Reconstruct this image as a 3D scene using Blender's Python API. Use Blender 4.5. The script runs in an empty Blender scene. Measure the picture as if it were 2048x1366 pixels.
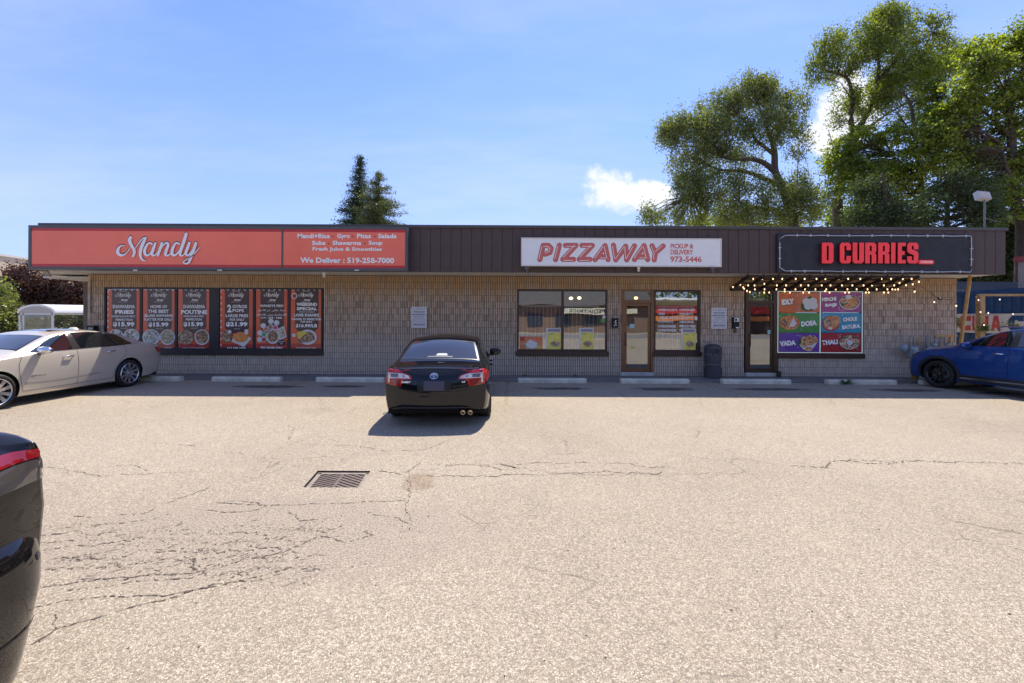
import bpy, bmesh, math, random
import numpy as np
from mathutils import Vector, Matrix
from mathutils.bvhtree import BVHTree
from mathutils.noise import noise as pnoise
from mathutils.geometry import tessellate_polygon

rnd = random.Random(7)
S = bpy.context.scene
COL = S.collection
PI = math.pi

# ------------------------------------------------------------------ camera
CAM_H, FPX, HX, HY, ROLL = 1.8, 860.0, 1024.0, 636.0, 0.0048
cd = bpy.data.cameras.new('camera')
cd.sensor_width = 36.0
cd.lens = FPX / 2048 * 36
cd.shift_y = -(683 - HY) / 2048
cd.clip_start, cd.clip_end = 0.05, 2000
cam = bpy.data.objects.new('camera', cd)
COL.objects.link(cam)
cam.matrix_world = Matrix.Translation((0, 0, CAM_H)) @ Matrix.Rotation(PI / 2, 4, 'X') @ Matrix.Rotation(ROLL, 4, 'Z')
S.camera = cam

# ------------------------------------------------------------------ world, sun, exposure
SUN_DIR = Vector((0.17, 0.545, 1.0)).normalized()      # towards the sun (behind the building)
SUN_EL = math.asin(SUN_DIR.z)
world = bpy.data.worlds.new('World')
S.world = world
world.use_nodes = True
S.view_settings.view_transform = 'Standard'
S.view_settings.look = 'None'
S.view_settings.exposure = 1.3
S.view_settings.gamma = 1.0
S.view_settings.use_curve_mapping = False


class NT:
    """small helper round a node tree"""
    def __init__(s, tree):
        s.t = tree
        s.n = tree.nodes
        s.l = tree.links

    def new(s, typ, inp=None, **kw):
        n = s.n.new(typ)
        for k, v in kw.items():
            setattr(n, k, v)
        if inp:
            for k, v in inp.items():
                s.put(n, k, v)
        return n

    def put(s, n, k, v):
        sock = n.inputs[k]
        if isinstance(v, bpy.types.NodeSocket):
            s.l.new(v, sock)
        elif isinstance(v, (tuple, list)) and len(v) == 3 and sock.type == 'RGBA':
            sock.default_value = (*v, 1)
        else:
            sock.default_value = v

    def math(s, op, a, b=None, c=None, clamp=False):
        n = s.n.new('ShaderNodeMath')
        n.operation = op
        n.use_clamp = clamp
        for i, v in enumerate((a, b, c)):
            if v is not None:
                s.put(n, i, v)
        return n.outputs[0]

    def mix(s, f, a, b, mode='MIX'):
        n = s.n.new('ShaderNodeMix')
        n.data_type = 'RGBA'
        n.blend_type = mode
        s.put(n, 0, f)
        s.put(n, 6, a)
        s.put(n, 7, b)
        return n.outputs[2]

    def ramp(s, f, stops):
        n = s.n.new('ShaderNodeValToRGB')
        cr = n.color_ramp
        while len(cr.elements) < len(stops):
            cr.elements.new(0.5)
        for e, (p, c) in zip(cr.elements, stops):
            e.position = p
            e.color = (*c, 1) if isinstance(c, tuple) else (c, c, c, 1)
        s.put(n, 0, f)
        return n.outputs[0]

    def noise(s, vec, scale, detail=4, rough=0.55, out=0, **kw):
        n = s.new('ShaderNodeTexNoise', {'Scale': scale, 'Detail': detail, 'Roughness': rough}, **kw)
        if vec is not None:
            s.put(n, 'Vector', vec)
        return n.outputs[out]

    def smooth(s, x, a, b):
        n = s.n.new('ShaderNodeMapRange')
        n.interpolation_type = 'SMOOTHSTEP'
        s.put(n, 0, x)
        n.inputs[1].default_value = a
        n.inputs[2].default_value = b
        return n.outputs[0]


w = NT(world.node_tree)
w.n.clear()
wout = w.new('ShaderNodeOutputWorld')
bg = w.new('ShaderNodeBackground')
bg.inputs[1].default_value = 0.12
w.l.new(bg.outputs[0], wout.inputs[0])
sky = w.new('ShaderNodeTexSky', sky_type='NISHITA', sun_disc=False)
sky.sun_elevation = SUN_EL
sky.sun_rotation = math.atan2(SUN_DIR.x, SUN_DIR.y)
sky.altitude = 200
sky.air_density = 1.0
sky.dust_density = 0.25
sky.ozone_density = 1.0
tc = w.new('ShaderNodeTexCoord')
sep = w.new('ShaderNodeSeparateXYZ', {0: tc.outputs['Generated']})
X, Yy, Z = sep.outputs
yy = w.math('MAXIMUM', Yy, 0.05)
u = w.math('DIVIDE', X, yy)
v = w.math('DIVIDE', Z, yy)
# thin high wisps, on the plane of a cloud layer overhead
zz = w.math('ADD', w.math('MAXIMUM', Z, 0.0), 0.12)
wv = w.new('ShaderNodeCombineXYZ', {0: w.math('DIVIDE', X, zz), 1: w.math('DIVIDE', Yy, zz)})
mp = w.new('ShaderNodeMapping', {0: wv.outputs[0], 'Rotation': (0, 0, 0.45), 'Scale': (0.45, 1.1, 1)})
n1 = w.noise(mp.outputs[0], 1.1, 7, 0.62)
wisp = w.math('MULTIPLY', w.smooth(n1, 0.38, 0.78), 0.55)
hor = w.math('MULTIPLY', w.smooth(Z, 0.60, 0.05), 0.60)      # milky air towards the horizon
uv = w.new('ShaderNodeCombineXYZ', {0: u, 1: v})


def cumulus(cu, cv, ru, rv, seed):
    du = w.math('DIVIDE', w.math('SUBTRACT', u, cu), ru)
    dv = w.math('DIVIDE', w.math('SUBTRACT', v, cv), rv)
    r2 = w.math('ADD', w.math('MULTIPLY', du, du), w.math('MULTIPLY', dv, dv))
    nn = w.noise(uv.outputs[0], 9 + seed, 6, 0.6)
    e = w.math('SUBTRACT', w.math('MULTIPLY', w.math('SUBTRACT', nn, 0.5), 2.6), w.math('SUBTRACT', r2, 0.75))
    e = w.smooth(e, 0.0, 0.55)
    return w.math('MULTIPLY', e, w.smooth(Yy, 0.06, 0.2))


def vmax(*a):
    r = a[0]
    for b in a[1:]:
        r = w.math('MAXIMUM', r, b)
    return r


cum = vmax(cumulus(0.275, 0.285, 0.135, 0.055, 0), cumulus(0.225, 0.325, 0.070, 0.052, 1.3),
           cumulus(0.335, 0.288, 0.065, 0.040, 2.1), cumulus(0.78, 0.50, 0.10, 0.11, 3.1),
           cumulus(0.72, 0.42, 0.08, 0.06, 2.2))
cum = w.math('MULTIPLY', cum, 0.96)
tinted = w.mix(1.0, sky.outputs[0], (0.50, 0.575, 0.85), 'MULTIPLY')
c1 = w.mix(hor, tinted, (1.6, 2.0, 3.2))
c2 = w.mix(wisp, c1, (2.45, 2.8, 3.9))
c3 = w.mix(cum, c2, (3.6, 3.65, 3.9))
w.l.new(c3, bg.inputs[0])

sl = bpy.data.lights.new('sun', 'SUN')
sl.energy = 3.05
sl.angle = math.radians(0.53)
sl.color = (1.0, 0.92, 0.79)
sun = bpy.data.objects.new('sun', sl)
COL.objects.link(sun)
sun.rotation_euler = SUN_DIR.to_track_quat('Z', 'Y').to_euler()


# ------------------------------------------------------------------ materials
MATS = {}


def principled(name, color=(0.5, 0.5, 0.5), rough=0.5, metal=0.0, coat=0.0, spec=0.5, emit=None, es=1.0, vary=0.0, nscale=6.0, bump=0.0, bscale=60.0):
    if name in MATS:
        return MATS[name]
    m = bpy.data.materials.new(name)
    m.use_nodes = True
    t = NT(m.node_tree)
    b = t.n['Principled BSDF']
    b.inputs['Base Color'].default_value = (*color, 1)
    b.inputs['Roughness'].default_value = rough
    b.inputs['Metallic'].default_value = metal
    b.inputs['Coat Weight'].default_value = coat
    b.inputs['Coat Roughness'].default_value = 0.02
    b.inputs['Specular IOR Level'].default_value = spec
    if emit:
        b.inputs['Emission Color'].default_value = (*emit, 1)
        b.inputs['Emission Strength'].default_value = es
    if vary or bump:
        tcn = t.new('ShaderNodeTexCoord')
    if vary:
        n = t.noise(tcn.outputs['Object'], nscale, 6, 0.65)
        lo = tuple(c * (1 - vary) for c in color)
        hi = tuple(min(1, c * (1 + vary)) for c in color)
        t.l.new(t.ramp(n, [(0.3, lo), (0.7, hi)]), b.inputs['Base Color'])
    if bump:
        n = t.noise(tcn.outputs['Object'], bscale, 5, 0.6)
        bn = t.new('ShaderNodeBump', {'Strength': bump, 'Height': n, 'Distance': 0.01})
        t.l.new(bn.outputs[0], b.inputs['Normal'])
    MATS[name] = m
    return m


def flat(name, c, rough=0.55, **k):
    k.setdefault('vary', 0.06)
    return principled(name, c, rough, **k)


def mat_block():
    m = bpy.data.materials.new('ribbed_block')
    m.use_nodes = True
    t = NT(m.node_tree)
    b = t.n['Principled BSDF']
    b.inputs['Roughness'].default_value = 0.92
    b.inputs['Specular IOR Level'].default_value = 0.2
    g = t.new('ShaderNodeNewGeometry')
    pos = g.outputs['Position']
    oi = t.new('ShaderNodeObjectInfo')
    big = t.noise(pos, 0.5, 5, 0.6)
    med = t.noise(pos, 9, 5, 0.7)
    fine = t.noise(pos, 75, 4, 0.75)
    mpv = t.new('ShaderNodeMapping', {0: pos, 'Scale': (2.5, 1, 5)})
    vor = t.new('ShaderNodeTexVoronoi', {'Vector': mpv.outputs[0], 'Scale': 1.0})
    base = t.ramp(big, [(0.3, (0.64, 0.45, 0.30)), (0.5, (0.72, 0.54, 0.39)), (0.7, (0.76, 0.60, 0.45))])
    base = t.mix(0.5, base, t.ramp(vor.outputs['Color'], [(0.1, (0.62, 0.42, 0.29)), (0.9, (0.76, 0.61, 0.47))]))
    base = t.mix(t.math('MULTIPLY', fine, 0.55), base, (0.76, 0.66, 0.55))
    base = t.mix(t.math('MULTIPLY', t.smooth(med, 0.5, 0.8), 0.45), base, (0.20, 0.15, 0.11))
    ribi = t.math('FLOOR', t.math('DIVIDE', t.math('ADD', t.new('ShaderNodeSeparateXYZ', {0: pos}).outputs[0], 13.2), 0.4 / 7))
    crs = t.math('FLOOR', t.math('DIVIDE', t.math('ADD', t.new('ShaderNodeSeparateXYZ', {0: pos}).outputs[2], 0.1), 0.2))
    wn = t.new('ShaderNodeTexWhiteNoise', {0: t.new('ShaderNodeCombineXYZ', {0: ribi, 1: crs}).outputs[0]}, noise_dimensions='2D')
    base = t.mix(t.math('MULTIPLY', t.smooth(wn.outputs[0], 0.40, 0.95), 0.62), base, (0.36, 0.26, 0.18))
    grit = t.noise(t.new('ShaderNodeMapping', {0: pos, 'Scale': (1, 1, .45)}).outputs[0], 34, 4, 0.8)
    base = t.mix(t.math('MULTIPLY', t.smooth(grit, 0.52, 0.72), 0.5), base, (0.86, 0.76, 0.63))
    # greyer lower courses (splash, dust, painted skylight); top painted with soffit shade and bounce
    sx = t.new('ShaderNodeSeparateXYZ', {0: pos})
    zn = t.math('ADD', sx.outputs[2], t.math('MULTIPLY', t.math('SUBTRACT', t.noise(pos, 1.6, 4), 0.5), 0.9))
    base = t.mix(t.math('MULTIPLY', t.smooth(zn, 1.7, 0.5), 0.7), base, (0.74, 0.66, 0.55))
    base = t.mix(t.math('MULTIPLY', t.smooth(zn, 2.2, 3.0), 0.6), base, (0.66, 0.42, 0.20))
    t.l.new(base, b.inputs['Base Color'])
    bn = t.new('ShaderNodeBump', {'Strength': 0.9, 'Height': fine, 'Distance': 0.012})
    t.l.new(bn.outputs[0], b.inputs['Normal'])
    return m


# (cx, cy, rx, ry) oil and tyre stains on the ground
STAINS = [(1.25, 11.0, 0.75, 0.22), (3.9, 11.0, 0.8, 0.28), (6.7, 11.05, 1.1, 0.22), (10.1, 11.0, 0.9, 0.25),
          (-4.4, 11.2, 0.6, 0.2), (-6.3, 11.1, 0.9, 0.25), (12.0, 10.6, .7, .2)]


def mat_ground():
    m = bpy.data.materials.new('worn_asphalt')
    m.use_nodes = True
    t = NT(m.node_tree)
    b = t.n['Principled BSDF']
    b.inputs['Roughness'].default_value = 0.9
    b.inputs['Specular IOR Level'].default_value = 0.25
    g = t.new('ShaderNodeNewGeometry')
    pos = g.outputs['Position']
    vor = t.new('ShaderNodeTexVoronoi', {'Vector': pos, 'Scale': 96.0, 'Randomness': 1.0})
    vore = t.new('ShaderNodeTexVoronoi', {'Vector': pos, 'Scale': 96.0}, feature='DISTANCE_TO_EDGE')
    vs = t.new('ShaderNodeSeparateColor', {0: vor.outputs['Color']})
    stone = t.ramp(vs.outputs[0], [(0.0, (0.21, 0.176, 0.132)), (0.35, (0.41, 0.343, 0.262)), (0.7, (0.54, 0.456, 0.355)), (1.0, (0.74, 0.64, 0.525))])
    gap = t.smooth(vore.outputs['Distance'], 0.0, 0.10)
    stone = t.mix(gap, (0.14, 0.117, 0.092), stone)
    spk = t.new('ShaderNodeTexVoronoi', {'Vector': pos, 'Scale': 31.0})
    spc = t.new('ShaderNodeSeparateColor', {0: spk.outputs['Color']})
    spm = t.math('MULTIPLY', t.smooth(spk.outputs['Distance'], 0.30, 0.12), t.smooth(spc.outputs[1], 0.62, 0.70))
    stone = t.mix(t.math('MULTIPLY', spm, 0.6), stone, (0.10, 0.08, 0.062))
    fine = t.noise(pos, 190, 3, 0.8)
    stone = t.mix(0.30, stone, t.ramp(fine, [(0.35, (0.18, 0.152, 0.115)), (0.65, (0.61, 0.53, 0.42))]))
    big = t.noise(pos, 0.22, 5, 0.6)
    stone = t.mix(t.smooth(big, 0.35, 0.7), stone, t.mix(1.0, stone, (0.86, 0.85, 0.845), 'MULTIPLY'))
    med = t.noise(pos, 1.3, 6, 0.7)
    stone = t.mix(t.math('MULTIPLY', t.smooth(med, 0.55, 0.75), 0.35), stone, (0.50, 0.41, 0.30))
    # rougher, ravelled band left of the drain
    sx = t.new('ShaderNodeSeparateXYZ', {0: pos})

    def ell(cx, cy, rx, ry):
        du = t.math('DIVIDE', t.math('SUBTRACT', sx.outputs[0], cx), rx)
        dv = t.math('DIVIDE', t.math('SUBTRACT', sx.outputs[1], cy), ry)
        return t.math('ADD', t.math('MULTIPLY', du, du), t.math('MULTIPLY', dv, dv))
    wob = t.math('MULTIPLY', t.math('SUBTRACT', t.noise(pos, 3.2, 5, 0.7), 0.5), 3.2)
    rav = t.math('ADD', ell(-2.0, 3.6, 1.9, 0.75), wob)
    ravm = t.smooth(rav, 1.3, 0.3)
    stone = t.mix(t.math('MULTIPLY', ravm, 0.62), stone, t.ramp(t.noise(pos, 60, 4, 0.85), [(0.42, (0.12, 0.095, 0.08)), (0.56, (0.48, 0.40, 0.33))]))
    # hairline cracks
    wpos = t.mix(0.10, pos, t.noise(pos, 2.5, 5, 0.65, out=1), 'ADD')
    ce = t.new('ShaderNodeTexVoronoi', {'Vector': wpos, 'Scale': 1.25}, feature='DISTANCE_TO_EDGE')
    crack = t.math('MULTIPLY', t.smooth(ce.outputs['Distance'], 0.014, 0.002), t.smooth(t.noise(pos, 0.45, 4), 0.50, 0.62))
    crack = t.math('MULTIPLY', crack, t.smooth(t.noise(pos, 5.0, 3), 0.42, 0.55))
    stone = t.mix(t.math('MULTIPLY', crack, 0.6), stone, (0.10, 0.08, 0.065))
    # red-brown grit right of the drain
    gr = t.smooth(t.math('ADD', ell(-1.02, 4.72, 0.20, 0.26), wob), 1.3, 0.2)
    stone = t.mix(t.math('MULTIPLY', gr, 0.55), stone, t.mix(1.0, stone, (0.62, 0.50, 0.42), 'MULTIPLY'))
    stone = t.mix(1.0, stone, (0.93, 0.925, 0.90), 'MULTIPLY')
    # oil stains
    for i, (cx, cy, rx, ry) in enumerate(STAINS):
        st = t.smooth(t.math('ADD', ell(cx, cy, rx, ry), t.math('MULTIPLY', wob, 0.9)), 1.35, 0.25)
        stone = t.mix(t.math('MULTIPLY', st, 0.78), stone, (0.035, 0.032, 0.03))
    t.l.new(stone, b.inputs['Base Color'])
    h = t.math('ADD', t.math('MULTIPLY', gap, 0.5), t.math('MULTIPLY', fine, 0.5))
    h = t.math('SUBTRACT', h, t.math('MULTIPLY', crack, 1.5))
    bn = t.new('ShaderNodeBump', {'Strength': 0.55, 'Height': h, 'Distance': 0.007})
    t.l.new(bn.outputs[0], b.inputs['Normal'])
    return m


def mat_leaf(name, dark, mid, light, trans=0.45):
    m = bpy.data.materials.new(name)
    m.use_nodes = True
    t = NT(m.node_tree)
    t.n.clear()
    out = t.new('ShaderNodeOutputMaterial')
    g = t.new('ShaderNodeNewGeometry')
    n = t.noise(g.outputs['Position'], 0.55, 4, 0.6)
    f = t.math('ADD', t.math('MULTIPLY', g.outputs['Random Per Island'], 0.6), t.math('MULTIPLY', n, 0.5))
    c = t.ramp(f, [(0.15, dark), (0.5, mid), (0.92, light)])
    d = t.new('ShaderNodeBsdfDiffuse', {0: c})
    tr = t.new('ShaderNodeBsdfTranslucent', {0: t.mix(1.0, c, (1.5, 1.7, 0.6), 'MULTIPLY')})
    gl = t.new('ShaderNodeBsdfGlossy', {0: (0.6, 0.65, 0.6), 'Roughness': 0.45})
    a = t.new('ShaderNodeMixShader', {0: trans, 1: d.outputs[0], 2: tr.outputs[0]})
    b2 = t.new('ShaderNodeMixShader', {0: 0.06, 1: a.outputs[0], 2: gl.outputs[0]})
    t.l.new(b2.outputs[0], out.inputs[0])
    return m


def mat_glass(name, tint=(0.75, 0.8, 0.8), fac=0.35, gcol=(0.9, 0.95, 1.0)):
    m = bpy.data.materials.new(name)
    m.use_nodes = True
    t = NT(m.node_tree)
    t.n.clear()
    out = t.new('ShaderNodeOutputMaterial')
    tr = t.new('ShaderNodeBsdfTransparent', {0: tint})
    gl = t.new('ShaderNodeBsdfGlossy', {0: gcol, 'Roughness': 0.006})
    g = t.new('ShaderNodeNewGeometry')
    bn = t.new('ShaderNodeBump', {'Strength': 0.10, 'Height': t.noise(g.outputs['Position'], 1.1, 2, 0.4), 'Distance': 0.02})
    t.l.new(bn.outputs[0], gl.inputs['Normal'])
    a = t.new('ShaderNodeMixShader', {0: fac, 1: tr.outputs[0], 2: gl.outputs[0]})
    t.l.new(a.outputs[0], out.inputs[0])
    return m


def mat_paintline():
    m = bpy.data.materials.new('worn_line_paint')
    m.use_nodes = True
    t = NT(m.node_tree)
    b = t.n['Principled BSDF']
    out = t.n['Material Output']
    b.inputs['Base Color'].default_value = (0.42, 0.27, 0.14, 1)
    b.inputs['Roughness'].default_value = 0.85
    g = t.new('ShaderNodeNewGeometry')
    n = t.noise(g.outputs['Position'], 14, 6, 0.8)
    n2 = t.noise(g.outputs['Position'], 1.3, 3, 0.6)
    f = t.math('MULTIPLY', t.smooth(n, 0.42, 0.66), t.smooth(n2, 0.35, 0.6))
    tr = t.new('ShaderNodeBsdfTransparent')
    a = t.new('ShaderNodeMixShader', {0: t.math('MULTIPLY', f, 0.75), 1: tr.outputs[0], 2: b.outputs[0]})
    t.l.new(a.outputs[0], out.inputs[0])
    return m


def mat_food(name, cols, scale=26.0):
    m = bpy.data.materials.new(name)
    m.use_nodes = True
    t = NT(m.node_tree)
    b = t.n['Principled BSDF']
    b.inputs['Roughness'].default_value = 0.5
    tcn = t.new('ShaderNodeTexCoord')
    wv_ = t.mix(0.05, tcn.outputs['Object'], t.noise(tcn.outputs['Object'], 12, 4, 0.6, out=1), 'ADD')
    vo = t.new('ShaderNodeTexVoronoi', {'Vector': wv_, 'Scale': scale})
    sc = t.new('ShaderNodeSeparateColor', {0: vo.outputs['Color']})
    n = len(cols)
    c = t.ramp(sc.outputs[0], [((i + 0.5) / n, cc) for i, cc in enumerate(cols)])
    t.l.new(c, b.inputs['Base Color'])
    return m


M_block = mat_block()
M_ground = mat_ground()
M_mortar = principled('dark_mortar', (0.16, 0.13, 0.10), 0.95, vary=0.2)
M_panel = principled('brown_fascia_panel', (0.078, 0.049, 0.043), 0.6, vary=0.12, nscale=2.5)
M_coping = principled('grey_brown_coping', (0.075, 0.066, 0.062), 0.5, vary=0.15)
M_soffit = principled('pale_soffit', (0.80, 0.76, 0.69), 0.7, vary=0.10, nscale=1.5)
M_roof = principled('roof_gravel', (0.22, 0.21, 0.2), 0.95, vary=0.2)
M_darkframe = principled('dark_window_frame', (0.022, 0.018, 0.02), 0.5, vary=0.1)
M_brownframe = principled('brown_window_frame', (0.05, 0.028, 0.022), 0.45, vary=0.1)
M_bronze = principled('bronze_door_frame', (0.20, 0.105, 0.055), 0.42, metal=0.35, vary=0.12)
M_dkbronze = principled('dark_bronze_frame', (0.075, 0.045, 0.03), 0.42, metal=0.3, vary=0.12)
M_walk = principled('walkway_asphalt', (0.17, 0.165, 0.155), 0.9, vary=0.25, nscale=1.4, bump=0.6, bscale=90)
M_conc = principled('concrete', (0.50, 0.48, 0.43), 0.88, vary=0.22, nscale=5, bump=0.5, bscale=50)
M_steelgrey = principled('grey_steel', (0.16, 0.16, 0.165), 0.5, metal=0.2, vary=0.1)
M_greyframe = principled('sign_frame_grey', (0.09, 0.09, 0.092), 0.5, vary=0.12)
M_black = principled('black_matt', (0.012, 0.012, 0.013), 0.7, vary=0.1)
M_blackboard = principled('black_board', (0.03, 0.031, 0.038), 0.75, vary=0.25, nscale=4)
M_white = flat('white_print', (0.78, 0.78, 0.78), 0.5)
M_glass = mat_glass('shop_glass', fac=0.34)
M_dglass = mat_glass('door_glass', (0.45, 0.43, 0.40), 0.30)


# ------------------------------------------------------------------ mesh helpers
WORLD = {}


def place(o, parent=None, mw=None):
    """link o so that its world matrix is mw (identity by default)"""
    COL.objects.link(o)
    mw = mw or Matrix.Identity(4)
    WORLD[o.name] = mw
    if parent is not None:
        o.parent = parent
        o.matrix_parent_inverse = WORLD[parent.name].inverted()
    o.matrix_basis = mw
    return o


def thing(name, label, cat, loc=(0, 0, 0), group=None, rot=None, kind=None):
    o = bpy.data.objects.new(name, None)
    o.empty_display_size = 0.2
    mw = Matrix.Translation(loc)
    if rot is not None:
        mw = mw @ rot
    place(o, None, mw)
    return tag(o, label, cat, group, kind)


def tag(o, label=None, cat=None, group=None, kind=None):
    if label:
        o['label'] = label
    if cat:
        o['category'] = cat
    if group:
        o['group'] = group
    if kind:
        o['kind'] = kind
    return o


class MB:
    def __init__(s):
        s.v, s.f = [], []

    def add(s, vs, fs):
        b = len(s.v)
        s.v += [tuple(p) for p in vs]
        s.f += [tuple(b + i for i in f) for f in fs]
        return s

    def box(s, x0, x1, y0, y1, z0, z1, mat=None):
        vs = [(x, y, z) for x in (x0, x1) for y in (y0, y1) for z in (z0, z1)]
        if mat is not None:
            vs = [mat @ Vector(p) for p in vs]
        fs = [(0, 1, 3, 2), (4, 6, 7, 5), (0, 4, 5, 1), (2, 3, 7, 6), (0, 2, 6, 4), (1, 5, 7, 3)]
        return s.add(vs, fs)

    def bbox(s, x0, x1, y0, y1, z0, z1, bev=0.01):
        """box with chamfered edges"""
        bm = bmesh.new()
        bmesh.ops.create_cube(bm, size=1)
        for vv in bm.verts:
            vv.co = Vector(((x0 + x1) / 2 + vv.co.x * (x1 - x0), (y0 + y1) / 2 + vv.co.y * (y1 - y0), (z0 + z1) / 2 + vv.co.z * (z1 - z0)))
        bmesh.ops.bevel(bm, geom=bm.edges[:], offset=bev, segments=1, affect='EDGES')
        bm.verts.index_update()
        s.add([vv.co[:] for vv in bm.verts], [[q.index for q in f.verts] for f in bm.faces])
        bm.free()
        return s

    def tube(s, pts, r, seg=8, cap=True):
        pts = [Vector(p) for p in pts]
        rs = r if isinstance(r, (list, tuple)) else [r] * len(pts)
        rings = []
        up = Vector((0, 0, 1))
        for i, p in enumerate(pts):
            d = (pts[min(i + 1, len(pts) - 1)] - pts[max(i - 1, 0)])
            if d.length < 1e-9:
                d = Vector((0, 0, 1))
            d.normalize()
            a = d.cross(up)
            if a.length < 0.05:
                a = d.cross(Vector((1, 0, 0)))
            a.normalize()
            bb = d.cross(a)
            rings.append([p + (a * math.cos(2 * PI * k / seg) + bb * math.sin(2 * PI * k / seg)) * rs[i] for k in range(seg)])
        vs = [q for rg in rings for q in rg]
        fs = [(i * seg + k, i * seg + (k + 1) % seg, (i + 1) * seg + (k + 1) % seg, (i + 1) * seg + k) for i in range(len(pts) - 1) for k in range(seg)]
        if cap:
            fs += [tuple(range(seg))[::-1], tuple((len(pts) - 1) * seg + k for k in range(seg))]
        return s.add(vs, fs)

    def lathe(s, prof, seg=24, c=(0, 0, 0), axis='z', closed=False):
        vs = []
        for k in range(seg):
            a = 2 * PI * k / seg
            ca, sa = math.cos(a), math.sin(a)
            for (r, h) in prof:
                if axis == 'z':
                    vs.append((c[0] + r * ca, c[1] + r * sa, c[2] + h))
                elif axis == 'y':
                    vs.append((c[0] + r * ca, c[1] + h, c[2] + r * sa))
                else:
                    vs.append((c[0] + h, c[1] + r * ca, c[2] + r * sa))
        n = len(prof)
        fs = []
        for k in range(seg):
            k2 = (k + 1) % seg
            for i in range(n - 1 if not closed else n):
                j = (i + 1) % n
                fs.append((k * n + i, k2 * n + i, k2 * n + j, k * n + j))
        return s.add(vs, fs)

    def poly_y(s, pts, y, holes=()):
        """flat polygon in the XZ plane at y, facing -Y"""
        loops = [[Vector((p[0], p[1], 0)) for p in pts]] + [[Vector((p[0], p[1], 0)) for p in h] for h in holes]
        tris = tessellate_polygon(loops)
        vs = [(p.x, y, p.y) for lp in loops for p in lp]
        return s.add(vs, [tuple(t_) for t_ in tris])

    def prism_y(s, pts, y0, y1, holes=()):
        """polygon in XZ extruded from y0 (front) to y1"""
        loops = [list(pts)] + [list(h) for h in holes]
        s.poly_y(pts, y0, holes)
        for lp in loops:
            n = len(lp)
            vs = [(p[0], y0, p[1]) for p in lp] + [(p[0], y1, p[1]) for p in lp]
            s.add(vs, [(i, (i + 1) % n, n + (i + 1) % n, n + i) for i in range(n)])
        return s

    def ellipse_y(s, cx, cz, rx, rz, y, seg=28, rot=0.0):
        pts = []
        for k in range(seg):
            a = 2 * PI * k / seg
            x_, z_ = rx * math.cos(a), rz * math.sin(a)
            pts.append((cx + x_ * math.cos(rot) - z_ * math.sin(rot), cz + x_ * math.sin(rot) + z_ * math.cos(rot)))
        return s.add([(p[0], y, p[1]) for p in pts], [tuple(range(seg))])

    def mesh(s, name, mat=None, smooth=False):
        me = bpy.data.meshes.new(name)
        me.from_pydata(s.v, [], s.f)
        if mat:
            me.materials.append(mat)
        if smooth:
            for p in me.polygons:
                p.use_smooth = True
        return me

    def build(s, name, mat, parent=None, smooth=False, mw=None):
        o = bpy.data.objects.new(name, s.mesh(name, mat, smooth))
        return place(o, parent, mw)


def inst(name, me, parent, mw):
    return place(bpy.data.objects.new(name, me), parent, mw)


def U(px, py, Y):
    """a point of the place seen at (px, py) of the photograph, Y metres away: (X, Z)"""
    s = FPX / Y
    x, y = px - HX, py - HY
    return ((x + ROLL * y) / s, CAM_H - (y - ROLL * x) / s)


_fontcache = {}


def text_mesh(txt, bold=0.0, shear=0.0, extrude=0.0, spacing=1.0, align='CENTER'):
    c = bpy.data.curves.new('t', 'FONT')
    c.body = txt
    c.size = 1.0
    c.offset = bold
    c.shear = shear
    c.extrude = extrude
    c.space_character = spacing
    c.align_x = align
    c.resolution_u = 2
    o = bpy.data.objects.new('t', c)
    COL.objects.link(o)
    dg = bpy.context.evaluated_depsgraph_get()
    me = bpy.data.meshes.new_from_object(o.evaluated_get(dg))
    bpy.data.objects.remove(o)
    bpy.data.curves.remove(c)
    return me


def text(name, txt, x0, x1, z0, z1, y, mat, parent, bold=0.01, shear=0.0, depth=0.0, spacing=1.0, mirror=False, rot=0.0, mw=None, facing=-1):
    """text stretched into the box x0..x1, z0..z1 on the plane y, read from the -Y side"""
    me = text_mesh(txt, bold, shear, 0.5 if depth else 0.0, spacing)
    n = len(me.vertices)
    if n == 0:
        return None
    co = np.empty(n * 3)
    me.vertices.foreach_get('co', co)
    co = co.reshape(-1, 3)
    mn, mx = co.min(0), co.max(0)
    a = (co[:, 0] - mn[0]) / max(1e-6, mx[0] - mn[0])
    if mirror:
        a = 1 - a
    b = (co[:, 1] - mn[1]) / max(1e-6, mx[1] - mn[1])
    X_ = x0 + a * (x1 - x0)
    Z_ = z0 + b * (z1 - z0)
    if rot:
        cx, cz = (x0 + x1) / 2, (z0 + z1) / 2
        dx, dz = X_ - cx, Z_ - cz
        X_, Z_ = cx + dx * math.cos(rot) - dz * math.sin(rot), cz + dx * math.sin(rot) + dz * math.cos(rot)
    out = np.stack([X_, y - co[:, 2] * depth, Z_], 1)
    me.vertices.foreach_set('co', out.ravel())
    me.materials.clear()
    me.materials.append(mat)
    me.update()
    me.name = name
    o = bpy.data.objects.new(name, me)
    return place(o, parent, mw)


def catmull(pts, n=6):
    P = [np.array(p, float) for p in pts]
    P = [2 * P[0] - P[1]] + P + [2 * P[-1] - P[-2]]
    out = []
    for i in range(1, len(P) - 2):
        p0, p1, p2, p3 = P[i - 1:i + 3]
        for k in range(n):
            t = k / n
            out.append(0.5 * ((2 * p1) + (-p0 + p2) * t + (2 * p0 - 5 * p1 + 4 * p2 - p3) * t * t + (-p0 + 3 * p1 - 3 * p2 + p3) * t ** 3))
    out.append(P[-2])
    return out


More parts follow.
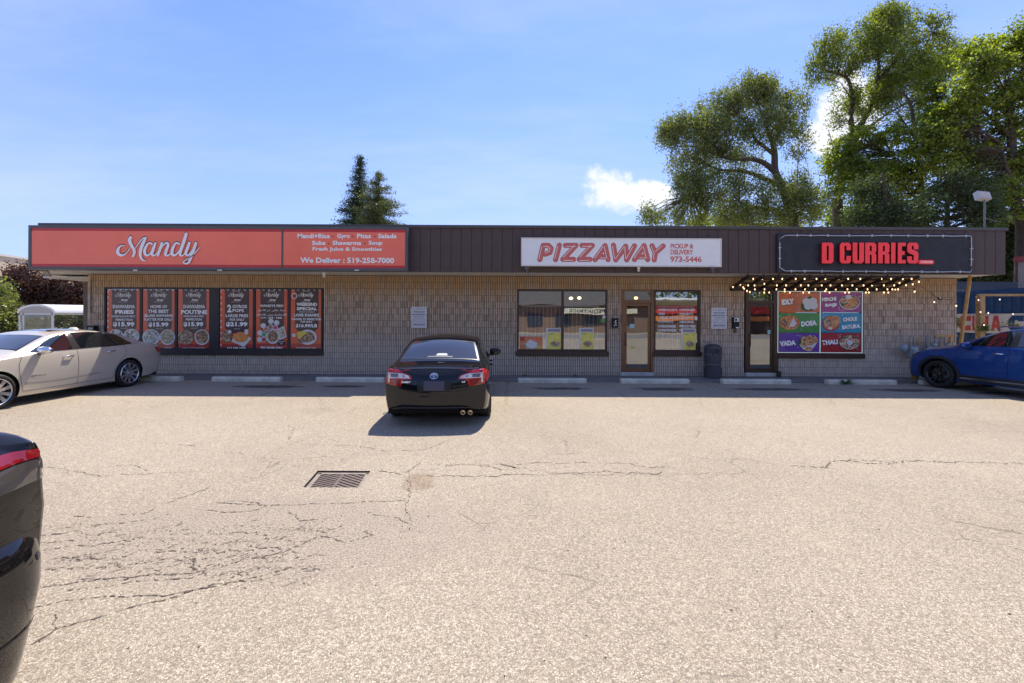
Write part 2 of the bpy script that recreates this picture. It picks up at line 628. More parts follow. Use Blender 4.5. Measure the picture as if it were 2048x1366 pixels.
def ribbon_y(mb, pts, y):
    """pts: (x, z, halfwidth) on the plane y, with round ends"""
    L, R = [], []
    n = len(pts)
    for i, p in enumerate(pts):
        a, b = pts[max(i - 1, 0)], pts[min(i + 1, n - 1)]
        d = np.array([b[0] - a[0], b[1] - a[1]])
        d /= max(1e-9, np.hypot(*d))
        nn = np.array([-d[1], d[0]])
        L.append((p[0] + nn[0] * p[2], p[1] + nn[1] * p[2]))
        R.append((p[0] - nn[0] * p[2], p[1] - nn[1] * p[2]))
    vs = [(q[0], y, q[1]) for q in L] + [(q[0], y, q[1]) for q in R]
    fs = [(i, i + 1, n + i + 1, n + i) for i in range(n - 1)]
    mb.add(vs, fs)
    for i, j in ((0, 1), (n - 1, n - 2)):
        p, q = pts[i], pts[j]
        ang = math.atan2(p[1] - q[1], p[0] - q[0])
        arc = [(p[0] + p[2] * math.cos(ang + t), y, p[1] + p[2] * math.sin(ang + t)) for t in np.linspace(-PI / 2, PI / 2, 7)]
        mb.add(arc, [tuple(range(7))])


# ================================================================== SETTING

GH = [(-2.27, 5.04), (-1.65, 5.04), (-1.59, 4.545), (-2.20, 4.545)]          # opening of the catch basin
OUT = [(-400, 600), (400, 600), (400, -400), (-400, -400)]
mb = MB()
mb.add([(x, y, 0) for x, y in OUT] + [(x, y, 0) for x, y in GH], [(0, 4, 5, 1), (1, 5, 6, 2), (2, 6, 7, 3), (3, 7, 4, 0)])
tag(mb.build('ground', M_ground), kind='structure')

mb = MB()
mb.box(-16.5, 14.3, 12.14, 13.6, -0.1, 0.022)
tag(mb.build('pavement', M_walk), kind='structure')

# faded stall lines
M_line = mat_paintline()
for k, (xa, ya, xb, yb) in enumerate([(-0.12, 12.1, -0.12, 8.9), (2.42, 12.1, 2.62, 9.6), (5.2, 12.1, 5.6, 9.7), (-2.95, 12.1, -2.95, 9.0), (-5.75, 12.1, -5.75, 9.4), (8.3, 12.1, 8.5, 9.6)]):
    mb = MB()
    d = Vector((xb - xa, yb - ya, 0)).normalized()
    n_ = Vector((-d.y, d.x, 0)) * 0.05
    a, b = Vector((xa, ya, 0.004)), Vector((xb, yb, 0.004))
    mb.add([a - n_, a + n_, b + n_, b - n_], [(0, 1, 2, 3)])
    tag(mb.build('parking_line', M_line), kind='structure')

# open cracks in the asphalt, as narrow dark ribbons with ragged edges
M_crack = principled('crack_dark', (0.11, 0.086, 0.07), 0.95, vary=.5, nscale=14)
mb = MB()
crk = random.Random(3)


def crack(path, wd=0.007, jit=0.02, gaps=0.12):
    pts = []
    for i in range(len(path) - 1):
        a, b = path[i], path[i + 1]
        L = math.hypot(b[0] - a[0], b[1] - a[1])
        n = max(2, int(L / 0.018))
        for k in range(n):
            t = k / n
            pts.append((a[0] + (b[0] - a[0]) * t, a[1] + (b[1] - a[1]) * t))
    off = 0
    prev = None
    for i, p in enumerate(pts):
        off = off * 0.90 + crk.gauss(0, jit * .42)
        d = (pts[min(i + 1, len(pts) - 1)][0] - pts[max(i - 1, 0)][0], pts[min(i + 1, len(pts) - 1)][1] - pts[max(i - 1, 0)][1])
        l = math.hypot(*d) or 1
        nx, ny = -d[1] / l, d[0] / l
        ww = wd * .9 * crk.uniform(0.1, 1.0) * (1.6 if crk.random() < .18 else 1)
        q = (p[0] + nx * off, p[1] + ny * off)
        cur = ((q[0] + nx * ww, q[1] + ny * ww, 0.004), (q[0] - nx * ww, q[1] - ny * ww, 0.004))
        if prev and crk.random() > gaps + .05:
            mb.add([prev[0], prev[1], cur[1], cur[0]], [(0, 1, 2, 3)])
        prev = cur


def gp(px, py):
    """ground point seen at (px, py)"""
    x, y = px - HX, py - HY
    s = (y - ROLL * x) / CAM_H
    return ((x + ROLL * y) / s, FPX / s)


CR = [
    ([(430, 1006), (520, 1012), (600, 1010), (700, 1006), (815, 1001)], .006, .010, .08),
    ([(416, 1020), (450, 1026), (510, 1020), (530, 1012), (480, 1003), (445, 1003)], .007, .015, .1),
    ([(240, 1030), (285, 1028), (330, 1008), (420, 975)], .007, .015, .1),
    ([(145, 1032), (185, 1036)], .008, .01, .1), ([(175, 1052), (230, 1046), (300, 1042), (345, 1028)], .006, .02, .2),
    ([(70, 1072), (110, 1068), (145, 1064)], .009, .015, .1), ([(72, 1086), (150, 1080), (240, 1058)], .007, .02, .25),
    ([(90, 1100), (200, 1090), (300, 1072)], .007, .02, .3),
    ([(85, 1175), (180, 1160), (300, 1150), (400, 1140), (480, 1120), (570, 1105), (640, 1070)], .006, .015, .12),
    ([(70, 1215), (130, 1200), (215, 1192), (330, 1192), (430, 1168), (520, 1155), (590, 1135)], .006, .012, .1),
    ([(68, 1290), (120, 1256), (180, 1240), (280, 1208), (400, 1178), (440, 1172)], .007, .012, .1),
    ([(115, 1256), (105, 1228)], .006, .01, .1), ([(130, 1180), (260, 1168), (350, 1160), (420, 1148)], .006, .02, .3),
    ([(140, 1165), (250, 1160), (330, 1140)], .006, .02, .4), ([(60, 930), (130, 940), (200, 952), (330, 945), (390, 945)], .006, .02, .15),
    ([(195, 936), (260, 930), (300, 942)], .006, .015, .3), ([(620, 930), (560, 938), (515, 958), (450, 955)], .004, .015, .3),
    ([(600, 888), (660, 892), (720, 890), (770, 903), (850, 900), (900, 880)], .007, .03, .15),
    ([(580, 1022), (600, 1040), (640, 1040)], .008, .015, .05), ([(735, 1025), (790, 1040), (815, 1050), (820, 1062), (790, 1065)], .006, .02, .2),
    ([(640, 1070), (700, 1084), (750, 1070), (730, 1060)], .007, .015, .15), ([(600, 1060), (670, 1075), (740, 1060)], .005, .02, .3),
    ([(755, 942), (800, 945), (820, 938), (840, 925)], .011, .02, .05), ([(820, 945), (822, 975), (815, 1010), (820, 1045)], .006, .02, .2),
    ([(840, 940), (930, 930), (1000, 930), (1070, 940), (1160, 950), (1350, 948), (1500, 945)], .006, .03, .2),
    ([(850, 950), (1000, 955), (1100, 948), (1250, 947), (1330, 945)], .009, .03, .12),
    ([(860, 930), (930, 930), (1020, 940)], .008, .03, .2), ([(1000, 928), (1030, 938)], .02, .02, .1),
    ([(1030, 929), (1180, 925)], .008, .03, .2), ([(1200, 925), (1290, 933), (1345, 935)], .008, .03, .2),
    ([(1580, 930), (1640, 932), (1700, 926), (1760, 928), (1850, 924), (1960, 926), (2048, 926)], .012, .04, .1),
    ([(1100, 908), (1160, 906)], .008, .03, .3), ([(1680, 921), (1800, 924)], .012, .05, .4),
    ([(300, 815), (340, 808), (345, 808)], .01, .04, .3), ([(230, 800), (265, 805)], .01, .04, .3),
    ([(300, 885), (390, 890), (440, 880), (530, 872)], .006, .03, .3), ([(600, 825), (650, 818), (655, 820), (640, 796)], .01, .04, .3),
    ([(585, 850), (580, 880)], .008, .03, .3), ([(445, 905), (500, 912), (560, 922)], .006, .03, .3),
    ([(340, 1070), (480, 1062), (560, 1075)], .006, .03, .45), ([(100, 1120), (240, 1112), (380, 1100), (520, 1108)], .007, .03, .35),
    ([(90, 1140), (230, 1135), (330, 1122), (460, 1130)], .007, .03, .4), ([(380, 1120), (400, 1140), (420, 1150)], .01, .02, .2),
    ([(500, 1090), (560, 1100), (600, 1118)], .006, .02, .3),
]
for path, wd, jit, gaps in CR:
    crack([gp(*p) for p in path], wd, jit, gaps)
for k in range(170):                         # alligator cracking left of the drain
    x0, y0 = crk.uniform(90, 620), crk.uniform(1050, 1175)
    l = crk.uniform(30, 110)
    crack([gp(x0, y0), gp(x0 + l * .5, y0 - crk.uniform(-2, 12)), gp(x0 + l, y0 - crk.uniform(0, 22))], .0035, .02, .45)
tag(mb.build('pavement_cracks', M_crack), 'dark ragged cracks across the sunlit parking lot', None, None, 'stuff')

# loose pebbles and litter on the lot
mb = MB()
for k in range(120):
    x0, y0 = gp(crk.uniform(60, 2040), 800 + 560 * crk.random() ** 1.3)
    r = crk.uniform(.003, .008)
    n = 6
    vs = [(x0 + r * math.cos(2 * PI * i / n) * crk.uniform(.7, 1.2), y0 + r * math.sin(2 * PI * i / n) * crk.uniform(.7, 1.2), 0.002) for i in range(n)] + [(x0, y0, r * 1.1)]
    mb.add(vs, [(i, (i + 1) % n, n) for i in range(n)])
tag(mb.build('pebbles', principled('pebble', (0.12, 0.10, 0.085), 0.9, vary=0.5, nscale=9)), 'dark loose pebbles scattered over the sunlit lot', None, None, 'stuff')

# catch basin
t_ = thing('storm_drain', 'square rusty iron storm drain grate sunk in the sunlit asphalt', 'storm drain', (-1.93, 4.79, 0))
M_iron = principled('cast_iron', (0.13, 0.098, 0.082), 0.75, metal=0.15, vary=0.35, nscale=30)
M_ironl = principled('worn_iron_rim', (0.24, 0.20, 0.165), 0.8, vary=0.25, nscale=20)


def gmap(a, b, z):
    """(a, b) in 0..1 over the opening: a left to right, b near to far"""
    n0, n1 = Vector((*GH[3], 0)), Vector((*GH[2], 0))
    f0, f1 = Vector((*GH[0], 0)), Vector((*GH[1], 0))
    p = (n0.lerp(n1, a)).lerp(f0.lerp(f1, a), b)
    return (p.x, p.y, z)


mb = MB()
for (a, b, c, d) in (((0, 0), (1, 0), 1, 0), ((1, 0), (1, 1), 1, 0), ((1, 1), (0, 1), 1, 0), ((0, 1), (0, 0), 1, 0)):
    p, q = gmap(*a, 0), gmap(*b, 0)
    mb.add([p, q, (q[0], q[1], -0.6), (p[0], p[1], -0.6)], [(0, 1, 2, 3)])
mb.add([gmap(0, 0, -.6), gmap(1, 0, -.6), gmap(1, 1, -.6), gmap(0, 1, -.6)], [(0, 1, 2, 3)])
mb.build('pit_wall', principled('pit', (0.03, 0.027, 0.024), 0.95), t_)


def gbar(mb, a0, b0, a1, b1, wd, z0, z1):
    p, q = Vector(gmap(a0, b0, 0)), Vector(gmap(a1, b1, 0))
    d = (q - p).normalized()
    n_ = Vector((-d.y, d.x, 0)) * wd / 2
    c = [p - n_, p + n_, q + n_, q - n_]
    mb.add([(k.x, k.y, z1) for k in c] + [(k.x, k.y, z0) for k in c], [(0, 1, 2, 3), (4, 7, 6, 5), (0, 4, 5, 1), (1, 5, 6, 2), (2, 6, 7, 3), (3, 7, 4, 0)])


mb = MB()
for a0, b0, a1, b1 in ((.02, .035, .98, .035), (.965, .06, .965, .94), (.98, .93, .02, .93), (.06, .94, .06, .06)):
    gbar(mb, a0, b0, a1, b1, .045, -.05, -.018)
mb.build('frame', M_ironl, t_)
gbar(mb2 := MB(), .5, .06, .5, .9, .03, -.05, -.02)
mb2.build('rib', M_iron, t_)
for k in range(9):
    b0 = -.14 + k * .135
    for s_ in (0, 1):
        if s_ == 0:
            a0_, bb0, a1_, bb1 = .09, b0 - .10, .5, b0 + .26
        else:
            a0_, bb0, a1_, bb1 = .5, b0 + .26, .93, b0 - .10
        # clip to the frame
        lo, hi = .055, .9
        def clipb(a0, y0, a1, y1):
            pts = [(a0, y0), (a1, y1)]
            for lim, sg in ((lo, 1), (hi, -1)):
                (xa, ya), (xb, yb) = pts
                if (ya - lim) * sg < 0 and (yb - lim) * sg < 0:
                    return None
                if (ya - lim) * sg < 0:
                    t = (lim - ya) / (yb - ya)
                    pts[0] = (xa + (xb - xa) * t, lim)
                elif (yb - lim) * sg < 0:
                    t = (lim - ya) / (yb - ya)
                    pts[1] = (xa + (xb - xa) * t, lim)
            return pts
        c_ = clipb(a0_, bb0, a1_, bb1)
        if c_ and abs(c_[0][0] - c_[1][0]) > .03:
            mb = MB()
            gbar(mb, *c_[0], *c_[1], .033, -.06, -.022)
            mb.build('bar', M_iron, t_)

# ================================================================== THE SHOP BUILDING
YW, YF = 13.44, 12.29
RIB = 0.4 / 7
ZS = 3.12                                    # soffit height
bld = thing('shop_building', 'low brown shop building of ribbed concrete block with a deep dark fascia', 'building', (0, 16, 0))
OPEN = [(-12.73, -5.906, 0.7, 2.7, 'w'), (0.156, 2.98, 0.7, 2.7, 'w'), (3.42, 4.42, -1, 2.7, 'd'), (4.42, 5.875, 0.7, 2.7, 'w'),
        (7.28, 8.29, -1, 2.7, 'd'), (8.29, 10.97, 0.7, 2.7, 'w')]
X0 = -13.2
NR = int(round((13.86 - X0) / RIB))


def rib_open(i, z):
    xc = X0 + (i + .5) * RIB
    return any(a < xc < b and c <= z < d for a, b, c, d, _ in OPEN)


_bm = {}


def block_mesh(n, h, var, half=0):
    """n ribs of split-face block, front towards -Y, origin at its lower left back"""
    key = (n, h, var)
    if key in _bm:
        return _bm[key]
    r = random.Random(n * 100 + var * 7 + int(h * 10))
    g = .004
    prof = [(g, 0.0)]
    for i in range(n):
        a = i * RIB
        prof += [(a + .012, 0.0), (a + .016, -.042), (a + RIB - .013, -.042), (a + RIB - .009, 0.0)]
    prof += [(n * RIB - g, 0.0)]
    vs = []
    for z in (g, h - g):
        for (x, y) in prof:
            vs.append((x + r.uniform(-.002, .002), y + (r.uniform(-.009, .007) if y < 0 else 0), z))
    m = len(prof)
    fs = [(i, i + 1, m + i + 1, m + i) for i in range(m - 1)]
    b = len(vs)
    vs += [(g, .02, g), (n * RIB - g, .02, g), (n * RIB - g, .02, h - g), (g, .02, h - g)]
    fs += [(0, m, b + 3, b), (m - 1, b + 1, b + 2, 2 * m - 1)]
    fs += [(m, m + 4 * n + 1, b + 2, b + 3)]
    me = bpy.data.meshes.new('block')
    me.from_pydata(vs, [], fs)
    me.materials.append(M_block)
    _bm[key] = me
    return me


blocks = []
zc, k = -0.1, 0
while zc < 3.09:
    h = 0.2
    off = 0 if k % 2 == 0 else 3
    i = 0
    while i < NR:
        if rib_open(i, zc + .1):
            i += 1
            continue
        j = i
        while j < NR and not rib_open(j, zc + .1) and (j == i or (j + off) % 7 != 0):
            j += 1
        blocks.append((X0 + i * RIB, zc, j - i, h))
        i = j
    zc += 0.2
    k += 1
# the 300 that show largest are parts, the rest one joined part
full = sorted(blocks, key=lambda b: (-b[2], abs(b[0] - 1.5)))
vis = [b for b in full if b[1] > 0 and not (b[0] < -9.3 and b[1] < 1.2) and not (-4 < b[0] < -.8 and b[1] < 1.3)]
single = vis[:300]
sset = set(single)
for (x, z, n, h) in single:
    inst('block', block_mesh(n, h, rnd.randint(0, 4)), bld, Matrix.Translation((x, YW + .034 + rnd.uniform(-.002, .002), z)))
mb = MB()
for b in blocks:
    if b in sset:
        continue
    me = block_mesh(b[2], b[3], rnd.randint(0, 4))
    dy = YW + .034 + rnd.uniform(-.002, .002)
    mb.add([(q.co.x + b[0], q.co.y + dy, q.co.z + b[1]) for q in me.vertices], [tuple(p.vertices) for p in me.polygons])
# chamfered corner on the left, at 45 degrees
for kk in range(16):
    for ci in range(5):
        me = block_mesh(7, .2, (kk + ci) % 5)
        a = -PI / 4 + PI
        for_m = Matrix.Translation((X0 - .0, YW + .024, -0.1 + .2 * kk)) @ Matrix.Rotation(-PI / 4, 4, 'Z') @ Matrix.Translation((-(ci + 1) * .4, 0, 0))
        mb.add([(for_m @ q.co)[:] for q in me.vertices], [tuple(p.vertices) for p in me.polygons])
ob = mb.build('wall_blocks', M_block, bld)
ob['kind'] = 'stuff'

# mortar plane and inner wall behind the blocks (cut round the openings)
mb = MB()
xs = sorted({X0, 13.86} | {a for o in OPEN for a in (o[0], o[1])})
for a, b in zip(xs[:-1], xs[1:]):
    xm = (a + b) / 2
    o = next((o for o in OPEN if o[0] < xm < o[1]), None)
    spans = [(-.1, ZS)] if not o else ([(2.7, ZS)] if o[2] < 0 else [(-.1, o[2]), (2.7, ZS)])
    for z0, z1 in spans:
        mb.box(a, b, YW + .030, YW + .20, z0, z1)
mb.box(13.80, 13.90, YW + .0, 31.0, -.1, ZS)
d45 = Matrix.Translation((X0, YW + .04, 0)) @ Matrix.Rotation(-PI / 4, 4, 'Z')
mb.box(-2.5, 0, .0, .15, -.1, ZS, mat=d45)
mb.box(-15.2, -15.0, 15.24, 31.0, -.1, ZS)
mb.box(-15.2, 13.9, 30.8, 31.0, -.1, ZS)
mb.build('wall', M_mortar, bld)

# window and door units -----------------------------------------------------
def frame_rect(mb, x0, x1, z0, z1, y0, y1, t, tb=None):
    tb = t if tb is None else tb
    mb.box(x0, x0 + t, y0, y1, z0, z1)
    mb.box(x1 - t, x1, y0, y1, z0, z1)
    mb.box(x0 + t, x1 - t, y0, y1, z1 - t, z1)
    mb.box(x0 + t, x1 - t, y0, y1, z0, z0 + tb)


def window(x0, x1, z0, z1, mull, fm, sill_h, t=.06, yf=YW - .03, name='window', glass=True):
    """a frame with its mullions, panes and sill as sub-parts"""
    mb = MB()
    frame_rect(mb, x0, x1, z0, z1, yf, yf + .10, t)
    wf = mb.build(name, fm, bld)
    edges = [x0 + t] + [q for m in mull for q in (m[0], m[1])] + [x1 - t]
    for m in mull:
        mb = MB()
        mb.box(m[0], m[1], yf + .002, yf + .098, z0 + t, z1 - t)
        mb.build('mullion', fm, wf)
    if glass:
        for a, b in zip(edges[::2], edges[1::2]):
            mb = MB()
            mb.add([(a, yf + .05, z0 + t), (b, yf + .05, z0 + t), (b, yf + .05, z1 - t), (a, yf + .05, z1 - t)], [(0, 1, 2, 3)])
            mb.build('pane', M_glass, wf)
    if sill_h:
        mb = MB()
        mb.bbox(x0 - .03, x1 + .03, YW - .07, YW + .02, z0 - sill_h, z0 - .002, .008)
        mb.build('sill', fm, wf)
    return wf


zt = 2.70
window(-12.73, -5.906, .77, zt, [(-11.62, -11.54), (-10.53, -10.45), (-9.45, -9.14), (-8.09, -8.02), (-7.01, -6.93)], M_darkframe, .17, t=.05)
window(.156, 2.98, .77, zt, [(1.545, 1.615)], M_brownframe, .15)
window(4.42, 5.875, .77, zt, [], M_brownframe, .14)
window(8.32, 10.97, .73, zt, [(9.60, 9.68)], M_dkbronze, .14)


def shop_door(x0, x1, fm, wide_right=0.0):
    t = .085
    yf = YW - .045
    x1i = x1 - wide_right
    mb = MB()
    mb.box(x0, x0 + t, yf, yf + .14, .10, zt)
    mb.box(x1i - t, x1, yf, yf + .14, .10, zt)
    mb.box(x0 + t, x1i - t, yf, yf + .14, zt - .05, zt)
    mb.box(x0 + t, x1i - t, yf, yf + .14, 2.28, 2.38)
    fr = mb.build('door_frame', fm, bld)
    mb = MB()
    mb.add([(x0 + t, yf + .06, 2.38), (x1i - t, yf + .06, 2.38), (x1i - t, yf + .06, zt - .05), (x0 + t, yf + .06, zt - .05)], [(0, 1, 2, 3)])
    mb.build('transom_pane', M_dglass, fr)
    mb = MB()
    frame_rect(mb, x0 + t + .006, x1i - t - .006, .15, 2.272, yf + .03, yf + .075, .075, .12)
    dr = mb.build('door', fm, bld)
    a, b = x0 + t + .081, x1i - t - .081
    mb = MB()
    mb.add([(a, yf + .05, .27), (b, yf + .05, .27), (b, yf + .05, 2.197), (a, yf + .05, 2.197)], [(0, 1, 2, 3)])
    mb.build('pane', M_dglass, dr)
    mb = MB()
    mb.tube([(a - .035, yf - .03, .95), (a - .035, yf - .035, 1.35)], .016)
    mb.tube([(a - .035, yf + .03, .98), (a - .035, yf - .035, .98)], .01)
    mb.tube([(a - .035, yf + .03, 1.32), (a - .035, yf - .035, 1.32)], .01)
    mb.build('handle', fm, dr, smooth=True)
    mb = MB()
    mb.bbox(x0 - .02, x1 + .02, YW - .10, YW + .1, .02, .13, .01)
    mb.build('doorstep', M_conc, bld)
    return dr


shop_door(3.42, 4.415, M_bronze)
shop_door(7.28, 8.30, M_dkbronze, .06)

# interior seen through the glass ------------------------------------------------
M_int = principled('interior_wall', (0.30, 0.27, 0.23), 0.85, vary=0.1)
M_floor = principled('interior_floor', (0.20, 0.17, 0.14), 0.5, vary=0.15)
mb = MB()
mb.box(-14.9, 13.7, 13.62, 30.7, -.05, .02)
mb.build('interior_floor', M_floor, bld)
mb = MB()
mb.box(-5.6, 13.7, 18.0, 18.1, .02, 3.0)
for x in (-5.6, 6.4, 13.6):
    mb.box(x, x + .1, 13.65, 18.0, .02, 3.0)
mb.build('partition_wall', M_int, bld)
mb = MB()
mb.box(-14.9, 13.7, 13.65, 18, 3.0, 3.05)
mb.build('ceiling', principled('ceiling_white', (0.6, 0.6, 0.58), 0.8), bld)
mb = MB()
mb.bbox(.2, 5.9, 15.6, 16.2, .02, 1.08, .02)
mb.build('counter', principled('counter', (0.25, 0.12, 0.07), 0.5, vary=0.1), bld)
mb = MB()
mb.add([(.2, 17.9, 1.9), (5.9, 17.9, 1.9), (5.9, 17.9, 2.6), (.2, 17.9, 2.6)], [(0, 1, 2, 3)])
mb.build('menu_board', principled('menu', (0.35, 0.07, 0.05), 0.5, vary=0.4, nscale=3), bld)

M_slat = principled('blind_slat', (0.62, 0.60, 0.56), .6)
for xa_, xb_, n_, lab in ((.35, 1.5, 10, 'row of thin vertical blind strips behind the left pane of the pizza window'), (1.65, 2.7, 9, 'row of thin vertical blind strips behind the right pane of the pizza window'), (4.6, 5.7, 8, 'row of thin vertical blind strips behind the menu window')):
    t_ = thing('vertical_blind', lab, 'blind', (xa_, 13.6, 2.4))
    mb = MB()
    mb.box(xa_ - .05, xb_ + .05, 13.56, 13.60, 2.16, 2.20)
    mb.build('rail', M_slat, t_)
    for k in range(n_):
        mb = MB()
        mb.box(xa_ + (xb_ - xa_) * k / (n_ - 1) - .006, xa_ + (xb_ - xa_) * k / (n_ - 1) + .006, 13.56, 13.60, .85, 2.16)
        mb.build('slat', M_slat, t_)
for (xl_, yl_, zl_), lab in (((2.0, 14.6, 2.48), 'lit round lamp seen in the pizza window, left of its pair'), ((2.28, 14.6, 2.49), 'lit round lamp seen in the pizza window, right of its pair'), ((4.15, 14.4, 2.49), 'lit ceiling lamp glowing behind the pizza door transom'),
                              ((3.75, 15.4, 2.02), 'lit lamp glowing behind the pizza door glass, left one'), ((4.05, 15.4, 2.0), 'lit lamp glowing behind the pizza door glass, right one')):
    t_ = thing('ceiling_lamp', lab, 'lamp', (xl_, yl_, zl_), 'lit lamps inside the pizza shop')
    mb = MB()
    mb.lathe([(0, -.05), (.045, -.04), (.07, 0), (.045, .04), (0, .05)], 16, (xl_, yl_, zl_))
    mb.build('globe', principled('warm_lamp', (1, .8, .5), .4, emit=(1.0, .66, .32), es=3.0), t_, smooth=True)
    mb = MB()
    mb.tube([(xl_, yl_, zl_ + .05), (xl_, yl_, 3.0)], .01, 6)
    mb.build('cord', M_black, t_)

# fascia panels, coping, soffit, roof ------------------------------------------------
XL, XR = -13.50, 14.10
ZF0, ZF1 = 3.105, 4.36
npan = 94
pw = (XR - XL) / npan
mbp = MB()
mbp.box(.006, pw - .006, -.022, 0, 0, ZF1 - ZF0)
pm = mbp.mesh('fascia_panel', M_panel)
for k in range(npan):
    inst('fascia_panel', pm, bld, Matrix.Translation((XL + k * pw, YF + .022 + rnd.uniform(0, .003), ZF0)))
mb = MB()
mb.box(XL, XR, YF + .026, YF + .12, ZF0 + .005, ZF1)
mb.box(XR - .10, XR - .002, YF + .12, 31.2, ZF0 + .005, ZF1)
c45 = Matrix.Translation((XL, YF + .02, 0)) @ Matrix.Rotation(-PI / 4, 4, 'Z')
mb.box(-2.76, 0, .0, .1, ZF0, ZF1, mat=c45)
mb.box(-15.55, -15.44, 14.3, 31.2, ZF0, ZF1)
mb.build('fascia_backing', M_panel, bld)
mb = MB()
mb.box(XL - .02, XR + .03, YF - .04, YF + .10, ZF1 + .002, ZF1 + .085)
mb.box(XR - .10, XR + .03, YF + .10, 31.2, ZF1 + .002, ZF1 + .085)
mb.box(-2.8, 0, -.04, .1, ZF1 + .002, ZF1 + .085, mat=c45)
mb.build('coping', M_coping, bld)
mb = MB()
P_ = [(XL + .1, YF + .1), (XR - .12, YF + .1), (XR - .12, 31), (-15.4, 31), (-15.4, 14.25)]
mb.add([(x, y, ZF1 - .05) for x, y in P_], [(0, 1, 2, 3, 4)])
mb.build('roof', M_roof, bld)
# soffit: narrow boards running front to back
mb = MB()
x = -13.4
bw = .10
while x < 14.0:
    mb.box(x, x + bw - .008, YF + .14, YW + .04 if x > -13.2 else YW + .6, ZS, ZS + .02)
    x += bw
ob = mb.build('soffit_boards', M_soffit, bld)
ob['kind'] = 'stuff'
mb = MB()
mb.add([(-13.4, YF + .1, ZS - .004), (-15.45, 14.25, ZS - .004), (-15.45, 16.5, ZS - .004), (-15.0, 16.0, ZS - .004), (-13.1, YW + .12, ZS - .004)], [(0, 1, 2, 3, 4)])
mb.add([(13.90, YF + .13, ZS - .002), (14.0, YF + .13, ZS - .002), (14.0, 31, ZS - .002), (13.90, 31, ZS - .002)], [(0, 1, 2, 3)])
mb.box(-13.4, 14.0, YF + .12, YF + .14, ZS - .012, ZS + .03)
mb.build('soffit_panel', M_soffit, bld)
# dark grey edge strip of the canopy at the chamfered corner
mb = MB()
mb.box(-2.76, 0, .0, .12, ZS - .03, ZS - .006, mat=c45)
mb.build('canopy_edge', M_steelgrey, bld)
# conduit at the left corner and house number plate
mb = MB()
mb.tube([(-13.16, YW - .04, 3.05), (-13.16, YW - .04, 1.9)], .02)
mb.tube([(-13.16, YW - .04, 1.9), (-13.16, YW - .04, .4)], .012)
mb.bbox(-13.2, -13.12, YW - .08, YW - .02, 2.30, 2.40, .01)
mb.build('conduit', M_conc, bld)

# ================================================================== SIGNS
def TX(name, txt, px0, py0, px1, py1, Y, mat, parent, **k):
    a, b = U(px0, py1, Y), U(px1, py0, Y)
    return text(name, txt, a[0], b[0], a[1], b[1], Y, mat, parent, **k)


def ribbon_script(px, scale, ox, oz, y, dy=0.0008):
    """brush lettering of the word on the long red sign; px in the letter grid, returns a mesh builder"""
    strokes = [
        [(322, 262, 5), (275, 268, 10), (240, 305, 19), (235, 355, 22), (275, 388, 17), (335, 368, 8), (385, 300, 6), (405, 262, 6)],
        [(397, 160, 21), (384, 195, 24), (402, 245, 21), (432, 300, 19), (446, 350, 20), (430, 398, 16)],
        [(445, 320, 5), (495, 240, 7), (550, 175, 9), (590, 160, 12)],
        [(592, 162, 14), (560, 225, 22), (532, 300, 23), (522, 380, 20), (545, 438, 14), (588, 458, 7)],
        [(672, 240, 12), (640, 228, 12), (604, 260, 15), (578, 325, 20), (590, 378, 17), (630, 382, 12), (672, 325, 8), (705, 250, 9)],
        [(716, 232, 16), (690, 300, 20), (672, 370, 19), (702, 388, 11), (745, 345, 7), (775, 290, 7)],
        [(800, 226, 15), (778, 300, 20), (748, 386, 17)],
        [(768, 340, 7), (812, 262, 9), (858, 226, 13), (880, 252, 18), (856, 325, 20), (848, 378, 17), (884, 386, 11), (925, 340, 7), (945, 300, 6)],
        [(1022, 240, 12), (980, 228, 13), (938, 300, 20), (932, 372, 20), (975, 380, 13), (1025, 320, 9), (1050, 260, 9)],
        [(1110, 112, 20), (1078, 215, 22), (1040, 325, 22), (1032, 378, 17), (1066, 388, 10), (1105, 340, 7), (1125, 290, 6)],
        [(1152, 226, 17), (1125, 300, 20), (1106, 360, 19), (1134, 384, 12), (1182, 330, 9), (1222, 260, 9)],
        [(1236, 226, 17), (1204, 320, 21), (1170, 410, 22), (1146, 474, 15), (1106, 492, 11), (1078, 474, 9), (1102, 446, 7), (1180, 396, 6), (1250, 322, 6), (1288, 276, 4)],
    ]
    mb = MB()
    for i, st in enumerate(strokes):
        pts = catmull([(ox + (x - 215) * scale, oz - (y_ - 95) * scale, w_ * scale * .92) for x, y_, w_ in st], 6)
        ribbon_y(mb, pts, y - i * dy)
    return mb


M_salmon = principled('faded_red_face', (0.97, 0.185, 0.105), 0.45, vary=0.08, nscale=0.8, coat=.15)
M_redband = principled('deep_red_band', (0.53, 0.02, 0.025), 0.45, vary=0.12, nscale=1.2, coat=.15)
M_letterw = principled('white_letter', (0.88, 0.87, 0.88), 0.5, vary=.04)
M_letterw2 = principled('bright_white_letter', (0.92, 0.90, 0.88), 0.5)
M_dkred = principled('dark_red', (0.30, 0.02, 0.02), 0.5)
M_shadowprint = principled('dark_letter_edge', (0.055, 0.02, 0.02), 0.5)

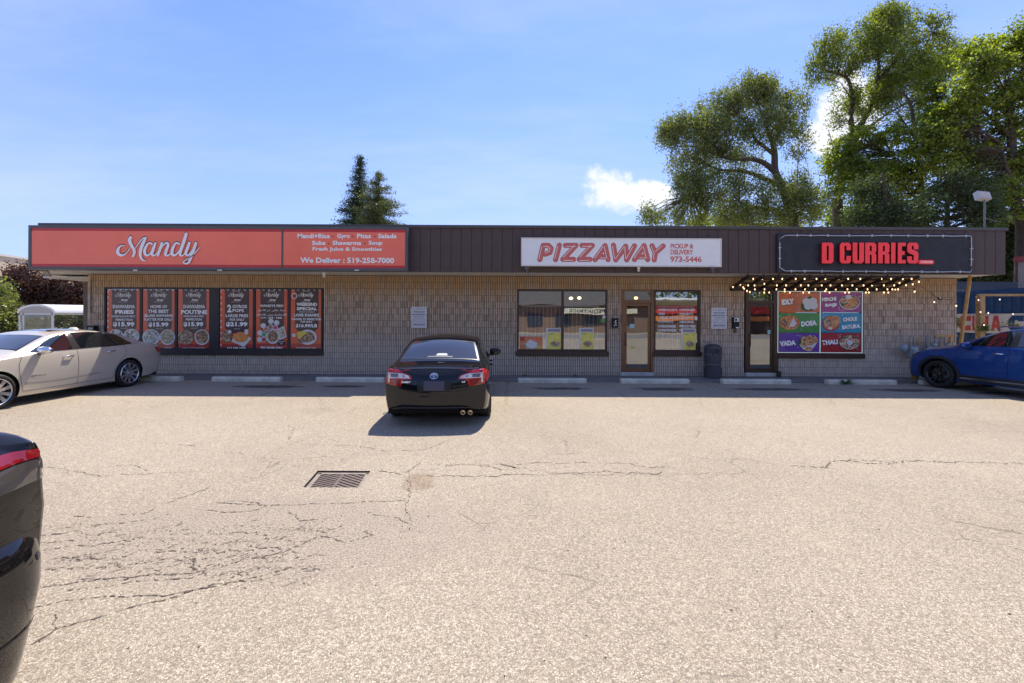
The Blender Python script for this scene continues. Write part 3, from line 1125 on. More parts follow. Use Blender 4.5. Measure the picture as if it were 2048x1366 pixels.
Y1 = 12.05
sg = thing('shop_sign', 'long faded red sign box reading Mandy in white script', 'shop sign', (-8.2, Y1, 3.7))
zb_, zt_ = 3.105, 4.335
xl, xr = -13.56, -2.93
mb = MB()
mb.box(xl, xr, Y1 + .03, YF - .005, zb_, zt_)
frame_rect(mb, xl - .002, xr + .002, zb_ - .002, zt_ + .002, Y1 - .005, Y1 + .08, .075)
mb.box(-6.47, -6.425, Y1 - .004, Y1 + .03, zb_ + .075, zt_ - .075)
mb.build('sign_box', M_greyframe, sg)
for a, b in ((xl + .075, -6.47), (-6.425, xr - .075)):
    mb = MB()
    mb.box(a, b, Y1 + .008, Y1 + .029, zb_ + .15, zt_ - .15)
    pn = mb.build('sign_face', M_salmon, sg)
    mb = MB()
    mb.box(a, b, Y1 + .007, Y1 + .029, zt_ - .149, zt_ - .075)
    mb.box(a, b, Y1 + .007, Y1 + .029, zb_ + .075, zb_ + .149)
    mb.build('border_band', M_redband, pn)
sc = 1 / 6.4 / (FPX / Y1)
ox, oz = U(200 + 215 / 6.4, 450 + 95 / 6.4, Y1)
ribbon_script(None, sc, ox, oz, Y1 - .012).build('script_lettering', M_letterw, sg)
ribbon_script(None, sc, ox - .018, oz + .03, Y1 + .004, 0.0001).build('letter_shadow', M_shadowprint, sg)
for txt, x0, y0, x1, y1 in (("Mandi+Rice", 595, 467.5, 660, 476.5), ("Gyro", 674, 467.5, 700, 478.5), ("Pitas", 714, 467.5, 742, 476.5), ("Salads", 756, 467.5, 793, 476.5),
                            ("Subs", 624, 481.5, 651, 490), ("Shawarma", 665, 481.5, 723, 490), ("Soup", 737, 481.5, 765, 492),
                            ("Fresh Juice & Smoothies", 625, 494.5, 764, 503.5), ("We Deliver : 519-258-7000", 600.5, 515.5, 788.5, 526)):
    TX('lettering', txt, x0, y0, x1, y1, Y1 - .002, M_letterw2, sg, bold=.035)
mb = MB()
for px, py in ((666.5, 473), (705.5, 473), (749.5, 473), (657.5, 487), (730, 487)):
    cx, cz = U(px, py, Y1)
    mb.ellipse_y(cx, cz, .02, .02, Y1 - .002, 10)
mb.build('dot', M_dkred, sg)
mb = MB()
for px in (271, 440, 714):
    cx, cz = U(px, 540.5, Y1)
    mb.box(cx - .06, cx + .06, Y1 - .014, Y1 - .003, cz - .01, cz + .012)
mb.build('clip', M_letterw2, sg)

# PIZZAWAY
Y2 = 12.08
sg = thing('shop_sign', 'long white sign box with fat red slanted letters PIZZAWAY', 'shop sign', (3.1, Y2, 3.6))
M_signw = principled('sign_white_face', (0.86, 0.86, 0.85), 0.4, vary=.03, coat=.2)
M_signf = principled('sign_white_frame', (0.72, 0.66, 0.60), 0.5, vary=.08)
a, b = U(1042, 532, Y2), U(1443.5, 477, Y2)
mb = MB()
mb.box(a[0] + .01, b[0] - .01, Y2 + .02, YF - .003, a[1] + .01, b[1] - .01)
frame_rect(mb, a[0], b[0], a[1], b[1], Y2 - .005, Y2 + .03, .035)
mb.build('sign_box', M_signf, sg)
mb = MB()
mb.box(a[0] + .035, b[0] - .035, Y2 + .006, Y2 + .019, a[1] + .035, b[1] - .035)
mb.build('sign_face', M_signw, sg)
M_prd = principled('pizza_red_outline', (0.40, 0.055, 0.06), 0.5)
M_prf = principled('pizza_red_fill', (0.66, 0.15, 0.13), 0.5, vary=.08)
letters = [
    [[(152, 278), (186, 132)], [(186, 132), (240, 132), (268, 160), (255, 205), (205, 222)]],
    [[(313, 278), (352, 130)]],
    [[(415, 132), (522, 132), (388, 275), (498, 275)]],
    [[(583, 132), (690, 132), (556, 275), (666, 275)]],
    [[(718, 278), (820, 134), (852, 278)], [(765, 248), (835, 248)]],
    [[(906, 130), (930, 280), (1032, 140), (1042, 280), (1122, 136)]],
    [[(1122, 278), (1220, 134), (1257, 278)], [(1170, 248), (1240, 248)]],
    [[(1302, 136), (1334, 210), (1324, 280)], [(1334, 210), (1416, 138)]],
]


def zpt(x, y):
    return U(1050 + x / 5.12, 465 + y / 5.12, Y2)


def capsule(mb, p, q, r, y):
    ang = math.atan2(q[1] - p[1], q[0] - p[0])
    pts = [(q[0] + r * math.cos(ang + t), q[1] + r * math.sin(ang + t)) for t in np.linspace(-PI / 2, PI / 2, 9)] + \
          [(p[0] + r * math.cos(ang + t), p[1] + r * math.sin(ang + t)) for t in np.linspace(PI / 2, 3 * PI / 2, 9)]
    mb.add([(c[0], y, c[1]) for c in pts], [tuple(range(len(pts)))])


ps = 1 / 5.12 / (FPX / Y2)
for li, strokes in enumerate(letters):
    m1, m2, m3 = MB(), MB(), MB()
    yy_ = 0
    for st in strokes:
        for p, q in zip(st[:-1], st[1:]):
            P, Q = zpt(*p), zpt(*q)
            capsule(m1, P, Q, 26 * ps, Y2 + .0045 - yy_)
            capsule(m2, P, Q, 21.5 * ps, Y2 - .002 - yy_)
            d = 12 * ps
            nx, nz = -(Q[1] - P[1]), Q[0] - P[0]
            l = math.hypot(nx, nz)
            nx, nz = nx / l, nz / l
            if nx > 0 or (abs(nx) < .1 and nz > 0):
                nx, nz = -nx, -nz
            P2 = (P[0] + nx * d + (Q[0] - P[0]) * .06, P[1] + nz * d + (Q[1] - P[1]) * .06)
            Q2 = (Q[0] + nx * d - (Q[0] - P[0]) * .10, Q[1] + nz * d - (Q[1] - P[1]) * .10)
            capsule(m3, P2, Q2, 2.8 * ps, Y2 - .008 - yy_)
            yy_ += .0004
    o = m1.build('letter', M_prd, sg)
    m2.build('letter_fill', M_prf, o)
    m3.build('letter_highlight', M_letterw2, o)
TX('lettering', "PICKUP &", 1341, 487.5, 1387, 497, Y2 + .003, M_prf, sg, bold=.035)
TX('lettering', "DELIVERY", 1341, 499.5, 1386.5, 509, Y2 + .003, M_prf, sg, bold=.035)
TX('lettering', "973-5446", 1340.5, 512.5, 1403.5, 524.5, Y2 + .003, M_prf, sg, bold=.03)
mb = MB()
for px in (1053, 1424):
    cx, cz = U(px, 534, Y2)
    mb.tube([(cx, YF - .02, cz), (cx, Y2 - .02, cz - .02), (cx + .02, Y2 - .03, cz - .16), (cx + .07, Y2 - .03, cz - .20)], .014, 6)
    mb.box(cx - .05, cx + .07, Y2 - .04, Y2 + .02, cz - .05, cz - .01)
mb.build('bracket', M_steelgrey, sg)
cx, cz = U(1276, 538, YF)
t_ = thing('security_light', 'small white light under the white pizza sign', 'light', (cx, YF - .03, cz))
mb = MB()
mb.bbox(cx - .035, cx + .035, YF - .09, YF - .001, cz - .02, cz + .06, .01)
mb.build('housing', M_letterw2, t_)
mb = MB()
mb.lathe([(0, 0), (.03, .0), (.04, -.04), (0, -.05)], 12, (cx, YF - .05, cz - .03))
mb.build('lens', M_signw, t_)
cx, cz = U(648, 548, 12.7)
t_ = thing('security_camera', 'little white camera bulb under the soffit right of the red sign', 'camera', (cx, 12.7, cz))
mb = MB()
mb.lathe([(0, .10), (.045, .09), (.05, .05), (.03, .0), (.045, -.03), (.03, -.07), (0, -.08)], 14, (cx, 12.7, ZS - .08))
mb.build('dome', M_letterw2, t_, smooth=True)

# D CURRIES
Y3 = 12.20
sg = thing('shop_sign', 'black board sign with raised red block letters D CURRIES', 'shop sign', (10, Y3, 3.6))
a, b = U(1555, 545, Y3), U(1945, 469, Y3)
mb = MB()
mb.bbox(a[0], b[0], Y3, YF - .004, a[1], b[1], .006)
mb.build('board', M_blackboard, sg)
GL = {
    'D': ([(0, 0), (.48, 0), (.58, .1), (.58, .9), (.48, 1), (0, 1)], [[(.24, .15), (.34, .15), (.34, .85), (.24, .85)]]),
    'C': ([(.1, 0), (.48, 0), (.58, .1), (.58, .36), (.34, .36), (.34, .15), (.24, .15), (.24, .85), (.34, .85), (.34, .64), (.58, .64), (.58, .9), (.48, 1), (.1, 1), (0, .9), (0, .1)], []),
    'U': ([(.1, 0), (.48, 0), (.58, .1), (.58, 1), (.34, 1), (.34, .15), (.24, .15), (.24, 1), (0, 1), (0, .1)], []),
    'R': ([(0, 0), (.24, 0), (.24, .42), (.34, .42), (.34, 0), (.58, 0), (.58, .42), (.51, .5), (.58, .58), (.58, .9), (.48, 1), (0, 1)], [[(.24, .58), (.34, .58), (.34, .85), (.24, .85)]]),
    'I': ([(0, 0), (.58, 0), (.58, 1), (0, 1)], []),
    'E': ([(0, 0), (.58, 0), (.58, .17), (.29, .17), (.29, .41), (.5, .41), (.5, .59), (.29, .59), (.29, .83), (.58, .83), (.58, 1), (0, 1)], []),
    'S': ([(0, .1), (.1, 0), (.48, 0), (.58, .1), (.58, .5), (.48, .6), (.24, .68), (.24, .85), (.34, .85), (.34, .68), (.58, .68), (.58, .9), (.48, 1), (.1, 1), (0, .9), (0, .58), (.1, .48), (.34, .4), (.34, .15), (.24, .15), (.24, .34), (0, .34)], []),
}
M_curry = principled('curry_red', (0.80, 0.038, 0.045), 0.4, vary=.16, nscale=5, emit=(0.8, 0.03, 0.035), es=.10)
M_curryedge = principled('curry_return', (0.16, 0.010, 0.014), 0.5)
for ch, x0, x1 in (('D', 478, 592), ('C', 652, 760), ('U', 775, 886), ('R', 897, 1005), ('R', 1022, 1132), ('I', 1147, 1190), ('E', 1212, 1290), ('S', 1303, 1411)):
    p0 = U(1540 + x0 / 4.876, 460 + 330 / 4.876, Y3)
    p1 = U(1540 + x1 / 4.876, 460 + 130 / 4.876, Y3)
    sx_, sz_ = (p1[0] - p0[0]) / .58, p1[1] - p0[1]
    o_, hs = GL[ch]
    mb = MB()
    mp_ = lambda pts: [(p0[0] + x * sx_, p0[1] + z * sz_) for x, z in pts]
    mb.poly_y(mp_(o_), Y3 - .111, [mp_(h) for h in hs])
    lt = mb.build('letter', M_curry, sg)
    mb = MB()
    mb.prism_y(mp_(o_), Y3 - .11, Y3 - .03, [mp_(h) for h in hs])
    mb.build('letter_return', M_curryedge, lt)
a2, b2 = U(1834, 528.5, Y3), U(1865, 520.5, Y3)
mb = MB()
r = (b2[1] - a2[1]) / 2
cz = (a2[1] + b2[1]) / 2
pts = [(b2[0] - r + r * math.cos(t), cz + r * math.sin(t)) for t in np.linspace(-PI / 2, PI / 2, 8)] + [(a2[0] + r + r * math.cos(t), cz + r * math.sin(t)) for t in np.linspace(PI / 2, 3 * PI / 2, 8)]
mb.prism_y(pts, Y3 - .05, Y3 - .01)
pl = mb.build('number_plate', M_curry, sg)
text('lettering', "519-254-5000", a2[0] + .05, b2[0] - .05, a2[1] + .025, b2[1] - .025, Y3 - .054, M_letterw2, pl, bold=.03)
# white rope light round the board, held by clips
M_rope = principled('rope_light', (0.58, 0.59, 0.60), 0.35)
r = random.Random(5)
x0, x1, z0, z1 = a[0] + .05, b[0] - .05, a[1] + .04, b[1] - .05
pth = []
for t in np.linspace(0, 1, 22):
    pth.append((x0 + .15 + (x1 - x0 - .18) * t, Y3 - .02, z0 + r.uniform(-.008, .008)))
for t in np.linspace(0.05, .95, 8):
    pth.append((x1 + r.uniform(-.006, .006), Y3 - .02, z0 + (z1 - z0) * t))
for t in np.linspace(1, 0, 22):
    pth.append((x0 + .15 + (x1 - x0 - .18) * t, Y3 - .02, z1 + r.uniform(-.008, .008)))
for t in np.linspace(.9, .1, 8):
    pth.append((x0 + r.uniform(-.004, .004), Y3 - .02, z0 + (z1 - z0) * t))
pth.append(pth[0])
mb = MB()
mb.tube(pth, .012, 6, cap=False)
mb.build('rope_light', M_rope, sg, smooth=True)
mb = MB()
for t in (.06, .13, .22, .33, .45, .55, .64, .74, .82, .94):
    for zz_ in (z0, z1):
        xx = x0 + (x1 - x0) * (t + (.03 if zz_ == z1 else 0))
        mb = MB()
        mb.box(xx - .01, xx + .01, Y3 - .04, Y3, zz_ - .035, zz_ + .035)
        mb.build('clip', M_rope, sg)
for t in (.35, .65):
    for xe in (x0, x1):
        mb = MB()
        mb.box(xe - .03, xe + .03, Y3 - .04, Y3, z0 + (z1 - z0) * t - .01, z0 + (z1 - z0) * t + .01)
        mb.build('clip', M_rope, sg)

# ================================================================== POSTERS
F_rice = mat_food('food_rice', [(.75, .72, .64), (.08, .06, .05), (.62, .60, .55), (.25, .32, .15), (.70, .66, .6)], 20)
F_meat = mat_food('food_meat', [(.22, .09, .04), (.45, .25, .12), (.12, .05, .03), (.55, .42, .28)], 24)
F_brown = mat_food('food_brown', [(.30, .14, .06), (.10, .05, .03), (.48, .32, .18), (.6, .5, .36)], 30)
F_salad = mat_food('food_salad', [(.60, .42, .28), (.22, .35, .12), (.68, .60, .48), (.35, .16, .1)], 24)
F_fries = mat_food('food_fries', [(.75, .25, .05), (.65, .18, .03), (.82, .42, .12)], 34)
F_curry = mat_food('food_curry', [(.65, .2, .05), (.5, .12, .04), (.75, .4, .15)], 22)
F_batter = mat_food('food_batter', [(.62, .28, .10), (.72, .42, .20), (.5, .2, .08)], 14)
F_thali = mat_food('food_thali', [(.6, .12, .05), (.7, .45, .12), (.75, .7, .6), (.2, .25, .08), (.12, .05, .04)], 16)
PM = {
    'orange': principled('poster_orange', (0.70, 0.11, 0.04), 0.35, coat=.3, vary=.08, nscale=1.5),
    'brown': principled('poster_brown', (0.065, 0.026, 0.024), 0.35, coat=.3, vary=.15, nscale=2),
    'red': principled('poster_red', (0.42, 0.035, 0.03), 0.35, coat=.3, vary=.1),
    'white': M_letterw2, 'plate': principled('plate_white', (0.68, 0.68, 0.68), 0.4),
    'black': principled('print_black', (0.02, 0.016, 0.016), 0.45),
    'green': principled('print_green', (0.08, 0.32, 0.10), 0.4), 'leaf': principled('print_leaf', (0.035, 0.10, 0.025), 0.4, vary=.3),
    'pink': principled('print_pink', (0.6, 0.08, 0.16), 0.4), 'yellow': principled('print_yellow', (0.75, 0.55, 0.08), 0.4),
}


class Poster:
    def __init__(s, px0, py0, px1, py1, Y, label, bgm, name='window_poster', cat='poster', group=None, border=None):
        a, b = U(px0, py1, Y), U(px1, py0, Y)
        s.x0, s.z0, s.x1, s.z1, s.Y = a[0], a[1], b[0], b[1], Y
        s.t = thing(name, label, cat, ((a[0] + b[0]) / 2, Y, a[1]), group)
        mb = MB()
        mb.box(s.x0, s.x1, Y, Y + .004, s.z0, s.z1)
        mb.build('sheet', bgm, s.t)
        s.k = 1

    def lift(s):
        s.k += 1
        return s.Y - .0012 * s.k

    def X(s, a):
        return s.x0 + a * (s.x1 - s.x0)

    def Z(s, b):
        return s.z1 - b * (s.z1 - s.z0)

    def poly(s, pts, mat, name='print', y=None):
        mb = MB()
        mb.poly_y([(s.X(a), s.Z(b)) for a, b in pts], y or s.lift())
        return mb.build(name, mat, s.t)

    def rect(s, a0, b0, a1, b1, mat, name='print'):
        return s.poly([(a0, b1), (a1, b1), (a1, b0), (a0, b0)], mat, name)

    def ell(s, a, b, ra, rb, mat, name='print', rot=0):
        mb = MB()
        mb.ellipse_y(s.X(a), s.Z(b), ra * (s.x1 - s.x0), rb * (s.z1 - s.z0), s.lift(), rot=rot)
        return mb.build(name, mat, s.t)

    def dish(s, a, b, ra, rb, food, rim=None, k=.86, name='dish_picture'):
        s.ell(a, b, ra, rb, rim or PM['plate'], name)
        s.ell(a, b - rb * .05, ra * k, rb * k, food, name)

    def txt(s, t, a0, b0, a1, b1, mat=None, bold=.03, rot=0, **k):
        return text('lettering', t, s.X(a0), s.X(a1), s.Z(b1), s.Z(b0), s.lift(), mat or PM['white'], s.t, bold=bold, rot=rot, **k)

    def dashes(s, left=False):
        mb = MB()
        y = s.lift()
        for i in range(6):
            for b in (.004, .988):
                mb.add([(s.X(.03 + i * .17), y, s.Z(b)), (s.X(.10 + i * .17), y, s.Z(b)), (s.X(.10 + i * .17), y, s.Z(b + .010)), (s.X(.03 + i * .17), y, s.Z(b + .010))], [(0, 3, 2, 1)])
        if left:
            for i in range(10):
                z0, z1 = .02 + i * .098, .055 + i * .098
                mb.add([(s.X(.02), y, s.Z(z0)), (s.X(.045), y, s.Z(z0)), (s.X(.045), y, s.Z(z1)), (s.X(.02), y, s.Z(z1))], [(0, 3, 2, 1)])
        mb.build('border_dashes', PM['white'], s.t)

    def logo(s, a=.5):
        w_ = (s.x1 - s.x0)
        sc_ = w_ * .42 / 1080
        mb = ribbon_script(None, sc_ * 1.15, s.X(a) - w_ * .23, s.Z(.045), s.lift(), 0.00002)
        mb.build('logo_script', PM['white'], s.t)
        o = MB()
        y = s.lift()
        # outlined cap above the script, second word and small line below
        pts = [(a - .10, .065), (a - .09, .035), (a - .02, .025), (a + .07, .028), (a + .11, .05), (a + .10, .075)]
        ribbon_y(o, [(s.X(p), s.Z(q), .004) for p, q in pts], y)
        o.build('logo_cap', PM['white'], s.t)
        s.txt("Arax", a - .07, .155, a + .16, .19, bold=.04, shear=.3)
        s.txt("RESTAURANT", a - .13, .203, a + .14, .212, bold=.01)


def mandy_poster(px0, px1, label, left=False, centre=.635):
    P = Poster(px0, 579, px1, 699.5, 13.43, label, PM['orange'], group='red and brown menu posters in the long window')
    P.poly([(.14, 0.0), (.14, centre), (.24, centre + .06), (.40, centre + .09), (.60, centre + .09), (.76, centre + .06), (.88, centre), (.88, 0.0)], PM['brown'])
    P.rect(0, .90, 1, 1, PM['red'])
    P.dashes(left)
    P.logo(.48)
    return P


P = mandy_poster(214, 281, 'red poster headed SHAWARMA FRIES, leftmost in the long window', True)
P.txt("SHAWARMA", .17, .255, .85, .315)
P.txt("FRIES", .25, .34, .82, .405, bold=.05)
P.txt("WHERE FLAVOUR MEETS", .14, .43, .86, .462, bold=.02)
P.txt("PERFECTION", .27, .485, .78, .52)
P.txt("$15.99", .19, .54, .84, .62, bold=.05)
P.txt("PLUS HST", .43, .635, .64, .648, bold=.01)
P.dish(.28, .77, .23, .11, F_rice)
P.dish(.75, .77, .24, .12, F_rice)
P = mandy_poster(285.5, 351.5, 'red poster HOME OF THE BEST SELLING SHAWARMA PLATTER, second from left')
P.txt("HOME OF", .24, .26, .75, .31)
P.txt("THE BEST", .16, .335, .80, .39, bold=.04)
P.txt("SELLING SHAWARMA", .05, .41, .93, .455)
P.txt("PLATTER FOR ONLY", .05, .475, .93, .52)
P.txt("$15.99", .18, .545, .80, .625, bold=.05)
P.txt("PLUS HST", .42, .645, .62, .658, bold=.01)
P.dish(.27, .79, .27, .13, F_rice)
P.dish(.77, .79, .23, .13, F_salad)
P.txt("CHICKEN", .68, .955, .90, .972, bold=.01)
P = mandy_poster(356, 420.5, 'red poster headed SHAWARMA POUTINE with two brown dishes')
P.txt("SHAWARMA", .16, .255, .85, .315)
P.txt("POUTINE", .10, .34, .92, .41, bold=.05)
P.txt("WHERE FLAVOUR MEETS", .17, .43, .82, .46, bold=.02)
P.txt("PERFECTION", .25, .48, .75, .515)
P.txt("$15.99", .18, .54, .80, .62, bold=.05)
P.txt("PLUS HST", .42, .635, .62, .648, bold=.01)
P.dish(.25, .79, .25, .12, F_brown, F_brown)
P.dish(.76, .79, .23, .13, F_meat)
P.txt("CALL US NOW 519-258-7000", .16, .96, .86, .972, bold=.01)
P = mandy_poster(440, 506.5, 'red poster 2 GYROS 2 POPS with a tray of orange fries', True)
P.txt("2", .22, .25, .35, .38, bold=.04)
P.txt("GYROS", .38, .255, .82, .31)
P.txt("POPS", .38, .325, .73, .375)
P.txt("LARGE FRIES", .18, .41, .86, .46)
P.txt("FOR ONLY", .30, .48, .75, .52)
P.txt("$21.99", .19, .54, .84, .62, bold=.05)
P.txt("PLUS HST", .44, .645, .62, .658, bold=.01)
P.ell(.22, .76, .16, .08, F_meat)
P.ell(.22, .82, .14, .06, F_meat)
P.ell(.30, .70, .06, .03, PM['plate'])
P.poly([(.36, .86), (.74, .95), (.97, .81), (.78, .74), (.46, .73)], PM['plate'], 'fries_tray')
P.ell(.64, .79, .24, .085, F_fries)
P.rect(.76, .66, .87, .74, PM['plate'])
P.rect(.20, .945, .84, .985, PM['black'])
P.txt("519 258 7000", .23, .952, .80, .978)
P = mandy_poster(511.5, 576, 'red poster MANDYS FISH with open white takeaway boxes')
P.txt("MANDYS FISH", .15, .25, .86, .29, bold=.03)
P.txt("\ufedd\u0648\ufbaa\ufef7\u0627 \ufef0\ufee0\u0639 \ufef2\ufed7\u0627\ufeae\u0639 \ufb91\ufee4\ufeb3", .06, .325, .94, .37, bold=.02)
P.txt("\u0644\u0627\ufebc\ufe97\ufefb\u0627 \ufef0\ufe9f\ufeae\ufbff \u0631\u0627\ufeb4\ufed4\ufe98\ufeb3\ufef7\u0627", .02, .395, .96, .44, bold=.02)
P.txt("519 - 258 - 7000", .17, .455, .83, .485, bold=.03)
for a, b, rt in ((.48, .53, 0), (.66, .55, -.25), (.24, .60, .6), (.14, .72, 1.4), (.13, .83, 1.7)):
    P.ell(a, b, .085, .042, PM['plate'], 'box_picture', rt)
for a, b, m_ in ((.48, .62, F_meat), (.62, .63, PM['pink']), (.33, .655, F_curry), (.27, .745, PM['green']), (.27, .83, PM['red'])):
    P.ell(a, b, .085, .042, PM['plate'], 'box_picture')
    P.ell(a, b, .065, .032, m_, 'box_picture')
P.poly([(.68, .66), (.90, .60), (.99, .78), (.76, .84)], PM['plate'])
P.poly([(.72, .67), (.88, .625), (.95, .77), (.78, .81)], F_salad)
P.dish(.55, .78, .20, .12, F_meat, k=.82)
P.ell(.82, .88, .13, .05, PM['black'])
P.txt("$22.99", .73, .855, .92, .875, bold=.01)
P.txt("LB", .79, .885, .86, .905, bold=.01)
P.txt("PRE ORDER ONLY", .18, .945, .87, .978)
P = mandy_poster(581, 645, 'red poster WEEKEND SPECIAL with a lamb plate, rightmost in the window')
P.ell(.12, .11, .09, .05, PM['plate'])
P.ell(.12, .11, .065, .036, PM['red'])
P.txt("WEEKEND", .19, .22, .84, .275, bold=.04)
P.txt("SPECIAL", .20, .295, .84, .345, bold=.04)
P.txt("FRIDAY TO SUNDAY", .27, .365, .76, .382, bold=.01)
P.txt("LAMB SHANKS", .12, .40, .90, .45)
P.txt("COOKED TO PERFECTION", .04, .475, .97, .51)
P.txt("FOR ONLY", .33, .52, .70, .55)
P.txt("$16.99/LB", .17, .57, .85, .635, bold=.04)
P.dish(.55, .79, .29, .125, F_salad, k=.75)
P.ell(.36, .75, .16, .06, PM['yellow'])
P.poly([(.20, .87), (.42, .76), (.62, .70), (.76, .76), (.78, .83), (.60, .86), (.44, .88), (.24, .89)], F_meat)
P.ell(.12, .76, .06, .03, PM['plate'])
P.txt("NO WAIT ON MIN ORDER", .20, .955, .82, .975, bold=.01)

# indian menu: six coloured boards over one window
QC = {'or': (0.62, 0.155, 0.04), 'pu': (0.37, 0.035, 0.22), 'gr': (0.06, 0.27, 0.05), 'bl': (0.02, 0.29, 0.46), 'vi': (0.14, 0.05, 0.34), 're': (0.40, 0.022, 0.025)}
for k_, (c) in QC.items():
    QC[k_] = principled('menu_' + k_, c, 0.35, coat=.3, vary=.14, nscale=1.6)
M_deco = principled('pattern_print', (0.62, 0.52, 0.55), 0.4)


def menu(px0, py0, px1, py1, m_, label, words, mats_, dish):
    P = Poster(px0, py0, px1, py1, 13.405, label, m_, name='menu_board', group='six menu boards on the curry window')
    # small flower pattern near the dish
    r_ = random.Random(len(label))
    mb = MB()
    y = P.lift()
    for i in range(14):
        a, b = dish[0] + r_.uniform(-.28, .28), dish[1] + r_.choice((-1, 1)) * r_.uniform(.25, .42)
        if .02 < a < .98 and .05 < b < .95:
            mb.ellipse_y(P.X(a), P.Z(b), .016, .016, y - r_.random() * .0003, 6)
    mb.build('pattern', M_deco, P.t)
    for t_, a0, b0, a1, b1, rot in words:
        text('lettering_shadow', t_, P.X(a0) + .012, P.X(a1) + .012, P.Z(b1) - .014, P.Z(b0) - .014, P.lift(), PM['black'], P.t, bold=.07, rot=rot)
        P.txt(t_, a0, b0, a1, b1, bold=.07, rot=rot)
    return P


PX = [(1557.5, 1638.5), (1642, 1722)]
PY = [(585.5, 624), (626, 664.5), (666.5, 703.5)]
P = menu(PX[0][0], PY[0][0], PX[0][1], PY[0][1], QC['or'], 'orange menu board IDLY with white rice cakes', [("IDLY", .07, .33, .38, .62, .10)], None, (.72, .5))
P.poly([(.55, .6), (.62, .3), (.78, .18), (.93, .35), (.95, .75), (.8, .92), (.66, .95), (.56, .85)], PM['leaf'])
for a, b in ((.68, .47), (.84, .45), (.72, .68), (.86, .66)):
    P.ell(a, b, .10, .20, PM['plate'], 'dish_picture')
P = menu(PX[1][0], PY[0][0], PX[1][1], PY[0][1], QC['pu'], 'magenta menu board MIRCHI BAJJI with fritters', [("MIRCHI", .02, .24, .38, .44, .08), ("BAJJI", .10, .55, .39, .76, .08)], None, (.72, .5))
P.dish(.71, .5, .26, .38, PM['leaf'], k=.92)
for a, b, ra, rb, m_ in ((.78, .42, .14, .2, F_batter), (.68, .7, .12, .14, F_batter), (.82, .58, .1, .14, F_batter), (.57, .42, .085, .13, PM['plate']), (.57, .42, .07, .10, F_curry), (.68, .23, .08, .11, PM['plate'])):
    P.ell(a, b, ra, rb, m_, 'dish_picture')
P = menu(PX[0][0], PY[1][0], PX[0][1], PY[1][1], QC['gr'], 'green menu board DOSA with a folded pancake', [("DOSA", .55, .40, .94, .68, .10)], None, (.27, .5))
P.dish(.26, .5, .25, .37, F_curry, F_curry)
P.poly([(.25, .72), (.30, .45), (.36, .25), (.44, .55), (.36, .72)], PM['plate'], 'dish_picture')
P.ell(.14, .5, .09, .17, F_meat, 'dish_picture')
P.ell(.20, .3, .06, .08, F_curry, 'dish_picture')
P = menu(PX[1][0], PY[1][0], PX[1][1], PY[1][1], QC['bl'], 'light blue menu board CHOLE BATURA with puffed bread', [("CHOLE", .55, .22, .90, .43, .08), ("BATURA", .52, .60, .98, .82, .08)], None, (.27, .5))
P.dish(.24, .55, .22, .40, F_curry, PM['red'])
P.ell(.15, .5, .11, .20, F_brown, 'dish_picture')
P.ell(.35, .4, .13, .27, F_batter, 'dish_picture')
P.ell(.23, .8, .05, .07, PM['plate'], 'dish_picture')
P = menu(PX[0][0], PY[2][0], PX[0][1], PY[2][1], QC['vi'], 'violet menu board VADA with ring doughnuts', [("VADA", .02, .40, .42, .68, .10)], None, (.70, .5))
P.poly([(.45, .55), (.55, .25), (.60, .75), (.75, .95), (.60, .92)], PM['leaf'])
P.poly([(.50, .62), (.96, .45), (.85, .8), (.62, .9)], PM['plate'])
for a, b in ((.63, .35), (.76, .27), (.88, .36), (.62, .58), (.77, .48)):
    P.ell(a, b, .085, .17, F_batter, 'dish_picture')
    P.ell(a, b, .022, .045, PM['black'], 'dish_picture')
P.dish(.73, .84, .09, .12, F_curry)
P = menu(PX[1][0], PY[2][0], PX[1][1], PY[2][1], QC['re'], 'dark red menu board THALI with a round platter', [("THALI", .02, .36, .42, .62, .08)], None, (.70, .5))
P.dish(.71, .52, .27, .40, F_thali, PM['black'], .94)
for a, b in ((.72, .3), (.86, .42), (.85, .68), (.72, .78), (.57, .68), (.56, .4)):
    P.ell(a, b, .055, .09, PM['plate'], 'dish_picture')
    P.ell(a, b, .042, .065, F_curry, 'dish_picture')
P.ell(.71, .5, .08, .13, PM['plate'], 'dish_picture')
# white light strip framing the six boards
a, b = U(1554.5, 705.5, 13.40), U(1725, 583, 13.40)
t_ = thing('led_strip', 'thin white light strip framing the curry menu boards', 'light strip', (9.6, 13.4, .75))
mb = MB()
frame_rect(mb, a[0], b[0], a[1], b[1], 13.385, 13.402, .02)
mb.box((U(1640, 640, 13.4)[0]) - .012, (U(1640, 640, 13.4)[0]) + .012, 13.386, 13.402, a[1] + .02, b[1] - .02)
mb.build('strip', principled('led_white', (0.8, 0.86, 0.8), 0.4, emit=(0.8, 1, 0.82), es=.08), t_)

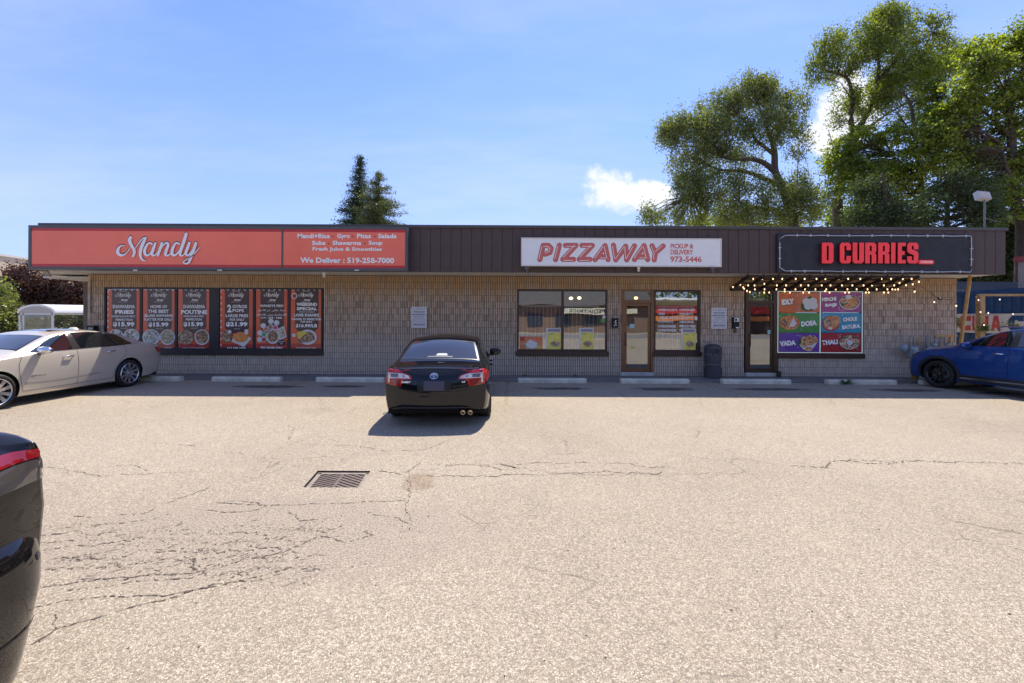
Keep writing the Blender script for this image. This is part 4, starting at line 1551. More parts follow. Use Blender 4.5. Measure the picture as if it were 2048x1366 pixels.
# towing notices on the wall
for px, lab in ((838, 'white towing notice on the wall behind the black sedan'), (1438, 'white towing notice on the wall above the grey bin')):
    P = Poster(px - 15.5, 613.5 if px < 1000 else 615.5, px + 15.5, 655.5 if px < 1000 else 657.5, YW - .055, lab, principled('notice_white', (0.66, 0.66, 0.70), 0.5, vary=.04), name='towing_notice', cat='notice', group='two white towing notices')
    for t_, a0, b0, a1, b1, bo in (("TOW IN ZONE", .28, .06, .72, .085, .01), ("UNAUTHORIZED VEHICLES", .10, .125, .90, .145, .01), ("ABSOLUTE TOWING", .12, .225, .88, .265, .06), ("519-977-0000", .22, .295, .78, .32, .01),
                               ("PRIVATE PROPERTY", .06, .36, .94, .40, .06), ("PARKED WITHOUT CONSENT", .12, .45, .88, .47, .01), ("WILL BE TOWED AT", .22, .505, .78, .53, .01),
                               ("OWNERS RISK AND EXPENSE", .10, .57, .90, .59, .01), ("TOWING           $000.00", .10, .635, .90, .655, .01), ("RELEASE OR DROP  $00.00", .10, .70, .90, .72, .02), ("STORAGE   $00.00 PER DAY", .10, .765, .90, .785, .01),
                               ("ABSOLUTE TOWING", .12, .82, .88, .86, .06), ("519-977-0000", .22, .895, .78, .92, .01)):
        P.txt(t_, a0, b0, a1, b1, mat=PM['black'], bold=bo)
    mb = MB()
    for a_, b_ in ((.12, .07), (.88, .07), (.12, .91), (.88, .91)):
        mb.ellipse_y(P.X(a_), P.Z(b_), .012, .012, P.Y - .02, 8)
    mb.build('screw', PM['black'], P.t)

# window lettering and paper posters in the pizza windows
t_ = thing('window_lettering', 'white menu lettering on the pizza window beside the door', 'lettering', (5.1, 13.46, 1.6))
for txt, x0, y0, x1, y1 in (("CHICKEN NUGGETS", 1316, 617.5, 1354, 622), ("HAMBURGERS", 1359, 617.5, 1390, 622), ("GYROS", 1317, 625.5, 1330, 630), ("PANZAROTTI", 1359, 625.5, 1386, 630),
                            ("GRILLED CHICKEN CAESAR PITA", 1319, 633.5, 1385, 638), ("CHICKEN FAJITA", 1316, 641.5, 1347, 646), ("ONION RINGS", 1359, 641.5, 1388, 646),
                            ("CHICKEN BURGER", 1316, 650, 1352, 655), ("FRENCH FRIES", 1359, 650, 1391, 655), ("CHICKEN FINGERS", 1315, 658, 1353, 663), ("POUTINE", 1359, 658, 1378, 663)):
    TX('lettering', txt, x0, y0, x1, y1, 13.452, M_letterw2, t_, bold=.03)
M_pyel = principled('paper_yellow', (0.82, 0.70, 0.14), 0.5, vary=.2, nscale=3)
for (x0, y0, x1, y1, lab) in ((1092, 656, 1122, 701, 'yellow food poster in the left pane of the pizza window'), (1158, 656, 1187, 701, 'pale yellow food poster in the right pane of the pizza window'),
                              (1362, 657, 1391.5, 701, 'yellow and green food poster low in the menu window')):
    P = Poster(x0, y0, x1, y1, 13.453, lab, principled('paper_white', (0.70, 0.70, 0.62), 0.5), name='food_poster', cat='poster', group='yellow food posters behind the pizza windows')
    P.rect(.12, .04, .93, .17, principled('print_grey', (0.28, 0.27, 0.33), .5))
    P.rect(.12, .20, 1, 1, M_pyel)
    P.txt("Fresh", .18, .23, .5, .30, mat=PM['green'], bold=.02)
    P.ell(.60, .70, .32, .13, F_salad, 'dish_picture')
    P.ell(.60, .70, .22, .08, F_meat, 'dish_picture')
P = Poster(1039, 673, 1085, 701, 13.453, 'red and orange pizza poster low in the corner of the left window', principled('paper_redorange', (0.72, 0.22, 0.10), 0.5, vary=.3, nscale=3), name='food_poster', cat='poster')
P.ell(.50, .62, .34, .30, F_salad, 'dish_picture')
P.poly([(.25, .6), (.45, .2), (.75, .45), (.80, .75), (.5, .85)], PM['plate'], 'dish_picture')
P.rect(.02, .02, .22, .30, PM['red'])
P.ell(.88, .75, .07, .13, PM['yellow'])
# stickers
for (px, py, w_, h_, m_, lab, nm) in ((1208, 634, 6, 6, M_white, 'small white square sticker in the pizza window corner', 'sticker'), (1206, 641, 10, 9, PM['green'], 'round green sticker in the pizza window', 'sticker'),
                                      (1264, 652, 9, 8, principled('sticker_teal', (.35, .6, .65), .5), 'pale blue sticker on the pizza shop door glass', 'sticker'),
                                      (1539.5, 664, 9, 8, principled('sticker_teal', (.35, .6, .65), .5), 'pale blue sticker on the curry shop door glass', 'sticker'),
                                      (1266, 694.5, 7, 4, principled('sticker_lime', (.6, .7, .05), .5), 'lime green sticker low on the pizza door', 'sticker'),
                                      (1392, 637, 6, 6, M_white, 'small white square sticker in the menu window', 'sticker')):
    x_, z_ = U(px, py, 13.44)
    yy_ = 13.44 if px not in (1264, 1539.5, 1266) else 13.432
    w2, h2 = w_ / 64 / 2, h_ / 64 / 2
    mb = MB()
    if 'round' in lab:
        mb.ellipse_y(x_, z_, w2, h2, yy_)
    else:
        mb.box(x_ - w2, x_ + w2, yy_, yy_ + .002, z_ - h2, z_ + h2)
    tag(mb.build(nm, m_), lab, 'sticker')
# neon OPEN sign above the curry door
t_ = thing('open_sign', 'unlit OPEN tube sign behind the glass over the curry door', 'sign', (7.75, 13.5, 2.5))
text('tube_letters', "OPEN", 7.42, 8.05, 2.42, 2.60, 13.47, principled('tube_glass', (.45, .45, .42), .3), t_, bold=-.012)
t_ = thing('open_sign', 'unlit red OPEN tube sign high in the left pizza window', 'sign', (.6, 13.52, 2.3))
text('tube_letters', "OPEN", .30, .95, 2.22, 2.40, 13.52, principled('tube_red', (.45, .06, .05), .3), t_, bold=-.012)

# letter boxes and door phone
x0, z0 = U(1223, 655, YW)
x1, z1 = U(1235, 636.5, YW)
t_ = thing('letter_box', 'black wall letter box with a white floral sticker beside the pizza door', 'letter box', (x0, YW, z0))
mb = MB()
mb.bbox(x0, x1, YW - .13, YW - .02, z0, z1 - .03, .008)
bx = mb.build('box', M_black, t_)
mb = MB()
mb.bbox(x0 - .008, x1 + .008, YW - .15, YW - .02, z1 - .05, z1, .01)
mb.build('lid', M_black, t_)
mb = MB()
cx = (x0 + x1) / 2
for dx, dz in ((0, 0), (.02, .04), (-.02, .05), (0, .09), (.03, -.03), (-.03, -.04), (.01, .12)):
    mb.ellipse_y(cx + dx, z0 + .10 + dz, .018, .016, YW - .132 - abs(dx) * .01, 8)
mb.build('flower_print', M_white, bx)
x0, z0 = U(1462, 657, YW)
x1, z1 = U(1475, 635, YW)
t_ = thing('intercom', 'black intercom with a white label and hanging cords left of the curry door', 'intercom', (x0, YW, z0))
mb = MB()
mb.bbox(x0 + .01, x1, YW - .12, YW - .02, z0, z1, .012)
bx = mb.build('box', M_black, t_)
mb = MB()
mb.box(x0 + .04, x1 - .02, YW - .124, YW - .1205, z1 - .13, z1 - .01)
mb.box(x0 + .09, x1 - .02, YW - .124, YW - .1205, z0 + .01, z0 + .05)
lb = mb.build('label', M_white, bx)
mb = MB()
mb.box(x0 + .06, x1 - .08, YW - .128, YW - .1245, z1 - .11, z1 - .04)
mb.build('keypad', M_black, lb)
mb = MB()
mb.tube([(x0 + .04, YW - .06, z0), (x0 + .05, YW - .07, z0 - .08), (x0 + .07, YW - .06, z0 - .14)], .012, 6)
mb.tube([(x0 + .12, YW - .06, z0), (x0 + .12, YW - .07, z0 - .09), (x0 + .13, YW - .06, z0 - .13)], .012, 6)
mb.build('cord', M_black, t_)
x0, z0 = U(178, 668, 13.3)
x1, z1 = U(193, 651, 13.3)
t_ = thing('number_sign', 'small black box sign with a pale number at the left corner', 'sign', (x0, 13.3, z0))
mb = MB()
mb.bbox(x0, x1, 13.22, 13.38, z0, z1, .006)
mb.build('box', M_black, t_)
text('lettering', "2763", x0 + .05, x1 - .04, z1 - .12, z1 - .06, 13.217, M_white, t_, bold=.02)

# ================================================================== WHEEL STOPS, BIN, PLANTS
M_stop = principled('wheel_stop_concrete', (0.60, 0.565, 0.46), 0.88, vary=0.25, nscale=4, bump=.5, bscale=40)
bm = bmesh.new()
prof = [(-.085, 0), (.085, 0), (.085, .085), (.062, .125), (-.062, .125), (-.085, .085)]
mb = MB()
L = .95
mb.add([(-L, y, z) for y, z in prof] + [(-L + .02, y, z) for y, z in prof] + [(L - .02, y, z) for y, z in prof] + [(L, y * .95, z * .97) for y, z in prof],
       [tuple(range(6))[::-1], tuple(range(18, 24))] + [(a * 6 + i, a * 6 + (i + 1) % 6, (a + 1) * 6 + (i + 1) % 6, (a + 1) * 6 + i) for a in range(3) for i in range(6)])
stop_me = mb.mesh('body', M_stop)
bm.free()
SL = ['grey concrete wheel stop beside the white sedan rear wheel', 'grey concrete wheel stop under the left menu posters', 'grey concrete wheel stop just left of the black sedan',
      'grey concrete wheel stop under the wide pizza window', 'grey concrete wheel stop in front of the pizza door', 'grey concrete wheel stop between the bin and the curry door',
      'grey concrete wheel stop with a small weed growing against it', 'grey concrete wheel stop under the blue car front wheel', 'grey concrete wheel stop in front of the black sedan']
for i, (c_, lab) in enumerate(zip([299, 497.5, 703.5, 1104, 1307.5, 1509, 1718, 1906, 905], SL)):
    xx = U(c_, 765, 12.05)[0]
    t_ = thing('wheel_stop', lab, 'wheel stop', (xx, 12.0, 0), 'concrete wheel stops along the walkway', rot=Matrix.Rotation(rnd.uniform(-.008, .008), 4, 'Z'))
    o = bpy.data.objects.new('body', stop_me)
    COL.objects.link(o)
    o.parent = t_
    for dx in (-.6, .6):
        mbp = MB()
        mbp.lathe([(0, .1255), (.014, .1255), (.014, .133), (0, .134)], 8, (dx, 0, 0))
        oo = bpy.data.objects.new('pin', mbp.mesh('pin', principled('rusty_pin', (.12, .06, .04), .8)))
        COL.objects.link(oo)
        oo.parent = t_

xb_, _z = U(1430, 754, 12.9)
t_ = thing('litter_bin', 'round dark grey litter bin with a domed hood beside the pizza window', 'litter bin', (xb_, 13.05, 0))
M_bin = principled('bin_plastic', (0.055, 0.056, 0.065), 0.55, vary=.1)
mb = MB()
mb.lathe([(0, .022), (.235, .022), (.25, .04), (.245, .30), (.252, .30), (.252, .33), (.228, .34), (.235, .5), (.24, .62), (.232, .71), (.222, .71), (.0, .71)], 40, (xb_, 13.05, 0))
mb.build('body', M_bin, t_, smooth=False)
mb = MB()
mb.lathe([(.226, .425), (.24, .43), (.24, .445), (.226, .45)], 40, (xb_, 13.05, 0))
mb.lathe([(.226, .715), (.238, .72), (.238, .735), (.226, .74)], 40, (xb_, 13.05, 0))
mb.build('band', principled('bin_band', (.16, .16, .17), .4), t_, smooth=True)
mb = MB()
mb.lathe([(.225, .90), (.245, .905), (.235, .96), (.19, 1.01), (.10, 1.04), (0, 1.05)], 40, (xb_, 13.05, 0))
mb.lathe([(.0, .899), (.225, .90)], 40, (xb_, 13.05, 0))
mb.lathe([(0, .71), (.18, .71), (.18, .9)], 24, (xb_, 13.05, 0))
for k in range(4):
    a_ = PI / 4 + k * PI / 2
    m_ = Matrix.Translation((xb_, 13.05, 0)) @ Matrix.Rotation(a_ - PI / 2 * .0, 4, 'Z')
    mb.box(.17, .232, -.10, .10, .70, .91, mat=m_)
mb.build('hood', M_bin, t_)


def weed(px, py, Y, label, s=.22, n=26, seed=1):
    r_ = random.Random(seed)
    x_, _ = U(px, py, Y)
    t_ = thing('weed', label, 'weed', (x_, Y, 0))
    mb = MB()
    st = MB()
    for k in range(n):
        a_ = r_.uniform(0, 2 * PI)
        l = s * r_.uniform(.4, 1)
        el = r_.uniform(.15, 1.2)
        d = Vector((math.cos(a_) * math.cos(el), math.sin(a_) * math.cos(el) * .5, math.sin(el) * .7))
        p = Vector((x_, Y, .01))
        q = p + d * l
        n_ = d.cross(Vector((0, 0, 1))).normalized() * .018
        mid = p + d * l * .6 + Vector((0, 0, .01))
        mb.add([p + d * l * .2, mid - n_, q, mid + n_], [(0, 1, 2, 3)])
        st.tube([p, mid], .002, 4)
    mb.build('leaves', M_weedleaf, t_)
    st.build('stem', M_weedleaf, t_)


M_weedleaf = mat_leaf('weed_leaf', (0.02, 0.05, 0.01), (0.05, 0.11, 0.02), (0.09, 0.16, 0.03), .3)
weed(1692, 766, 11.88, 'low green weed spreading against the right hand wheel stop', .32, 40, 2)
weed(1048, 752, 13.2, 'tuft of dry weed at the wall foot by the pizza window', .16, 16, 4)
weed(1150, 752, 13.2, 'second dry tuft at the wall foot below the pizza window', .14, 12, 5)
# timber block beside the curry door
x_, z_ = U(1558, 752, 13.25)
mb = MB()
mb.bbox(x_ - .05, x_ + .05, 13.2, 13.3, .022, .20, .008)
tag(mb.build('door_wedge', M_dkbronze), 'small dark upright block at the foot of the curry door frame', 'door stop')

# ================================================================== LATTICE AWNING AND BULB STRINGS
M_timber = principled('dark_timber', (0.028, 0.020, 0.017), 0.65, vary=.3, nscale=8)
t_ = thing('lattice_awning', 'dark timber lattice canopy sloping under the soffit over the curry door', 'canopy', (9.2, 12.8, 2.9))
XA, XB = 6.82, 11.72
YN, ZN, YO, ZO = 12.40, 3.055, 13.36, 2.735      # outer (near) edge and the edge at the wall


def aw(tt, dz=0):
    return (YN + (YO - YN) * tt, ZN + (ZO - ZN) * tt + dz)


def beam(mb, p, q, w_, h_):
    p, q = Vector(p), Vector(q)
    d = (q - p).normalized()
    up = Vector((0, 0, 1))
    s_ = d.cross(up).normalized() * w_ / 2
    u_ = s_.cross(d).normalized() * h_ / 2
    c = []
    for e in (p, q):
        c += [e - s_ - u_, e + s_ - u_, e + s_ + u_, e - s_ + u_]
    mb.add(c, [(0, 3, 2, 1), (4, 5, 6, 7), (0, 1, 5, 4), (1, 2, 6, 5), (2, 3, 7, 6), (3, 0, 4, 7)])


for k in range(12):
    x_ = XA + (XB - XA) * k / 11
    mb = MB()
    beam(mb, (x_, *aw(0)), (x_, *aw(1)), .045, .09)
    mb.build('rafter', M_timber, t_)
for tt, hh in ((0.02, .05), (.36, .04), (.68, .04), (1.0, .11)):
    mb = MB()
    y_, z_ = aw(tt, .05 if tt not in (0.02, 1.0) else 0.0)
    beam(mb, (XA - .03, y_ + (.03 if tt == 1 else 0), z_), (XB + .03, y_ + (.03 if tt == 1 else 0), z_), .05, hh)
    mb.build('crossbar', M_timber, t_)

M_cord = principled('black_cord', (0.012, 0.012, 0.012), .6)
M_bulb = principled('lit_bulb', (1.0, .8, .55), .3, emit=(1.0, 0.62, 0.34), es=0.95)
M_bulb2 = principled('pale_bulb', (.8, .76, .7), .2, emit=(1.0, 0.85, 0.7), es=.55)
mb = MB()
mb.lathe([(0, -.060), (.010, -.056), (.016, -.042), (.018, -.029), (.014, -.014), (.009, -.003), (0, 0)], 10)
bulb_me = mb.mesh('bulb', M_bulb, True)
bulb_me2 = mb.mesh('bulb', M_bulb2, True)
mb = MB()
mb.lathe([(0, .045), (.014, .045), (.016, 0), (0, -.004)], 8)
cap_me = mb.mesh('socket', M_black, True)


def string_lights(label, pts, bulbs, Y, me=bulb_me):
    """pts: cord points; bulbs: world positions of the bulb necks"""
    t_ = thing('string_lights', label, 'string lights', pts[0], 'strings of small warm bulbs')
    mb = MB()
    mb.tube(pts, .006, 5, cap=False)
    mb.build('cord', M_cord, t_)
    for b in bulbs:
        o = inst('bulb', me, t_, Matrix.Translation(b))
        inst('socket', cap_me, o, Matrix.Translation(b))


def zoomb(l, y0):
    out = []
    for e in l:
        x, y = e if isinstance(e, tuple) else (e, y0)
        out.append((1450 + x / 4.55, 530 + y / 4.55 - 1.0))
    return out


rows = [
    ('upper bulb string looped under the front edge of the timber lattice', zoomb([257, 337, 437, 521, 643, 725, 833, 913, 1034, 1121, 1231, 1310, 1429, 1511, 1618, 1698, (1765, 157)], 131), .18),
    ('second bulb string woven through the middle of the timber lattice', zoomb([(138, 181), 211, 269, (358, 176), 472, 556, 690, 759, 880, 960, 1065, 1159, 1261, 1338, 1446, 1540, (1588, 168), (1648, 188), (1708, 180)], 190), .55),
    ('third bulb string along the lower back rail of the lattice', zoomb([(72, 205), (165, 208), (174, 220), 272, 360, 468, 543, 641, 728, 823, 922, 1008, 1114, 1198, 1297, 1380, 1478, 1523, 1548, 1575], 226), .85),
    ('lowest bulb string hanging just above the curry door and boards', zoomb([(200, 241), (226, 250), 356, 402, (543, 245), 590, 712, 765, (911, 243), 952, 1093, 1129, 1282, 1309, 1446, 1486, (1727, 240)], 255), .97),
]
for lab, bl, tt in rows:
    Yb = YN + (YO - YN) * tt
    bs, cord = [], []
    for px, py in bl:
        x_, z_ = U(px, py, Yb)
        bs.append((x_, Yb, z_ + .03))
        cord.append((x_, Yb + .01, z_ + .075))
    pts = [cord[0]]
    for a, b in zip(cord[:-1], cord[1:]):
        pts += [((a[0] + b[0]) / 2, a[1], (a[2] + b[2]) / 2 + rnd.uniform(-.03, .035)), b]
    string_lights(lab, pts, bs, Yb)
pp = [(1818, 565, 12.9), (1850, 577, 13.2), (1871, 593, 13.3), (1881, 597, 13.35), (1912, 601, 13.4), (1960, 599, 14.2), (2060, 598, 14.0)]
pts = [(U(x, y, Y)[0], Y, U(x, y, Y)[1]) for x, y, Y in pp]
bl = [(1829, 583.5, 13.0), (1868.5, 604, 13.3), (1912.5, 611.5, 13.4)]
string_lights('loose bulb string drooping from the lattice to the building corner', pts[:5], [(U(x, y, Y)[0], Y, U(x, y, Y)[1] + .03) for x, y, Y in bl], 13)
x_, z_ = U(1879, 597, 13.3)
mb = MB()
mb.bbox(x_ - .05, x_ + .05, 13.26, 13.32, z_ - .04, z_ + .04, .01)
o = mb.build('junction_box', M_black)
tag(o, 'small black and white junction box on the loose bulb cord', 'junction box')
mb = MB()
mb.box(x_ - .05, x_ + .01, 13.252, 13.258, z_, z_ + .036)
mb.build('label', M_white, o)
string_lights('bulb string strung across the blue container beside the blue car',
              [(13.87, 13.55, 2.38), (14.6, 14.4, 2.31), (15.6, 14.6, 2.30), (17.4, 14.8, 2.36)],
              [(U(x, y, Y)[0], Y, U(x, y, Y)[1] + .03) for x, y, Y in ((1957, 600, 14.6), (1999.5, 599, 14.6))], 14, bulb_me2)
string_lights('second lower bulb string in front of the red container lettering',
              [(14.7, 14.6, 2.1), (15.6, 14.5, 1.98), (17.2, 14.6, 2.05)],
              [(U(x, y, Y)[0], Y, U(x, y, Y)[1] + .03) for x, y, Y in ((1961, 624, 14.6), (1976.5, 626, 14.6), (2026, 628, 14.6), (1968, 650, 14.5))], 14, bulb_me2)

# ================================================================== GAS METERS, PIPES, POLE, BOLLARD
M_yel = principled('yellow_pipe_paint', (0.56, 0.32, 0.09), 0.5, vary=.2, nscale=9)
M_gas = principled('gas_grey', (0.30, 0.34, 0.37), 0.5, metal=.2, vary=.2, nscale=8)
x_, z_ = 14.0, 0
p0, p1 = U(1940.5, 555, 12.75), U(1921, 690, 13.1)
d_ = ((p1[0] - p0[0]), (p1[1] - p0[1]))
f_ = (p1[1] - 0.0) / (p0[1] - p1[1])
base = (p1[0] + d_[0] * f_, 13.4, 0.0)
mb = MB()
mb.tube([base, (p1[0], 13.1, p1[1]), (p0[0], 12.75, ZS - .005)], .045, 12)
o = mb.build('support_pole', M_yel, smooth=True)
tag(o, 'slanting yellow steel pole propping the right end of the canopy', 'pole')

for i, (px, lab) in enumerate(((1826, 'leftmost of the three grey gas meters on the wall'), (1860, 'middle one of the three grey gas meters on the wall'), (1888, 'rightmost of the three grey gas meters on the wall'))):
    xx = U(px, 700, 13.2)[0]
    t_ = thing('gas_meter', lab, 'gas meter', (xx, 13.25, .7), 'three gas meters behind the blue car')
    mb = MB()
    mb.bbox(xx - .12, xx + .12, 13.12, 13.34, .62, .98, .035)
    mb.lathe([(0, -.05), (.11, -.05), (.11, .03), (0, .03)], 20, (xx, 13.12, .78), axis='y')
    mb.build('body', M_gas, t_)
    mb = MB()
    pts = [(xx - .09, 13.23, .98)] + [(xx - .02 + .075 * math.cos(a) , 13.23, 1.20 + .09 * math.sin(a)) for a in np.linspace(PI, 0, 9)] + [(xx + .055, 13.23, 1.02), (xx + .2, 13.23, 1.02)]
    mb.tube(pts, .018, 8)
    mb.build('pipe', M_gas, t_, smooth=True)
    mb = MB()
    mb.lathe([(0, -.03), (.10, -.03), (.13, 0), (.10, .03), (0, .03)], 20, (xx - .27 if i == 0 else xx + .17, 13.2, .93 if i == 0 else 1.06), axis='y') if i == 0 else mb.lathe([(0, -.04), (.06, -.04), (.07, 0), (.06, .04), (0, .04)], 14, (xx + .14, 13.2, 1.04), axis='y')
    mb.tube([(xx - .27 if i == 0 else xx + .14, 13.2, .93 if i == 0 else 1.04), (xx, 13.2, .93 if i == 0 else 1.0)], .02, 8)
    mb.build('regulator', M_gas, t_, smooth=True)
    mb = MB()
    mb.tube([(xx + .2, 13.23, 1.02), (xx + .2, 13.23, 1.26)], .025, 8)
    mb.lathe([(.035, 0), (.035, .04)], 10, (xx + .2, 13.23, 1.12))
    mb.build('riser', M_yel if i != 1 else M_gas, t_, smooth=True)
a_, b_ = U(1873, 671.5, 13.2), U(1914, 671.5, 13.1)
mb = MB()
mb.tube([(a_[0], 13.25, a_[1] - .32), (a_[0], 13.25, a_[1] - .03), (a_[0] + .04, 13.24, a_[1]), (b_[0], 13.1, b_[1])], .032, 10)
mb.tube([(a_[0] + .42, 13.2, a_[1]), (a_[0] + .42, 13.2, a_[1] - .28)], .026, 8)
mb.lathe([(.045, -.03), (.045, .03)], 10, (a_[0] + .42, 13.2, a_[1] - .15))
tag(mb.build('gas_pipe', M_yel, smooth=True), 'yellow gas pipe running level above the three meters', 'pipe')

for px, lab in ((1830, 'yellow bollard peeping out under the nose of the blue car'),):
    xx = U(px, 755, 12.9)[0]
    t_ = thing('bollard', lab, 'bollard', (xx, 12.9, 0))
    mb = MB()
    mb.lathe([(.0, .0), (.085, 0), (.085, .60), (.06, .66), (0, .68)], 20, (xx, 12.9, .022))
    mb.build('post', M_yel, t_, smooth=True)
    mb = MB()
    mb.lathe([(.087, .42), (.0885, .42), (.0885, .5), (.087, .5)], 20, (xx, 12.9, .022))
    mb.build('band', M_black, t_)
mb = MB()
mb.bbox(12.4, 14.1, 12.55, 12.75, .022, .24, .02)
tag(mb.build('timber_sleeper', principled('old_timber', (0.20, 0.13, 0.07), .85, vary=.3, nscale=10)), 'old brown timber sleeper lying under the blue car by the wall', 'timber')

# ================================================================== BLUE CONTAINER YARD ON THE RIGHT
M_cont = principled('container_blue', (0.012, 0.055, 0.14), 0.5, vary=.25, nscale=1.2, coat=.1)
M_contw = principled('container_white', (0.62, 0.58, 0.53), 0.6, vary=.12, nscale=4)
M_contr = principled('container_red', (0.52, 0.07, 0.06), 0.6, vary=.25, nscale=9)
XC = 17.7
t_ = thing('shipping_container', 'blue corrugated shipping container with big faded red and blue letters', 'shipping container', (XC, 20, 0), rot=None)
y, pit = 14.2, .28
prof = []
while y < 26:
    prof += [(XC, y), (XC, y + .14), (XC + .04, y + .17), (XC + .04, y + .25)]
    y += pit
mb = MB()
n = len(prof)
mb.add([(a, b, .15) for a, b in prof] + [(a, b, 2.78) for a, b in prof], [(i + 1, i, n + i, n + i + 1) for i in range(n - 1)])
mb.add([(XC, 14.2, .15), (XC + 2.4, 14.2, .15), (XC + 2.4, 14.2, 2.78), (XC, 14.2, 2.78)], [(0, 1, 2, 3)])
mb.build('side_wall', M_cont, t_)
mb = MB()
for z0, z1 in ((.02, .16), (2.77, 2.90)):
    mb.box(XC - .03, XC + .06, 14.1, 26.1, z0, z1)
    mb.box(XC + .06, XC + 2.45, 14.1, 14.22, z0, z1)
for y in (14.1, 25.98):
    mb.box(XC - .031, XC + .12, y, y + .12, .16, 2.77)
mb.build('frame', M_cont, t_)
mb = MB()
mb.box(XC - .02, XC + 2.45, 14.1, 26.1, 2.90, 2.93)
mb.build('roof', M_cont, t_)


def on_x(name, pts, mat, parent, x, holes=()):
    """polygon given as (along, z) with along running from far left to near right on a wall facing -X"""
    loops = [[Vector((p[0], p[1], 0)) for p in pts]] + [[Vector((p[0], p[1], 0)) for p in h] for h in holes]
    mb = MB()
    mb.add([(x, -p.x, p.y) for lp in loops for p in lp], [tuple(t) for t in tessellate_polygon(loops)])
    return mb.build(name, mat, parent)


def rr(x0, x1, z0, z1, r):
    out = []
    for cx, cz, a0 in ((x1 - r, z0 + r, -PI / 2), (x1 - r, z1 - r, 0), (x0 + r, z1 - r, PI / 2), (x0 + r, z0 + r, PI)):
        out += [(cx + r * math.cos(a0 + t), cz + r * math.sin(a0 + t)) for t in np.linspace(0, PI / 2, 5)]
    return out


def yat(px, py):
    """distance at which the line of sight through px meets the container side"""
    return XC * FPX / ((px - HX) + ROLL * (py - HY))


lg = on_x('logo_panel', rr(-yat(1913, 645) , -13.9, 1.32, 2.05, .10), M_contw, t_, XC - .035)
# letters CIMA CO as painted panels, from far (left) to near (right)
zA, zB = 1.40, 1.97
def cont_letters(ch, pxa, pxb, m_):
    a, b = -yat(pxa, 645), -yat(pxb, 645)
    h = zB - zA
    w_ = b - a
    G = {
        'C': ([(0, .25), (.25, 0), (1, 0), (1, .35), (.65, .35), (.6, .28), (.45, .28), (.4, .35), (.4, .65), (.45, .72), (.6, .72), (.65, .65), (1, .65), (1, 1), (.25, 1), (0, .75)], []),
        'I': ([(.2, 0), (.8, 0), (.8, 1), (.2, 1)], []),
        'M': ([(0, 0), (.3, 0), (.3, .5), (.5, .2), (.7, .5), (.7, 0), (1, 0), (1, 1), (.7, 1), (.5, .65), (.3, 1), (0, 1)], []),
        'A': ([(0, 0), (.3, 0), (.36, .22), (.64, .22), (.7, 0), (1, 0), (.72, 1), (.28, 1)], [[(.43, .42), (.57, .42), (.5, .7)]]),
        'O': ([(0, .3), (.3, 0), (.7, 0), (1, .3), (1, .7), (.7, 1), (.3, 1), (0, .7)], [[(.36, .38), (.64, .38), (.64, .62), (.36, .62)]]),
    }
    o_, hs = G[ch]
    f = lambda L_: [(a + p * w_, zA + q * h) for p, q in L_]
    on_x('letter', f(o_), m_, t_, XC - .042, [f(q) for q in hs])


for ch, a, b, m_ in (('C', 1919, 1944, M_contr), ('I', 1945, 1953, M_contr), ('M', 1955, 1979, M_contr), ('A', 1984, 2004, M_contr), ('C', 2019, 2050, M_cont), ('O', 2056, 2090, M_cont)):
    cont_letters(ch, a, b, m_)

M_wood = principled('pergola_wood', (0.42, 0.26, 0.12), .7, vary=.25, nscale=7)
t_ = thing('timber_pergola', 'light timber pergola post and beam in front of the blue container', 'pergola', (15.9, 14.8, 0))
p_ = U(1961, 592, 14.7)
mb = MB()
mb.bbox(p_[0] - .09, p_[0] + .09, 14.62, 14.78, 0, p_[1], .01)
mb.build('post', M_wood, t_)
mb = MB()
mb.bbox(p_[0] + 3.6, p_[0] + 3.78, 14.0, 14.16, 0, p_[1], .01)
mb.build('post', M_wood, t_)
mb = MB()
beam(mb, (p_[0] - .1, 14.7, p_[1] + .03), (p_[0] + 4.0, 14.1, p_[1] + .03), .07, .08)
mb.build('beam', M_wood, t_)

# shed roof and brick house beyond
M_shingle = principled('grey_shingle', (0.07, 0.063, 0.06), .9, vary=.35, nscale=6)
t_ = thing('shed', 'low shed with a grey shingle roof behind the blue container', 'shed', (26, 24, 0))
mb = MB()
mb.box(21.6, 30, 21, 28, 0, 3.0)
mb.build('wall', principled('shed_wall', (.3, .28, .25), .9, vary=.1), t_)
mb = MB()
mb.add([(21.2, 20.7, 3.0), (30.4, 20.7, 3.0), (30.4, 24.5, 4.0), (21.2, 24.5, 4.0), (30.4, 28.3, 3.0), (21.2, 28.3, 3.0)], [(0, 1, 2, 3), (3, 2, 4, 5), (0, 3, 5), (1, 4, 2)])
mb.build('roof', M_shingle, t_)
t_ = thing('brick_house', 'pale brick building with a red roof edge at the far right', 'building', (24, 19, 0))
p_ = U(2036, 514, 21.5)
mb = MB()
mb.box(p_[0], p_[0] + 8, 19, 21.5, 0, p_[1] - .25)
mb.build('wall', principled('pale_brick', (.40, .29, .24), .9, vary=.2, nscale=12, bump=.4), t_)
mb = MB()
mb.box(p_[0] - .12, p_[0] + 8.1, 18.85, 21.6, p_[1] - .25, p_[1])
mb.build('roof', principled('red_edge', (.32, .05, .04), .6, vary=.1), t_)
mb = MB()
mb.bbox(p_[0] + .25, p_[0] + .5, 18.86, 18.99, p_[1] - 1.45, p_[1] - 1.25, .02)
mb.build('wall_lamp', M_white, t_)

